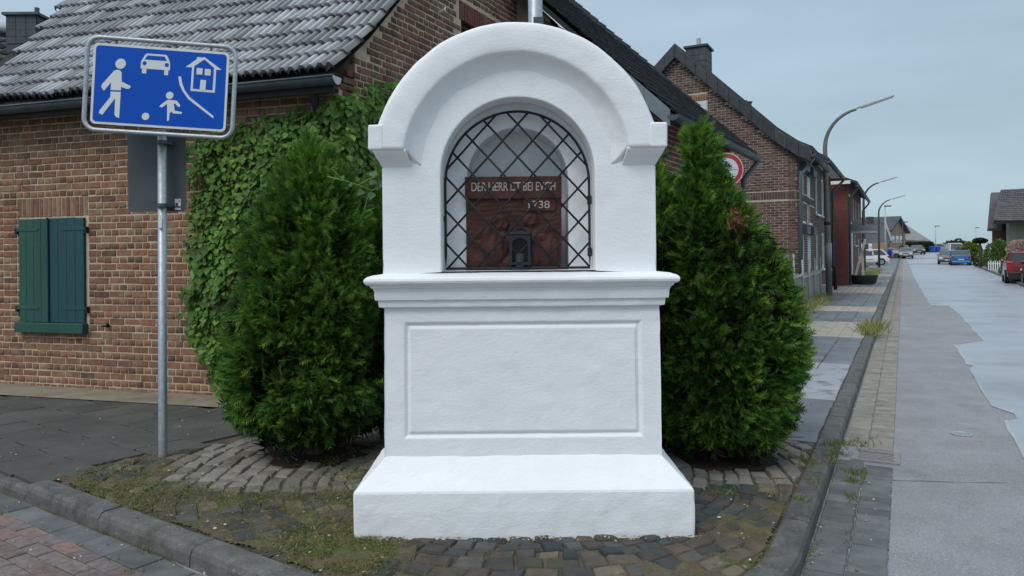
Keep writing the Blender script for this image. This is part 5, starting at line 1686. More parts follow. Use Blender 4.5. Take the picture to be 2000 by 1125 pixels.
def brick_face(parent, name, o, du, dn, width, topf, mt, holes=(), course=.0725, bl=.21, z0=.0, gap=.012):
    out = []
    z, r = z0, 0
    zmax = max(topf(a) for a in np.linspace(0, width, 40))
    while z < zmax:
        a = -.11 if r % 2 else 0
        while a < width - .02:
            x0, x1 = max(0, a), min(width, a + bl)
            segs = [(x0, x1)]
            zc = z + course
            for h in holes:
                if h[2] + .01 < zc and z < h[3] - .01:
                    segs = [q for p in segs for q in ((p[0], min(p[1], h[0] - .004)), (max(p[0], h[1] + .004), p[1])) if q[1] - q[0] > .03]
            for x0, x1 in segs:
                if x1 - x0 > .03 and zc < min(topf(x0), topf(x1)):
                    out.append((parent, tpl_box(round(x1 - x0, 2), course - gap, .05, .004, rnd.randrange(3), mt), frame(o + du * ((x0 + x1) / 2) + UP * (z + course / 2) + dn * rnd.uniform(.005, .010), du, UP, dn)))
            a += bl + gap
        z += course; r += 1
    return out
def window_unit(parent, o, du, dn, a0, a1, z0, z1, depth=.10, fw=.07, bars=1, m=WHITEFRAME, sill=True, name='window'):
    w = MB().obox(o + du * a0 + UP * z0 - dn * (depth + .05), du * (a1 - a0), dn * .05, UP * (z1 - z0)).build(name, BACKDARK, parent)
    p = lambda a, z: o + du * a + UP * z - dn * (depth - .03)
    g = MB()
    g.bar(p(a0 + fw / 2, z0), p(a0 + fw / 2, z1), fw, .07, dn).bar(p(a1 - fw / 2, z0), p(a1 - fw / 2, z1), fw, .07, dn)
    g.bar(p(a0 + fw, z0 + fw / 2), p(a1 - fw, z0 + fw / 2), .07, fw).bar(p(a0 + fw, z1 - fw / 2), p(a1 - fw, z1 - fw / 2), .07, fw)
    for i in range(bars):
        a = a0 + (a1 - a0) * (i + 1) / (bars + 1); g.bar(p(a, z0 + fw), p(a, z1 - fw), fw * .8, .06, dn)
    g.build('frame', m, w)
    MB().obox(o + du * (a0 + fw) + UP * (z0 + fw) - dn * (depth - .01), du * (a1 - a0 - 2 * fw), dn * .008, UP * (z1 - z0 - 2 * fw)).build('pane', GLASS, w)
    if sill: MB().obox(o + du * (a0 - .05) + UP * (z0 - .06) - dn * .02, du * (a1 - a0 + .1), dn * .09, UP * .058).build('sill', WHITEFRAME, w)
    return w
def wall_with_holes(o, du, dn, width, z0, z1, holes, th=.24):
    g = MB()
    xs = sorted({0, width} | {h[0] for h in holes} | {h[1] for h in holes})
    for a, b in zip(xs[:-1], xs[1:]):
        hs = sorted([(h[2], h[3]) for h in holes if h[0] <= a and h[1] >= b])
        z = z0
        for h0, h1 in hs:
            if h0 > z: g.obox(o + du * a + UP * z - dn * th, du * (b - a), dn * th, UP * (h0 - z))
            z = h1
        if z < z1: g.obox(o + du * a + UP * z - dn * th, du * (b - a), dn * th, UP * (z1 - z))
    return g
# ---- house with the gable to us
TW = -2.58
SC_, SD_, SE_ = 21.7, 26.2, 32.7
CO = st(SC_, TW)
hC = thing('gabled_house', 'two storey brown brick house whose tall gable faces the camera above the prohibition sign', 'house', tuple(CO))
GW_, RQ, EZ, RZ_ = 6.8, 3.33, 4.30, 7.42
def rakeC(q):
    f = q if q < RQ else 2 * RQ - q
    f = max(0, f)
    return EZ + np.interp(f, [0, .55, RQ], [0, .42, RZ_ - EZ])
WN = -DS                                          # outward normal of the gable, towards us
gq = [0, .55, RQ, 2 * RQ - .55, GW_]
g = MB().prism([CO - DN * q + UP * (rakeC(min(q, 2 * RQ)) - .1) for q in gq] + [CO - DN * GW_ + UP * -.1, CO - UP * .1], DS * .24)
gC = g.build('gable_wall', MORTAR_PALE, hC)
itC = brick_face(gC, 'brick', CO - DN * GW_, DN, WN, GW_, lambda a: rakeC(min(GW_ - a, 2 * RQ)) - .06, BRICK_C, [(GW_ - 3.2, GW_ - 2.42, 4.9, 6.12), (GW_ - 3.4, GW_, 2.95, 3.16)], z0=.5)
a = GW_ - 3.4
while a < GW_ - .02:                              # band of bricks on edge
    itC.append((gC, tpl_box(.062, .20, .05, .004, rnd.randrange(3), BRICK_D), frame(CO - DN * (GW_ - a - .035) + UP * 3.055 + WN * .018, DN, UP, WN))); a += .074
a = GW_ - 3.15
while a < GW_ - 2.42:
    itC.append((gC, tpl_box(.062, .19, .05, .004, rnd.randrange(3), BRICK_OLD), frame(CO - DN * (GW_ - a - .035) + UP * 6.01 + WN * .01, DN, UP, WN))); a += .074
place('brick', itC, 300, lambda u, v: u > 1330 and v < 470, 'bricks')
ww = MB().obox(CO - DN * 3.18 + UP * 4.92 + WN * .002, DN * .74, WN * .02, UP * .98).build('window', SHUT, hC)
for i in range(8): MB().obox(CO - DN * 3.17 + UP * (4.94 + i * .118) + WN * .022, DN * .72, WN * .006, UP * .10).build('slat', SHUT, ww)
# street face
holesC = []
CO2 = CO + DN * .0
LC = SD_ - SC_
cw = [(.55, 1.35), (2.35, 3.15)]
for a0, a1 in cw: holesC += [(a0, a1, 2.35, 4.0), (a0, a1, .72, 2.2)]
wC = wall_with_holes(CO, DS, DN, LC, -.1, EZ - .02, holesC).build('street_wall', MORTAR_PALE, hC)
itC = brick_face(wC, 'brick', CO, DS, DN, LC, lambda a: EZ - .05, BRICK_D, [(h[0], h[1], h[2], h[3]) for h in holesC] + [(0, LC, 2.95, 3.16)])
place('brick', itC, 0, None, 'bricks')
MB().obox(CO + UP * 2.96 + DN * .012, DS * LC, DN * .01, UP * .17).build('string_course', BRICK_D, wC)
for a0, a1 in cw:
    for z0, z1, cl in ((2.35, 4.0, .5), (.72, 2.2, 1.0)):
        w = window_unit(hC, CO, DS, DN, a0, a1, z0, z1, .12)
        MB().obox(CO + DS * (a0 - .02) + UP * (z1 - .22) + DN * .002, DS * (a1 - a0 + .04), DN * .20, UP * .24).build('shutter_box', DKMETAL, w)
        n = int((z1 - z0) * cl / .06)
        g = MB()
        for i in range(n): g.obox(CO + DS * (a0 + .02) + UP * (z1 - .22 - .06 * (i + 1)) - DN * .02, DS * (a1 - a0 - .04), DN * .035, UP * .054)
        tag(g.build('shutter_slats', SHUT, w), kind='stuff')
# roof with bell-cast eaves and verge tiles
def rc_(s, q, dz=0): return CO + DS * s - DN * q + UP * (rakeC(min(max(q, 0), 2 * RQ)) + dz + (min(q, 0) * .5))
qs = [-.38, 0, .55, 1.2, 2.2, RQ, 2 * RQ - 1.2, 2 * RQ, 2 * RQ + .3]
g = MB(); g.grid([[rc_(s, q if q <= 2 * RQ else 2 * RQ, .12) for s in (-.16, LC + .05)] for q in qs[:-1]])
roofC = g.build('roof', ROOF_C, hC, fix=False); mm = roofC.modifiers.new('thick', 'SOLIDIFY'); mm.thickness = .12; mm.offset = 1
def along_rake(q):
    return rc_(0, q, .13) - DS * .2
qv = np.concatenate([np.linspace(-.38, RQ, 13), np.linspace(RQ, 2 * RQ, 12)[1:]])
for a, b in zip(qv[:-1], qv[1:]):
    A_, B_ = along_rake(a), along_rake(b)
    MB().hexa([A_ - UP * .33, B_ - UP * .31, B_ - UP * .31 + DS * .30, A_ - UP * .33 + DS * .30, A_ + UP * .05, B_ + UP * .085, B_ + UP * .085 + DS * .30, A_ + UP * .05 + DS * .30]).build('verge_tile', ROOF_C, roofC, bevel=.015)
it = []
q = -.36
while q < RQ - .1:
    for i in range(int(LC / .3)):
        A_, B_ = rc_(.1 + i * .3, q, .14), rc_(.1 + i * .3, q + .26, .125)
        up = B_ - A_; it.append((roofC, tile_tpl('tileC', lambda x: .5 + .5 * math.cos(2 * math.pi * x), 7, ROOF_C, .03, .03), frame(A_, DS * .3, up, DS.cross(up).normalized())))
    q += .24
place('roof_tile', it, 0, None, 'roof_tiles')
cc = rc_(1.0, RQ + .35, 0)
def slate_chimney(parent, c, w, d, h, mt):
    ch = MB().obox(c - DN * w / 2 - DS * d / 2 - UP * .9, DN * w, DS * d, UP * (h + .9)).build('chimney', mt, parent)
    for i in range(5):
        for j in range(3):
            MB().obox(c - DN * (w / 2 - .008 - j * w / 3) - DS * (d / 2 + .012) + UP * (-.5 + i * (h + .45) / 5), DN * (w / 3 - .016), DS * .011, UP * ((h + .45) / 5 - .015)).build('slate', mt, ch)
            MB().obox(c + DN * (w / 2 + .001) - DS * (d / 2 - .008 - j * d / 3) + UP * (-.5 + i * (h + .45) / 5), DN * .011, DS * (d / 3 - .016), UP * ((h + .45) / 5 - .015)).build('slate', mt, ch)
    MB().obox(c - DN * (w / 2 + .06) - DS * (d / 2 + .06) + UP * (h + .001), DN * (w + .12), DS * (d + .12), UP * .06).build('cap', mt, ch)
    MB().tube([c + UP * (h + .06), c + UP * (h + .36)], .07, 10).build('flue', plain('pale_flue', (.45, .45, .44), .7), ch)
cpos = pix(1365, 128, 23.0)
slate_chimney(hC, Vector((cpos.x, cpos.y, cpos.z)), .62, .75, .48, SLATE)
for u, v in ((1454, 200), (1464, 202)):
    p = pix(u, v, 23.2); MB().tube([p - UP * .4, p, p + UP * .05], [.06, .06, .10], 10).build('vent_pipe', DKMETAL, hC)
gbase = CO + DN * .42 + UP * (EZ + .02 - .19)
def gutter_line(parent, p, along, outv, L, r=.075, slope=0.0):
    g = MB(); g.grid([gut_sec(p + along * t, along, outv, r) for t in (0, L)]); g.tube([p + along * t + outv * r for t in (0, L)], .012, 6)
    o = g.build('gutter', DKMETAL, parent, fix=False, smooth=True); mm = o.modifiers.new('thick', 'SOLIDIFY'); mm.thickness = .005
    MB().prism(gut_sec(p, along, outv, r, 10), along * .005).build('end_cap', DKMETAL, o)
    return o
gutter_line(hC, gbase - DS * .15, DS, DN, LC + .2)
def downpipe(parent, p, wall, r=.045, m=None):
    MB().tube([p, p - UP * .12, Vector((wall.x, wall.y, p.z - .55)), Vector((wall.x, wall.y, .05))], r, 12).build('downpipe', m or DKMETAL, parent, smooth=True)
downpipe(hC, gbase + DS * .05, CO + DN * .09 + DS * .05, .05, plain('grey_green_pipe', (.10, .13, .13), .5))
MB().obox(CO + UP * (EZ + .0) + DN * .02, DS * LC, DN * .40, UP * .03).build('soffit', plain('dark_wood', (.022, .018, .016), .8), hC)

# ---- darker terrace house adjoining
DO = st(SD_ + .02, TW - .02); LD = SE_ - SD_; EZD = 4.72
hD = thing('terrace_house', 'dark brick house with white framed windows directly behind the first concrete street lamp', 'house', tuple(DO))
holesD = [(.5, 1.6, 2.75, 4.15), (2.6, 3.9, 2.75, 4.15), (.5, 1.6, .85, 2.15), (2.6, 3.9, .85, 2.15)]
wD = wall_with_holes(DO, DS, DN, LD, -.1, EZD - .02, holesD).build('street_wall', MORT_D, hD)
place('brick', brick_face(wD, 'brick', DO, DS, DN, LD, lambda a: EZD - .05, BRICK_D, holesD), 0, None, 'bricks')
for h in holesD: window_unit(hD, DO, DS, DN, *h, depth=.12, fw=.09)
g = MB(); g.grid([[DO + DS * s_ - DN * q + UP * (EZD + q * .62 + .0) for s_ in (-.02, LD + .3)] for q in (-.42, 0, 3.3)] + [[DO + DS * s_ - DN * 6.6 + UP * EZD for s_ in (-.02, LD + .3)]])
rD = g.build('roof', ROOF_C, hD, fix=False); mm = rD.modifiers.new('thick', 'SOLIDIFY'); mm.thickness = .1; mm.offset = 1
MB().obox(DO + UP * (EZD - .28) + DN * .01, DS * (LD + .2), DN * .36, UP * .03).build('soffit', WHITEFRAME, hD)
MB().prism([DO + DS * LD, DO + DS * LD - DN * 6.6, DO + DS * LD - DN * 6.6 + UP * EZD, DO + DS * LD - DN * 3.3 + UP * (EZD + 2.0), DO + DS * LD + UP * EZD], -DS * .2).build('end_wall', BRICK_D, hD)
gp_ = DO + DN * .46 + UP * (EZD - .27)
gutter_line(hD, gp_, DS, DN, LD + .25)
downpipe(hD, gp_ + DS * (LD + .15), DO + DS * (LD - .05) + DN * .08, .05)

# ---- red clad house
EO = st(34.9, -2.12); LE = 11.6; EZE = 4.5
hE = thing('red_clad_house', 'red house with a panel clad end wall and a small porch beside the pavement', 'house', tuple(EO))
CLAD = mat('oxblood_cladding', [(.125, .036, .032), (.16, .048, .042)], 3, .7, .2, 60, .003, rv=.08)
REDBR = mat('red_facing_brick', [(.7, .7, .7), (1.15, 1.1, 1.1)], 8, .85, .3, 60, .005, palette=[(.15, .070, .058), (.12, .058, .05), (.17, .085, .07)], rv=.12)
eW = MB().obox(EO - UP * .1, -DN * 6.5, DS * .24, UP * (EZE + .0)).build('end_wall', plain('cladding_joint', (.03, .012, .012), .9), hE)
for i in range(11):
    for j in range(5):
        MB().obox(EO - DS * .021 - DN * (6.49 - j * 1.3) + UP * (.02 + i * .395), DN * 1.296, DS * .02, UP * .388).build('cladding_panel', CLAD, eW)
holesE = [(1.0, 2.4, 2.75, 4.05), (4.2, 5.2, 2.75, 4.05), (6.2, 7.2, 2.75, 4.05), (9, 10.2, 2.75, 4.05), (5.0, 6.2, 1.75, 2.3), (8.3, 9.8, .9, 2.1), (2.4, 3.5, 0.1, 2.1)]
fE = wall_with_holes(EO, DS, DN, LE, -.1, EZE - .02, holesE).build('street_wall', MORT_D, hE)
place('brick', brick_face(fE, 'brick', EO, DS, DN, LE, lambda a: EZE - .05, REDBR, holesE, course=.075, bl=.24), 0, None, 'bricks')
for h in holesE[:-1]: window_unit(hE, EO, DS, DN, *h, depth=.10, fw=.10)
MB().obox(EO + DS * 2.4 + UP * .1 - DN * .12, DS * 1.1, DN * .05, UP * 2.0).build('door', plain('white_door', (.6, .6, .6), .5), hE)
g = MB(); g.grid([[EO + DS * s_ - DN * q + UP * (EZE + q * .42) for s_ in (-.35, LE + .4)] for q in (-.38, 0, 3.2)] + [[EO + DS * s_ - DN * 6.6 + UP * EZE for s_ in (-.35, LE + .4)]])
rE = g.build('roof', ROOF_C, hE, fix=False); mm = rE.modifiers.new('thick', 'SOLIDIFY'); mm.thickness = .1; mm.offset = 1
MB().prism([EO - DS * .02 + UP * (EZE - .1), EO - DS * .02 - DN * 6.5 + UP * (EZE - .1), EO - DS * .02 - DN * 3.3 + UP * (EZE + 1.35)], DS * .2).build('end_gable', CLAD, hE)
MB().obox(EO - DS * .37 - DN * 1.6 + UP * (EZE - .16), DN * 1.75, DS * .04, UP * .14).build('verge_board', WHITEFRAME, hE)
gE = EO + DN * .41 + UP * (EZE - .22)
gutter_line(hE, gE - DS * .3, DS, DN, LE + .6)
downpipe(hE, gE - DS * .15, EO + DN * .08 + DS * .1, .05)
downpipe(hE, gE + DS * (LE + .1), EO + DN * .10 + DS * (LE - .1), .05)
po_ = EO + DS * 2.0
MB().obox(po_ + UP * 2.28, DS * 2.2, DN * 1.05, UP * .09).build('porch_roof', plain('pale_concrete', (.36, .37, .37), .8), hE)
MB().prism([po_ + UP * 2.37, po_ + DN * 1.0 + UP * 2.37, po_ + UP * 2.95], DS * .05).build('porch_cheek', plain('slate_blue_panel', (.16, .19, .21), .6), hE)
tr = MB().bar(po_ + DN * .05, po_ + DN * .05 + UP * 2.28, .07, .07).build('trellis', WHITEFRAME, hE)
for i in range(9): MB().bar(po_ + DN * .09 + UP * (.5 + i * .19), po_ + DN * .93 + UP * (.5 + i * .19), .02, .03).build('trellis_slat', plain('grey_slat', (.2, .2, .2), .7), tr)
lb = thing('wooden_prop', 'pair of pale boards leaning against the porch of the red house', 'boards', tuple(po_ - DS * .5 + DN * .35))
q0 = po_ - DS * .35
for k, (a, b) in enumerate(((.12, .62), (.55, .48))):
    MB().bar(q0 + DN * a, q0 + DN * b + UP * (2.0 - k * .5), .05, .10).build('board', plain('pale_timber', (.50, .47, .40), .7), lb)
tub = thing('planter_tub', 'dark oval planter tub on the pavement before the red house', 'planter', tuple(st(36.3, -1.55)))
MB().lathe([(.36, 0), (.48, .05), (.56, .36), (.60, .40), (.55, .41), (.50, .36)], n=20).build('tub', plain('dark_planter', (.035, .045, .04), .6), tub, world=False, smooth=True)
MB().lathe([(.50, .33), (.2, .38)], n=20).build('soil', SOIL, tub, world=False)
bs = thing('stone_block', 'pale stone block at the foot of the first street lamp', 'stone', tuple(gnd(1604, 574)))
MB().box(-.32, .25, -.2, .25, 0, .33).build('block', mat('pale_block', [(.30, .29, .26), (.4, .39, .36)], 8, .9, .5, 60, .006), bs, world=False, bevel=.03, seg=3)
bo = thing('black_bollard', 'slim black bollard at the end of the terrace house beside the red vehicle', 'bollard', tuple(gnd(1632, 566)))
MB().lathe([(.065, 0), (.065, .85), (.055, .89), (.02, .91)], n=14).build('post', IRON, bo, world=False, smooth=True)

# ---- grey board fence along the pavement
FG = mat('weathered_board', [(.19, .19, .18), (.30, .30, .285)], 5, .9, .5, 90, .004, stretch=(3, 3, .3), rv=.15, stains=[((.12, .12, .11), 12, .55, .15, .5)])
fence = thing('board_fence', 'weathered grey board fence with crooked posts between the right thuja and the gabled house', 'fence', tuple(st(17, -2.45)))
s = 12.2
while s < 26.3:
    h = .88 + rnd.uniform(-.03, .03)
    p = st(s, -2.45)
    MB().hexa([p, p + DS * .145, p + DS * .145 + DN * .02, p + DN * .02] + [q + UP * h for q in (p, p + DS * .145 + UP * rnd.uniform(-.02, .02), p + DS * .145 + DN * .02, p + DN * .02)]).build('board', FG, fence)
    s += .152
for a, b in ((12.2, 15.5), (15.5, 18.6), (18.6, 21.5), (21.5, 24.0), (24.0, 26.3)):
    MB().bar(st(a, -2.41, .78 + rnd.uniform(-.03, .03)), st(b, -2.41, .80 + rnd.uniform(-.02, .05)), .035, .05).build('rail', plain('bleached_rail', (.36, .35, .32), .9), fence)
for s_ in (12.3, 13.6, 15.0, 16.4, 17.8, 19.4, 21.2, 22.6, 24.2, 26.0):
    MB().tube([st(s_, -2.38, -.05), st(s_ + rnd.uniform(-.05, .05), -2.39, .6), st(s_ + rnd.uniform(-.1, .1), -2.40, 1.25 + rnd.uniform(-.1, .2))], .022, 8).build('post', plain('bleached_rail', (.36, .35, .32), .9), fence, smooth=True)
gt_ = thing('panel_gate', 'tall pale grey panel with post tops standing at the near end of the fence', 'gate', tuple(st(14.6, -3.2)))
pa, pb2 = pix(1517, 560, 16.8), pix(1542, 560, 17.1)
for i in range(3):
    a, b = pa.lerp(pb2, i / 3 + .01), pa.lerp(pb2, (i + 1) / 3 - .01)
    MB().prism([Vector((a.x, a.y, 0)), Vector((b.x, b.y, 0)), Vector((b.x, b.y, 1.42)), Vector((a.x, a.y, 1.42))], (0, .03, 0)).build('panel', mat('grey_panel', [(.22, .235, .24), (.31, .325, .33)], 5, .8, .3, 80, .003), gt_)

# ================================================================== STREET LAMPS
POLE = mat('grey_concrete_pole', [(.13, .125, .11), (.21, .20, .18)], 9, .85, .4, 60, .004, stretch=(1, 1, .3))
POLE_DK = plain('dark_lamp_pole', (.045, .048, .045), .6)
POLE_LT = plain('pale_lamp_pole', (.40, .43, .45), .5)
LAMPGL = plain('lamp_diffuser', (.50, .54, .56), .3)
def curved_lamp(label, base, h, m, r0=.085, lean=(0, 0), reach=1.15, head=1.0, sc=1.0):
    t = thing('street_lamp', label, 'street lamp', tuple(base), 0, 'curved street lamps along the left pavement')
    top = base + UP * (h - 1.35 * sc) + Vector((lean[0], lean[1], 0))
    d = DN
    pts = [base - UP * .2, base.lerp(top, .5), top]
    rs = [r0, r0 * .85, r0 * .68]
    for k in range(1, 11):
        a = math.radians(8 * k)
        pts.append(top + (d * (reach * (1 - math.cos(a))) + UP * (1.2 * math.sin(a))) * sc); rs.append(r0 * (.68 - .028 * k))
    MB().tube(pts, rs, 14).build('pole', m, t, smooth=True)
    e = pts[-1]; dirv = (d * .95 + UP * .27).normalized()
    up = (UP - dirv * UP.dot(dirv)).normalized(); sd = dirv.cross(up)
    L = 1.15 * head
    g = MB()
    for x0, x1, w0, w1, h0, h1 in ((-.08, .12, .05, .07, .05, .06), (.12, L, .085, .075, .075, .05)):
        a, b = e + dirv * x0, e + dirv * x1
        g.hexa([a - sd * w0, b - sd * w1, b + sd * w1, a + sd * w0, a - sd * w0 * .8 + up * h0, b - sd * w1 * .8 + up * h1, b + sd * w1 * .8 + up * h1, a + sd * w0 * .8 + up * h0])
    g.build('lamp_head', POLE_LT, t, bevel=.012)
    a, b = e + dirv * .16, e + dirv * (L - .05)
    MB().hexa([a - sd * .06 - up * .035, b - sd * .055 - up * .03, b + sd * .055 - up * .03, a + sd * .06 - up * .035, a - sd * .075 - up * .001, b - sd * .068 - up * .001, b + sd * .068 - up * .001, a + sd * .075 - up * .001]).build('diffuser', LAMPGL, t, bevel=.012)
    return t
b1 = gnd(1620, 578)
l1 = curved_lamp('nearest curved street lamp, on a mottled concrete pole in front of the dark terrace house', b1, 6.25, POLE, .102, (-.10, 0))
for z0, z1, mm_ in ((1.0, 1.75, plain('grey_band', (.22, .25, .27), .7)), (2.35, 2.45, IRON)):
    c = b1 + UP * 0 + Vector((-.10 * z0 / 5, 0, 0)); MB().tube([c + UP * z0, c + UP * z1], .106, 16).build('band', mm_, l1, smooth=True)
b2 = gnd(1688, 532)
l2 = curved_lamp('second curved street lamp, on a dark pole beside the red clad house', b2, 6.2, POLE_DK, .11)
for dx, m_ in ((-.38, WHITEFRAME), (.24, WHITEFRAME)): MB().box(b2.x + dx, b2.x + dx + .22, b2.y - .16, b2.y - .12, 1.45, 1.95).build('notice_board', m_, l2)
b3 = pix(1717, 513, 64); b3.z = road_z(64) + .1
curved_lamp('third and smallest curved street lamp, near the blue bins', b3, 6.0, POLE_DK, .10)
def straight_lamp(label, u, v0, v1, Y, m=POLE_LT, r=.07, arm=.5):
    a = pix(u, v0, Y); b = pix(u, v1, Y); a.z = min(a.z, road_z(Y) + .1)
    t = thing('lamp_post', label, 'street lamp', tuple(a), 0, 'straight lamp posts at the end of the street')
    MB().tube([a - UP * .1, a.lerp(b, .5), b], [r, r * .85, r * .7], 10).build('pole', m, t, smooth=True)
    MB().box(b.x - .1, b.x + arm, b.y - .1, b.y + .1, b.z - .03, b.z + .10).build('lamp_head', DKMETAL, t, bevel=.02)
straight_lamp('pale straight lamp post behind the nearer blue bin', 1729, 500, 403, 84, POLE_LT, .085, .65)
straight_lamp('straight lamp post in front of the beige gable with three windows', 1763, 488, 434, 104, POLE_DK, .08, .7)
straight_lamp('straight lamp post beside the pair of far blue bins by the hedge', 1827, 487, 442, 132, POLE_LT, .09, .7)
straight_lamp('farthest straight lamp post, rising over the topiary tree', 1906, 490, 445, 150, POLE_LT, .09, .7)

# ================================================================== FAR END OF THE STREET
BEIGE = mat('beige_brick', [(.26, .185, .135), (.34, .25, .185)], 5, .9, .3, 40, .005)
ROOF_FAR = mat('far_dark_tile', [(.045, .046, .05), (.075, .077, .082)], 2, .6, .3, 8, .02)
def oriented(u, v, Y): p = pix(u, v, Y); return p
# beige house with three small windows in its gable
f0 = pix(1736, 490, 106); z0 = road_z(106)
wd_ = Vector((.70, .714, 0)); rd = Vector((-.714, .70, 0)); fn = Vector((.714, -.70, 0))
FW = 7.4
hF = thing('beige_gable_house', 'far beige house with a dark roof and three small windows in its gable', 'house', (f0.x, f0.y, z0))
fo_ = Vector((f0.x, f0.y, z0)); eF = pix(1736, 449, 106).z - z0; aF = pix(1753, 425, 109).z - z0
MB().prism([fo_ - UP * .5, fo_ + wd_ * FW - UP * .5, fo_ + wd_ * FW + UP * eF, fo_ + wd_ * FW / 2 + UP * (aF - .25), fo_ + UP * eF], rd * .3).build('gable_wall', BEIGE, hF)
MB().obox(fo_ - UP * .5, rd * 12, wd_ * .3, UP * (eF + .5)).build('side_wall', BEIGE, hF)
for i in range(3):
    a = 1.45 + i * 1.75
    w = MB().obox(fo_ + wd_ * (a - .08) + fn * .004 + UP * 2.05, wd_ * 1.0, fn * .04, UP * 1.0).build('window', WHITEFRAME, hF)
    MB().obox(fo_ + wd_ * (a + .12) + fn * .045 + UP * 2.12, wd_ * .6, fn * .01, UP * .42).build('pane', GLASS, w)
    MB().obox(fo_ + wd_ * (a + .1) + fn * .004 + UP * .15, wd_ * .75, fn * .04, UP * .8).build('window', WHITEFRAME, hF)
g = MB()
def rF(s_, k, dz=0): return fo_ + wd_ * s_ + rd * k + UP * dz
sl_ = (aF - eF) / (FW / 2)
for sgn in (0, 1):
    a = [rF(-.5 if not sgn else FW + .5, k, eF - .5 * sl_) for k in (-.6, 13)]; b = [rF(FW / 2, k, aF) for k in (-.6, 13)]
    g.grid([a, b])
roofF = g.build('roof', ROOF_FAR, hF, fix=False); mm = roofF.modifiers.new('thick', 'SOLIDIFY'); mm.thickness = .22
MB().obox(rF(FW * .42, 8.5, aF - .5), wd_ * .7, rd * .7, UP * 1.2).build('chimney', ROOF_FAR, roofF)
# lower wing with its own steep dark roof in front of it, left
hW = thing('dark_roofed_bungalow', 'low dark roofed house between the red house and the beige gable', 'house', tuple(pix(1705, 492, 96)))
z1 = road_z(96)
pL, pR, pM = pix(1672, 478, 97), pix(1742, 472, 95), pix(1709, 433, 101)
MB().obox(Vector((pL.x + .6, pL.y, z1 - .5)), Vector((pR.x - pL.x - 1.2, pR.y - pL.y, 0)), (1.5, 8, 0), UP * (pR.z - z1 + .4)).build('wall', BEIGE, hW)
g = MB(); rl, rr2 = pix(1664, 433, 102), pix(1728, 433, 102)
g.grid([[pL - UP * .1, pR - UP * .1], [rl, rr2], [rl + Vector((0, 5, -3)), rr2 + Vector((0, 5, -3))]]); g.flat([pR - UP * .1, rr2, rr2 + Vector((0, 5, -3))])
rw = g.build('roof', ROOF_FAR, hW, fix=False)
MB().bar(pR + UP * .05, rr2 + UP * .08, .25, .12).build('ridge', plain('pale_ridge', (.22, .22, .22), .7), rw)
MB().obox(pix(1696, 431, 101.5) - UP * .6, (.75, 0, 0), (0, .7, 0), UP * 1.15).build('chimney', ROOF_FAR, rw)
for dx in (1.0, 2.1): MB().obox(Vector((pL.x + dx, pL.y + (pR.y - pL.y) * dx / (pR.x - pL.x) - .06, z1 + .9)), (.8, .02, 0), (0, .05, 0), UP * 1.0).build('window', GLASS, hW)
# white house with a broad roof on posts
GY = 138.0; z2 = road_z(GY)
hG = thing('white_house', 'far white house with a broad grey roof reaching over a post, behind the hedge', 'house', tuple(pix(1790, 485, GY)))
e1, e2, tp = pix(1770, 469, GY), pix(1819, 470.5, GY), pix(1757, 431, GY + 8)
g = MB(); bk1, bk2 = e1 + Vector((-8, 14, 0)), e2 + Vector((-3, 15, 0))
pz = pix(1752, 445, GY)
g.flat([pz, e1, e2, tp]); g.flat([e2, bk2, tp])
rg = g.build('roof', mat('grey_metal_tile', [(.18, .17, .18), (.25, .24, .25)], 1, .6, .2, 4, .02), hG, fix=False); mm = rg.modifiers.new('thick', 'SOLIDIFY'); mm.thickness = .3
MB().obox(Vector((e1.x + .6, GY + 1, z2 - 1)), ((e2.x - e1.x) * .62, 0, 0), (0, 9, 0), UP * (e1.z - z2 + 1.1)).build('wall', plain('white_render', (.66, .68, .68), .8), hG)
pp_ = pix(1805.5, 486, GY); MB().bar(Vector((pp_.x, GY + .4, z2 - .5)), Vector((pp_.x, GY + .4, e2.z + .2)), .38, .38).build('post', DKMETAL, hG)
MB().bar(Vector((pp_.x - 3.2, GY + .6, e2.z - 1.3)), Vector((pp_.x - 2.2, GY + .6, e2.z)), .2, .2).build('brace', DKMETAL, hG)

# ---- house on the right
HY = 58.0
hH = thing('right_hand_house', 'house right of the street with a big brown tiled roof and pale corner wall', 'house', tuple(gnd(1975, 512)))
def hp(u, v, dy=0): return pix(u, v, HY + dy)
TILE_H = mat('brown_grey_tile', [(.055, .048, .05), (.105, .093, .095)], 1.5, .6, .3, 12, .01, rv=.22)
ra, rb_, rc2, rd2 = hp(1936, 376, 5), hp(1962, 375, 5), hp(1957, 446, 0), hp(1930, 446, 0)
g = MB(); g.flat([rd2, rc2, rb_, ra]); rH0 = g.build('rear_roof', TILE_H, hH, fix=False); mm = rH0.modifiers.new('thick', 'SOLIDIFY'); mm.thickness = .25
rA_, rB_, rC_, rD_ = hp(1954, 372, 3.5), hp(2110, 364, 3.5), hp(2110, 431, -1.5), hp(1940, 432.5, -1.5)
g = MB(); g.flat([rD_, rC_, rB_, rA_]); g.flat([rA_, rB_, rB_ + Vector((4.2, 6, -4)), rA_ + Vector((4.2, 6, -4))])
rH = g.build('main_roof', TILE_H, hH, fix=False); mm = rH.modifiers.new('thick', 'SOLIDIFY'); mm.thickness = .2
nrow, ncol = 17, 30
itH = []
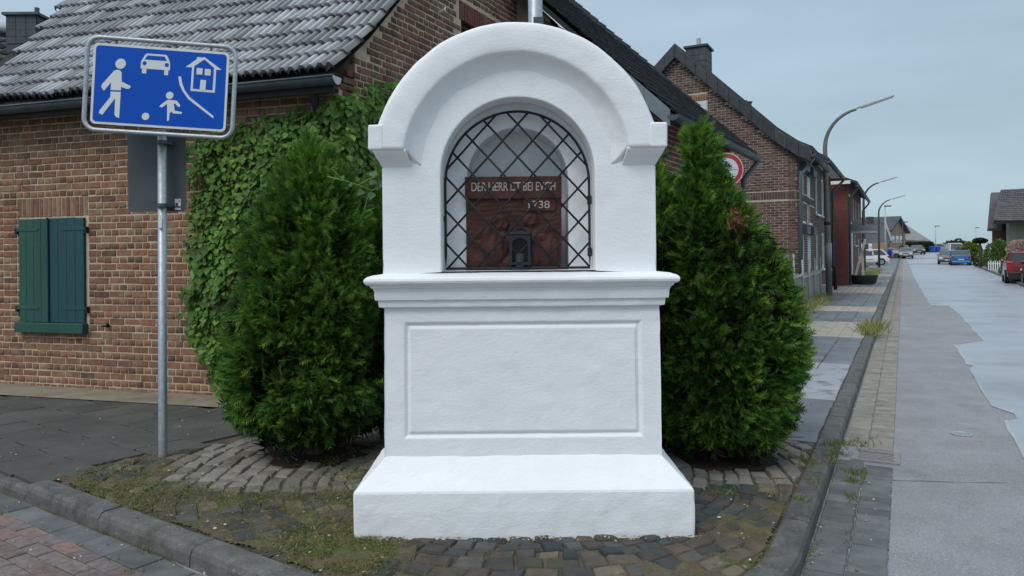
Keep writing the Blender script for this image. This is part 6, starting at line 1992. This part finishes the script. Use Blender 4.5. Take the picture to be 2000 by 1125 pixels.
for i in range(nrow):
    for j in range(ncol):
        f0_, f1_ = i / nrow, (i + 1.15) / nrow
        g0, g1 = j / ncol, (j + .96) / ncol
        q = lambda gg, ff: (rD_.lerp(rC_, gg)).lerp(rA_.lerp(rB_, gg), min(ff, 1))
        a, b, c = q(g0, f0_), q(g1, f0_), q(g0, f1_)
        ex, ey = b - a, c - a; nn = ex.cross(ey).normalized(); nn = nn if nn.y < 0 else -nn
        itH.append((rH, tpl_box(1, 1, 1, .02, i % 3, TILE_H), frame(a + ex * .5 + ey * .5 + nn * .10, ex, ey + nn * -.05, nn * .05)))
place('roof_tile', itH, 120, lambda u, v: True, 'roof_tiles')
BR_H = mat('rust_brick', [(.17, .075, .05), (.24, .11, .075)], 6, .9, .3, 30, .005)
w1, w2 = hp(1938, 512, 1.5), hp(1971, 512, 1.5)
MB().obox(Vector((w1.x, w1.y, -.1)), (w2.x - w1.x, 0, 0), (3.9, 5.8, 0), UP * (hp(1938, 449, 1.5).z + .1)).build('brick_wall', BR_H, hH)
MB().obox(hp(1946, 449, 1.2), (hp(1972, 449, 1.2).x - hp(1946, 449, 1.2).x, 0, 0), (0, .25, 0), UP * (hp(1946, 434, 1.2).z - hp(1946, 449, 1.2).z)).build('recess_boarding', plain('dark_blue_board', (.015, .02, .03), .6), hH)
w3 = hp(1972, 512, .6)
MB().obox(Vector((w3.x, w3.y, -.1)), (7, 0, 0), (3.4, 5.0, 0), UP * (hp(1972, 431, .6).z + .2)).build('render_wall', mat('pale_grey_render', [(.30, .29, .25), (.36, .345, .30)], 2, .9, .3, 40, .004), hH)
MB().obox(Vector((w3.x - .1, w3.y - .06, -.1)), (.55, 0, 0), (0, .3, 0), UP * (hp(1972, 431, .6).z + .15)).build('corner_pilaster', plain('pale_pilaster', (.38, .365, .33), .9), hH)
MB().obox(Vector((w3.x + 1.4, w3.y - .03, 1.2)), (1.2, 0, 0), (0, .06, 0), UP * 1.1).build('window', GLASS, hH)

# ------------------------------------------------------------------ bushes and far trees from leaf clumps
CLT = (np.array([(-.5, -.2, 0), (0, -.5, .15), (.5, -.1, 0), (.35, .45, .1), (-.3, .5, .05), (0, 0, .22)]), np.array([(5, 0, 1), (5, 1, 2), (5, 2, 3), (5, 3, 4), (5, 4, 0)]))
def leafball(lobes, n, size, seed):
    r = np.random.default_rng(seed)
    P, A = [], []
    tot = sum(l[3] * l[4] * l[5] for l in lobes) if False else sum((l[3] * l[4] + l[4] * l[5]) for l in lobes)
    for cx, cy, cz, rx, ry, rz_ in lobes:
        m = int(n * (rx * ry + ry * rz_) / tot)
        d = r.normal(size=(m, 3)); d /= np.linalg.norm(d, axis=1, keepdims=True)
        rad = 1 - np.abs(r.normal(0, .18, m)) + cheap_noise(d * 2.2 + cx, 1.6, seed) * .10
        P.append(np.array([cx, cy, cz]) + d * rad[:, None] * np.array([rx, ry, rz_])); A.append(d + r.normal(0, .5, (m, 3)))
    P, A = np.concatenate(P), np.concatenate(A); A /= np.linalg.norm(A, axis=1, keepdims=True)
    return sprays(P, A, r.uniform(.7, 1.3, len(P)) * size, r.uniform(.7, 1.3, len(P)) * size, seed + 1, CLT)
def bush(name, label, cat, base, lobes, n, size, m, seed, trunk=None, group=None):
    t = thing(name, label, cat, tuple(base), 0, group)
    V, F = leafball([(base.x + a, base.y + b, base.z + c, d, e, f) for a, b, c, d, e, f in lobes], n, size, seed)
    link('crown', np_mesh('crown', V, F, m), t)
    if trunk:
        MB().tube([base + Vector(p) for p in trunk[0]], trunk[1], 8).build('trunk', BARK, t, smooth=True)
    return t
LG = leafy('light_green_leaf', [(.05, .11, .025), (.09, .18, .035), (.13, .23, .05)], .2)
YG = leafy('yellow_green_leaf', [(.10, .13, .02), (.18, .20, .03), (.22, .23, .04)], .2)
DG = leafy('dark_green_leaf', [(.015, .035, .014), (.03, .06, .02), (.045, .085, .028)], .15)
PK = leafy('pink_white_leaf', [(.40, .24, .20), (.50, .34, .28), (.30, .24, .14), (.55, .42, .36)], .2)
def gb_(u, Y, dz=.1): p = pix(u, 500, Y); p.z = road_z(Y) + dz; return p
p = gb_(1914, 62); hh = pix(1914, 470, 62).z - p.z
bush('topiary_tree', 'small topiary tree with a flat mushroom crown on a bare leaning trunk', 'tree', p, [(0, 0, hh, .58, .5, .22), (-.25, 0, hh - .06, .33, .3, .16), (.28, 0, hh - .05, .33, .3, .16)], 1500, .10, DG, 3, ([(.05, 0, 0), (.0, 0, .5), (.12, 0, hh * .6), (-.05, 0, hh)], [.14, .11, .09, .07]))
p = gb_(1890, 76); bush('yellow_shrub', 'wide yellow green shrub behind the blue hatchback', 'shrub', p, [(-.75, 0, .8, .55, .6, .9), (.1, 0, 1.1, .7, .6, 1.05), (.85, 0, 1.1, .6, .6, 1.0)], 3000, .13, YG, 5)
p = gb_(1946, 55); bush('green_shrub', 'tall light green shrub in front of the brown roofed house', 'shrub', p, [(-.4, 0, .95, .5, .5, .95), (.25, 0, 1.2, .6, .5, 1.1), (.7, 0, .8, .4, .4, .75)], 3200, .10, LG, 7)
p = gb_(1968, 50); bush('golden_shrub', 'low golden green shrub between the light green shrub and the pink one', 'shrub', p, [(0, 0, .5, .35, .35, .55)], 700, .09, YG, 8)
p = gb_(1994, 44); bush('pink_shrub', 'rounded pink and white leaved shrub at the right edge above the red car', 'shrub', p, [(0, 0, 1.35, .78, .6, .75), (.7, .1, 1.4, .7, .6, .78)], 3400, .075, PK, 9, ([(0, 0, 0), (0, 0, .7)], [.07, .05]))
p = gb_(1961, 44, .1); bush('box_ball', 'clipped low green box bush by the far kerb near the red car', 'shrub', p, [(0, 0, .22, .33, .3, .25), (.25, 0, .2, .28, .3, .22)], 1000, .06, LG, 10)
p = gb_(1913, 66); bush('low_hedge_plant', 'low dark shrub at the foot of the topiary tree', 'shrub', p, [(-.2, 0, .25, .35, .3, .3), (.3, 0, .35, .4, .3, .4)], 700, .09, DG, 12)
p = gb_(1747, 110); bush('garden_shrub', 'green garden shrub in front of the beige gable', 'shrub', p, [(-.9, 0, .9, 1.2, .8, .9), (.4, 0, .8, 1.0, .8, .8), (1.2, .5, .5, .6, .6, .6)], 2600, .17, LG, 13)
p = gb_(1692, 98); bush('garden_tree', 'dark green garden tree behind the white car by the red house', 'tree', p, [(0, 0, 1.4, 1.4, 1, 1.0), (1.3, 0, 1.0, .9, .9, .8)], 2600, .17, DG, 14, ([(0, 0, 0), (0, 0, 1)], [.1, .08]))
p = gb_(1706, 82); bush('round_shrub', 'round light green shrub behind the tail of the white car', 'shrub', p, [(0, 0, .55, .5, .5, .5), (.45, .3, .35, .35, .4, .35)], 1200, .11, LG, 15)
for (u, v, w, h, nm, lab, sd) in ((1872, 470, 2.6, 3.2, 'far_tree', 'far dark tree with a thin pointed top above the white van', 16), (1855, 481, 2.4, 2.0, 'far_tree', 'far round dark tree at the end of the street left of the white van', 17), (1832, 480, 1.8, 1.9, 'far_tree', 'far bushy tree beside the lamp post by the hedge', 18)):
    Y = 175 if sd < 18 else 138
    p = gb_(u, Y, 0); hz = pix(u, v, Y).z - p.z
    if sd == 16: lob = [(0, 0, hz * .45, w * 1.5, w, hz * .5), (0, 0, hz * .9, w * .45, w * .4, hz * .35), (-w * .6, 0, hz * .8, w * .5, w * .4, .5), (w * .7, 0, hz * .7, w * .5, w * .4, .5)]
    else: lob = [(0, 0, hz * .55, w, w, hz * .55), (w * .8, 0, hz * .4, w * .8, w * .7, hz * .42)]
    bush(nm, lab, 'tree', p, lob, 1200, .34, DG, sd, ([(0, 0, 0), (0, 0, hz * .6)], [.2, .12]), 'far trees at the end of the street')
# clipped hedge across the bend
ha, hb2 = pix(1769, 490, 128), pix(1824, 490, 132)
hz0, hz1 = road_z(130), pix(1790, 474, 130).z
t = thing('clipped_hedge', 'long dark clipped hedge across the bend at the end of the street', 'hedge', (ha.x, ha.y, hz0))
r = np.random.default_rng(21); n = 5200
f = r.random(n); side = r.random(n)
P = np.array(ha)[None] * (1 - f)[:, None] + np.array(hb2)[None] * f[:, None]
P[:, 2] = hz0 + (hz1 - hz0) * np.where(side < .75, r.random(n), 1.0) + r.normal(0, .05, n)
P[:, 1] += np.where(side < .75, 0, r.random(n) * 1.0) + r.normal(0, .06, n)
A_ = np.stack([r.normal(0, .5, n), np.full(n, -.8) + r.normal(0, .4, n), r.normal(.3, .5, n)], 1); A_ /= np.linalg.norm(A_, axis=1, keepdims=True)
V, F = sprays(P, A_, r.uniform(.14, .28, n), r.uniform(.14, .28, n), 22, CLT)
link('foliage', np_mesh('foliage', V, F, DG), t)
MB().hexa([Vector((ha.x, ha.y + .05, hz0 - .2)), Vector((hb2.x, hb2.y + .05, hz0 - .2)), Vector((hb2.x, hb2.y + 1, hz0 - .2)), Vector((ha.x, ha.y + 1, hz0 - .2)), Vector((ha.x, ha.y + .05, hz1 - .1)), Vector((hb2.x, hb2.y + .05, hz1 - .1)), Vector((hb2.x, hb2.y + 1, hz1 - .1)), Vector((ha.x, ha.y + 1, hz1 - .1))]).build('core', plain('dark_branch_core', (.010, .010, .006), .95), t)
# white garden fence on the right
gf = thing('garden_fence', 'low white picket fence at the foot of the light green shrub', 'fence', tuple(gb_(1934, 54)))
for i in range(6):
    p = gb_(1931 + i * 4.4, 53.0); MB().box(p.x - .03, p.x + .03, p.y, p.y + .03, p.z, p.z + .62 + .05 * (i % 2)).build('picket', WHITEFRAME, gf)
a, b = gb_(1931, 53.04), gb_(1953, 53.04); MB().bar(a + UP * .45, b + UP * .45, .03, .05).build('rail', WHITEFRAME, gf)

# ================================================================== VEHICLES
TYRE = plain('tyre_rubber', (.012, .012, .013), .8)
RIM = plain('alloy_rim', (.35, .36, .38), .35, .6)
CARGLASS = plain('car_glass', (.03, .04, .045), .08, 0, .9)
TRIM = plain('black_trim', (.014, .014, .015), .5)
LIGHT = plain('headlight', (.62, .66, .68), .1)
REDL = plain('tail_light', (.30, .012, .012), .2)
PLATE = plain('number_plate', (.6, .6, .58), .5)
def paint(name, c, metal=.25):
    t = NT(name); t.base(t.ramp(t.noise(2, 2), [(.3, c), (.7, tuple(x * 1.1 for x in c))])); t.set(.28, metal, .5)
    t.b.inputs['Coat Weight'].default_value = .6; t.b.inputs['Coat Roughness'].default_value = .06
    return t.m
def car(name, label, base, head, m, L=4.1, W=1.75, H=1.46, kind='hatch', group='cars parked along the street'):
    """heading: direction of the bonnet; local x forward, y left"""
    rz = math.atan2(head.y, head.x)
    t = thing(name, label, 'van' if kind == 'van' and 'van' in name else 'car', tuple(base), rz, group)
    hw = W / 2
    if kind == 'van': prof = [(-L / 2, .75), (-L / 2 + .03, 1.0), (-L / 2 + .1, 1.03), (L / 2 - 1.1, 1.03), (L / 2 - .35, .92), (L / 2 - .05, .74), (L / 2, .55)]; cab = (-L / 2 + .03, -L / 2 + .12, L / 2 - 1.75, L / 2 - 1.0)
    elif kind == 'sedan': prof = [(-L / 2, .70), (-L / 2 + .06, .93), (-L / 2 + .6, .98), (L / 2 - 1.2, .96), (L / 2 - .4, .84), (L / 2 - .06, .68), (L / 2, .5)]; cab = (-L / 2 + .35, -L / 2 + 1.15, L / 2 - 2.1, L / 2 - 1.15)
    else: prof = [(-L / 2, .70), (-L / 2 + .05, .95), (-L / 2 + .2, .99), (L / 2 - 1.2, .97), (L / 2 - .4, .85), (L / 2 - .06, .68), (L / 2, .5)]; cab = (-L / 2 + .12, -L / 2 + .65, L / 2 - 2.0, L / 2 - 1.08)
    sc = H / (1.46 if kind != 'van' else 1.8)
    g = MB(); rows = []
    for x, z in prof:
        e = 1 - .10 * (abs(x) / (L / 2)) ** 4
        y = hw * e
        zl = .22 + .06 * (abs(x) / (L / 2)) ** 6
        rows.append([(x, -y * .92, zl), (x, -y, zl + .14), (x, -y, z * .72), (x, -y * .965, z - .04), (x, -y * .86, z), (x, 0, z + .03), (x, y * .86, z), (x, y * .965, z - .04), (x, y, z * .72), (x, y, zl + .14), (x, y * .92, zl)])
    g.grid(rows)
    k = 11; g.f.append(tuple(range(k))); g.f.append(tuple((len(prof) - 1) * k + i for i in reversed(range(k))))
    body = g.build('body', m, t, world=False, smooth=False, bevel=.03, seg=2, angle=25)
    zb, zt = .96, H
    x0, x1, x2, x3 = cab
    yb, yt = hw * .90, hw * .72
    P = lambda x, y, z: (x, y, z)
    cabf = lambda ins: [P(x0 + ins, -yb + ins, zb), P(x3 - ins, -yb + ins, zb), P(x3 - ins, yb - ins, zb), P(x0 + ins, yb - ins, zb), P(x1 + ins, -yt + ins, zt - .05), P(x2 - ins, -yt + ins, zt - .05), P(x2 - ins, yt - ins, zt - .05), P(x1 + ins, yt - ins, zt - .05)]
    MB().hexa(cabf(.015)).build('window', CARGLASS, t, world=False, bevel=.03)
    MB().hexa([P(x1 - .03, -yt - .01, zt - .07), P(x2 + .03, -yt - .01, zt - .07), P(x2 + .03, yt + .01, zt - .07), P(x1 - .03, yt + .01, zt - .07), P(x1 + .10, -yt + .12, zt), P(x2 - .12, -yt + .12, zt), P(x2 - .12, yt - .12, zt), P(x1 + .10, yt - .12, zt)]).build('roof', m, t, world=False, bevel=.03)
    for s_ in (-1, 1):
        xm = (x0 + x3) / 2 - .1
        for xa, xb, wp in ((x0 + .02, x1, .10), (x3 - .02, x2, .07), (xm, xm, .08)):
            MB().bar((xa, s_ * (yb - .015), zb - .02), (xb, s_ * yt, zt - .05), wp, .06, (0, 1, 0)).build('pillar', m, t, world=False)
        MB().box(x3 - .18, x3 - .02, s_ * (hw + .02) - .07, s_ * (hw + .02) + .07, zb - .02, zb + .12).build('mirror', m, t, world=False, bevel=.03)
        MB().box(L / 2 - .34, L / 2 - .035, s_ * hw * .70 - .16, s_ * hw * .70 + .16, .60, .74).build('headlight', LIGHT, t, world=False, bevel=.03)
        zt0, zt1 = (.62, 1.02) if kind == 'van' else (.72, .92)
        MB().box(-L / 2 - .012, -L / 2 + .2, s_ * hw * .78 - .13, s_ * hw * .78 + .13, zt0, zt1).build('tail_light', REDL, t, world=False, bevel=.02)
        for x in (L / 2 - .78, -L / 2 + .72):
            w = MB().lathe([(.20, -.1), (.295, -.1), (.315, -.07), (.315, .07), (.295, .1), (.20, .1)], (x, s_ * (hw - .10), .315), (0, 1, 0), 22).build('tyre', TYRE, t, world=False, smooth=False)
            MB().lathe([(.05, .0), (.20, .0), (.21, .02)] if s_ > 0 else [(.05, 0), (.20, 0), (.21, -.02)], (x, s_ * (hw - .012), .315), (0, 1, 0), 18).build('rim', RIM, w, world=False)
            MB().lathe([(.36, 0), (.36, .005)], (x, s_ * (hw - .006 if s_ > 0 else hw - .001), .33), (0, 1, 0), 22).build('wheel_arch', TRIM, t, world=False)
    MB().box(L / 2 - .12, L / 2 + .012, -hw * .8, hw * .8, .20, .42).box(L / 2 - .10, L / 2 + .006, -hw * .42, hw * .42, .58, .69).build('front_grille', TRIM, t, world=False, bevel=.02)
    MB().box(-L / 2 - .02, -L / 2 + .14, -hw * .86, hw * .86, .20, .42 if kind != 'van' else .55).build('rear_bumper', TRIM if kind == 'van' else m, t, world=False, bevel=.03)
    MB().box(L / 2 + .013, L / 2 + .02, -.26, .26, .40, .51).build('number_plate', PLATE, t, world=False)
    MB().box(-L / 2 - .03, -L / 2 - .021, -.26, .26, .52 if kind != 'van' else .60, .63 if kind != 'van' else .71).build('number_plate', PLATE, t, world=False)
    return t
def cp(u, Y, dz=.0): p = pix(u, 500, Y); p.z = road_z(Y) + dz; return p
car('grey_hatchback', 'grey hatchback facing the camera at the left kerb, nearest of the cars ahead', cp(1769, 100), -DS, paint('grey_paint', (.20, .21, .22)), 4.2, 1.78, 1.46)
car('dark_car', 'dark saloon parked behind the grey hatchback on its road side', cp(1791.5, 116), -DS + DN * .12, paint('dark_green_paint', (.03, .04, .04)), 4.4, 1.8, 1.46, 'sedan')
car('silver_car', 'silver car seen over the roof of the grey hatchback', cp(1764, 112), -DS, paint('silver_paint', (.42, .45, .46)), 4.2, 1.75, 1.5)
car('brown_grey_car', 'brown grey car facing the camera at the right kerb beside the blue hatchback', cp(1851, 77.5), -DS + DN * -.05, paint('brown_grey_paint', (.10, .095, .09)), 4.3, 1.8, 1.46)
car('blue_hatchback', 'bright blue hatchback seen from behind at the right kerb', cp(1874.5, 73.0), DS, paint('blue_paint', (.02, .13, .30)), 4.1, 1.78, 1.48)
car('silver_estate', 'silver grey estate car standing crosswise behind the topiary tree', cp(1899, 84, .02), DN * .95 + DS * .3, paint('warm_silver_paint', (.30, .31, .32)), 4.4, 1.75, 1.46)
car('white_van', 'white van half hidden by the yellow shrub at the end of the street', cp(1866, 102), -DS + DN * .1, paint('white_paint', (.70, .72, .72), 0), 4.6, 1.85, 1.95, 'van')
car('far_grey_car', 'far pale grey car next to the blue bins by the hedge', cp(1840, 133), DN * .8 - DS * .4, paint('pale_grey_paint', (.34, .38, .40)), 4.2, 1.78, 1.5)
car('white_car', 'white hatchback parked in the drive just beyond the red clad house', cp(1690, 73.5, .08), -DN * .98 - DS * .18, paint('bright_white_paint', (.62, .65, .67), 0), 4.1, 1.76, 1.55)
car('white_saloon', 'white car behind the blue bins in front of the garden shrub', cp(1740, 101), DN * .8 - DS * .5, paint('white_paint_b', (.68, .70, .71), 0), 4.2, 1.75, 1.4, 'sedan')
car('black_saloon', 'black saloon with red tail lights behind the red car at the right', cp(1974, 56, .02), DS, paint('black_paint', (.018, .016, .02)), 4.3, 1.76, 1.35, 'sedan')
vr = gnd(1997, 556, -.1)
car('red_van', 'dark red high roofed car with grey bumper at the right edge, seen from behind', Vector((pix(2013, 556, 33.2).x, 33.2, -.1)) + DS * 1.95, DS * .99 + DN * .06, paint('dark_red_paint', (.16, .012, .022)), 3.9, 1.66, 1.47, 'van')
car('dark_car', 'dark car cut off by the right edge in front of the red car', Vector((pix(1995, 560, 33).x - .1, 31.0, -.1)), DS, paint('black_paint_b', (.02, .02, .024)), 4.2, 1.76, 1.45)
car('red_car', 'small bright red car showing its nose between the dark and red houses', st(33.8, -4.35, 0), DN, paint('bright_red_paint', (.42, .012, .02)), 3.6, 1.3, 1.3)

BIN_BLUE = plain('bin_blue', (.01, .06, .42), .45)
def bin_(label, p):
    t = thing('wheelie_bin', label, 'bin', tuple(p), 0, 'blue wheelie bins put out along the street')
    MB().hexa([(-.24, -.28, .06), (.24, -.28, .06), (.24, .24, .06), (-.24, .24, .06), (-.29, -.36, .96), (.29, -.36, .96), (.29, .33, .96), (-.29, .33, .96)]).build('body', BIN_BLUE, t, world=False, bevel=.02)
    MB().hexa([(-.31, -.38, .962), (.31, -.38, .962), (.31, .38, .962), (-.31, .38, .962), (-.29, -.34, 1.0), (.29, -.34, 1.0), (.29, .30, 1.06), (-.29, .30, 1.06)]).build('lid', BIN_BLUE, t, world=False, bevel=.015)
    for s_ in (-1, 1): MB().lathe([(.10, -.03), (.10, .03)], (s_ * .24, .27, .10), (1, 0, 0), 14).build('wheel', TYRE, t, world=False)
    MB().tube([(-.25, .40, .95), (.25, .40, .95)], .018, 8).build('handle', BIN_BLUE, t, world=False)
bin_('nearest blue wheelie bin on the left pavement before the pale lamp post', gb_(1727.5, 86, .1))
bin_('blue wheelie bin just behind the pale lamp post, next to the white car', gb_(1735, 100, .1))
bin_('left of the two far blue bins in front of the clipped hedge', gb_(1820, 127, .0))
bin_('right of the two far blue bins, next to the far grey car', gb_(1831.5, 127, .0))

# ================================================================== WEEDS AND LITTER
GR = leafy('weed_green', [(.06, .09, .02), (.10, .15, .03), (.16, .19, .05), (.22, .20, .07)], .25)
DRY = leafy('dry_grass', [(.22, .18, .07), (.30, .25, .11), (.17, .15, .05)], .2)
def blades(name, label, pts, h, m, seed, per=7, spread=.03, flat=.5):
    r = np.random.default_rng(seed)
    base = np.repeat(np.array(pts), per, 0); n = len(base)
    base[:, :2] += r.normal(0, spread, (n, 2))
    d = np.stack([r.normal(0, flat, n), r.normal(0, flat, n), np.abs(r.normal(.8, .3, n))], 1); d /= np.linalg.norm(d, axis=1, keepdims=True)
    L = h * r.uniform(.4, 1.2, n)
    sd = np.cross(d, r.normal(size=(n, 3))); sd /= np.linalg.norm(sd, axis=1, keepdims=True); w = .0022 + .05 * L
    mid = base + d * (L * .55)[:, None]; tip = base + d * L[:, None]; tip[:, 2] -= L * .25 * r.random(n)
    V = np.stack([base - sd * (w * .5)[:, None], base + sd * (w * .5)[:, None], mid + sd * (w * .4)[:, None], mid - sd * (w * .4)[:, None], tip], 1).reshape(-1, 3)
    F = (np.array([(0, 1, 2), (0, 2, 3), (3, 2, 4)])[None] + (np.arange(n) * 5)[:, None, None]).reshape(-1, 3)
    return tag(link(name, np_mesh(name, V, F, m)), label, 'weeds', None, 'stuff')
def scatter(n, fn):
    out = []
    k = 0
    while len(out) < n and k < n * 60:
        k += 1
        p = fn()
        if p is not None: out.append(p)
    return out
def corner_pt():
    p = gnd(rnd.uniform(150, 760), rnd.uniform(865, 1120))
    if inside_kerb(p) < .02 or base_foot(p) or left_of_pb(p): return None
    dns = cheap_noise(np.array([[p.x, p.y, 0]]), 3.2, 77)[0] + .5 * cheap_noise(np.array([[p.x, p.y, 0]]), 9, 78)[0]
    if min((p - q).length for q in PITS) < .95: dns -= .9
    return (p.x, p.y, .002) if dns > rnd.uniform(-.7, .8) else None
blades('weeds', 'green grass and moss tufts growing between the cobbles left of the shrine', scatter(1500, corner_pt), .022, GR, 81, 9, .028, 1.0)
blades('dry_weeds', 'straw coloured dry grass lying over the cobbles left of the shrine', scatter(420, corner_pt), .034, DRY, 82, 6, .03, 1.3)
def front_pt():
    p = gnd(rnd.uniform(560, 1560), rnd.uniform(950, 1124))
    if inside_kerb(p) < .0 or base_foot(p): return None
    return (p.x, p.y, -.012) if cheap_noise(np.array([[p.x, p.y, 0]]), 5, 79)[0] > rnd.uniform(.1, 1.4) else None
blades('joint_weeds', 'small weeds in the cobble joints in front of and right of the shrine', scatter(260, front_pt), .020, GR, 83, 7, .018, 1.1)
tuf = []
for u, v, n, sp_ in ((1637, 870, 26, .05), (1630, 888, 16, .06), (1585, 905, 30, .09), (1570, 945, 12, .08), (1545, 975, 10, .07), (1420, 962, 12, .06), (1665, 925, 14, .05), (1672, 940, 10, .04), (1690, 868, 14, .08), (1663, 975, 8, .03)):
    c = gnd(u, v, 0 if u < 1640 else -.09)
    for i in range(n): tuf.append((c.x + rnd.gauss(0, sp_), c.y + rnd.gauss(0, sp_), c.z))
blades('kerb_weeds', 'grass tufts at the kerb and gutter around the drain grate', tuf, .062, leafy('kerb_grass', [(.09, .13, .03), (.15, .19, .05), (.24, .22, .08)], .25), 84, 6, .02, .6)
tuf = []
for i in range(420):
    s_ = rnd.uniform(13, 25); tuf.append(tuple(st(s_, -2.36 + abs(rnd.gauss(0, .16)), 0)))
for i in range(260):
    s_ = rnd.uniform(50, 62); tuf.append(tuple(st(s_, -2.2 + abs(rnd.gauss(0, .4)), 0)))
for i in range(60):
    tuf.append(tuple(st(15.0 + rnd.gauss(0, .4), -.52 + rnd.gauss(0, .08), 0)))
blades('fence_weeds', 'straggly yellow green grass along the foot of the board fence', tuf, .28, leafy('fence_grass', [(.16, .20, .06), (.26, .27, .10), (.36, .33, .16)], .25), 85, 7, .05, .5)
tuf = []
for i in range(240):
    d_ = rnd.uniform(3.6, 9.5); p, nn = path_at(d_)
    side_ = rnd.choice([.01, .165, .165, .34]); p = p + nn * side_
    if cheap_noise(np.array([[p.x * 1, p.y, 0]]), 7, 91)[0] > .35: tuf.append((p.x, p.y, -.005 if side_ < .1 else -.09))
blades('left_kerb_weeds', 'sparse tufts along the joints of the left kerb', tuf, .035, GR, 86, 7, .02, .9)
# litter: petals, fallen leaves, chips
r = np.random.default_rng(95)
lt = []
for i in range(420):
    u, v = rnd.uniform(0, 760), rnd.uniform(760, 1122)
    if rnd.random() < .3: u, v = rnd.uniform(1380, 1720), rnd.uniform(720, 1120)
    p = gnd(u, v)
    if base_foot(p) or (p - A0).dot(NA) < .05 and p.x < 0: continue
    if inside_kerb(p) < .0: p = gnd(u, v, -.086)
    lt.append((p.x, p.y, p.z + .006))
for i in range(130): lt.append((rnd.uniform(-.86, 1.0), 3.905 - abs(rnd.gauss(0, .03)), .004))
lt = np.array(lt); n = len(lt)
ax = np.stack([r.normal(size=n), r.normal(size=n), r.normal(0, .25, n)], 1); ax /= np.linalg.norm(ax, axis=1, keepdims=True)
V, F = sprays(lt, ax, r.uniform(.008, .022, n), r.uniform(.008, .018, n), 96, CLT)
V[:, 2] = np.clip(V[:, 2], np.repeat(lt[:, 2], 6) - .002, np.repeat(lt[:, 2], 6) + .006)
tag(link('fallen_petals', np_mesh('fallen_petals', V, F, leafy('petal', [(.45, .40, .33), (.55, .52, .46), (.30, .22, .13), (.22, .13, .07)], .1))), 'pale petals and dry leaf bits strewn over the paving', 'litter', None, 'stuff')
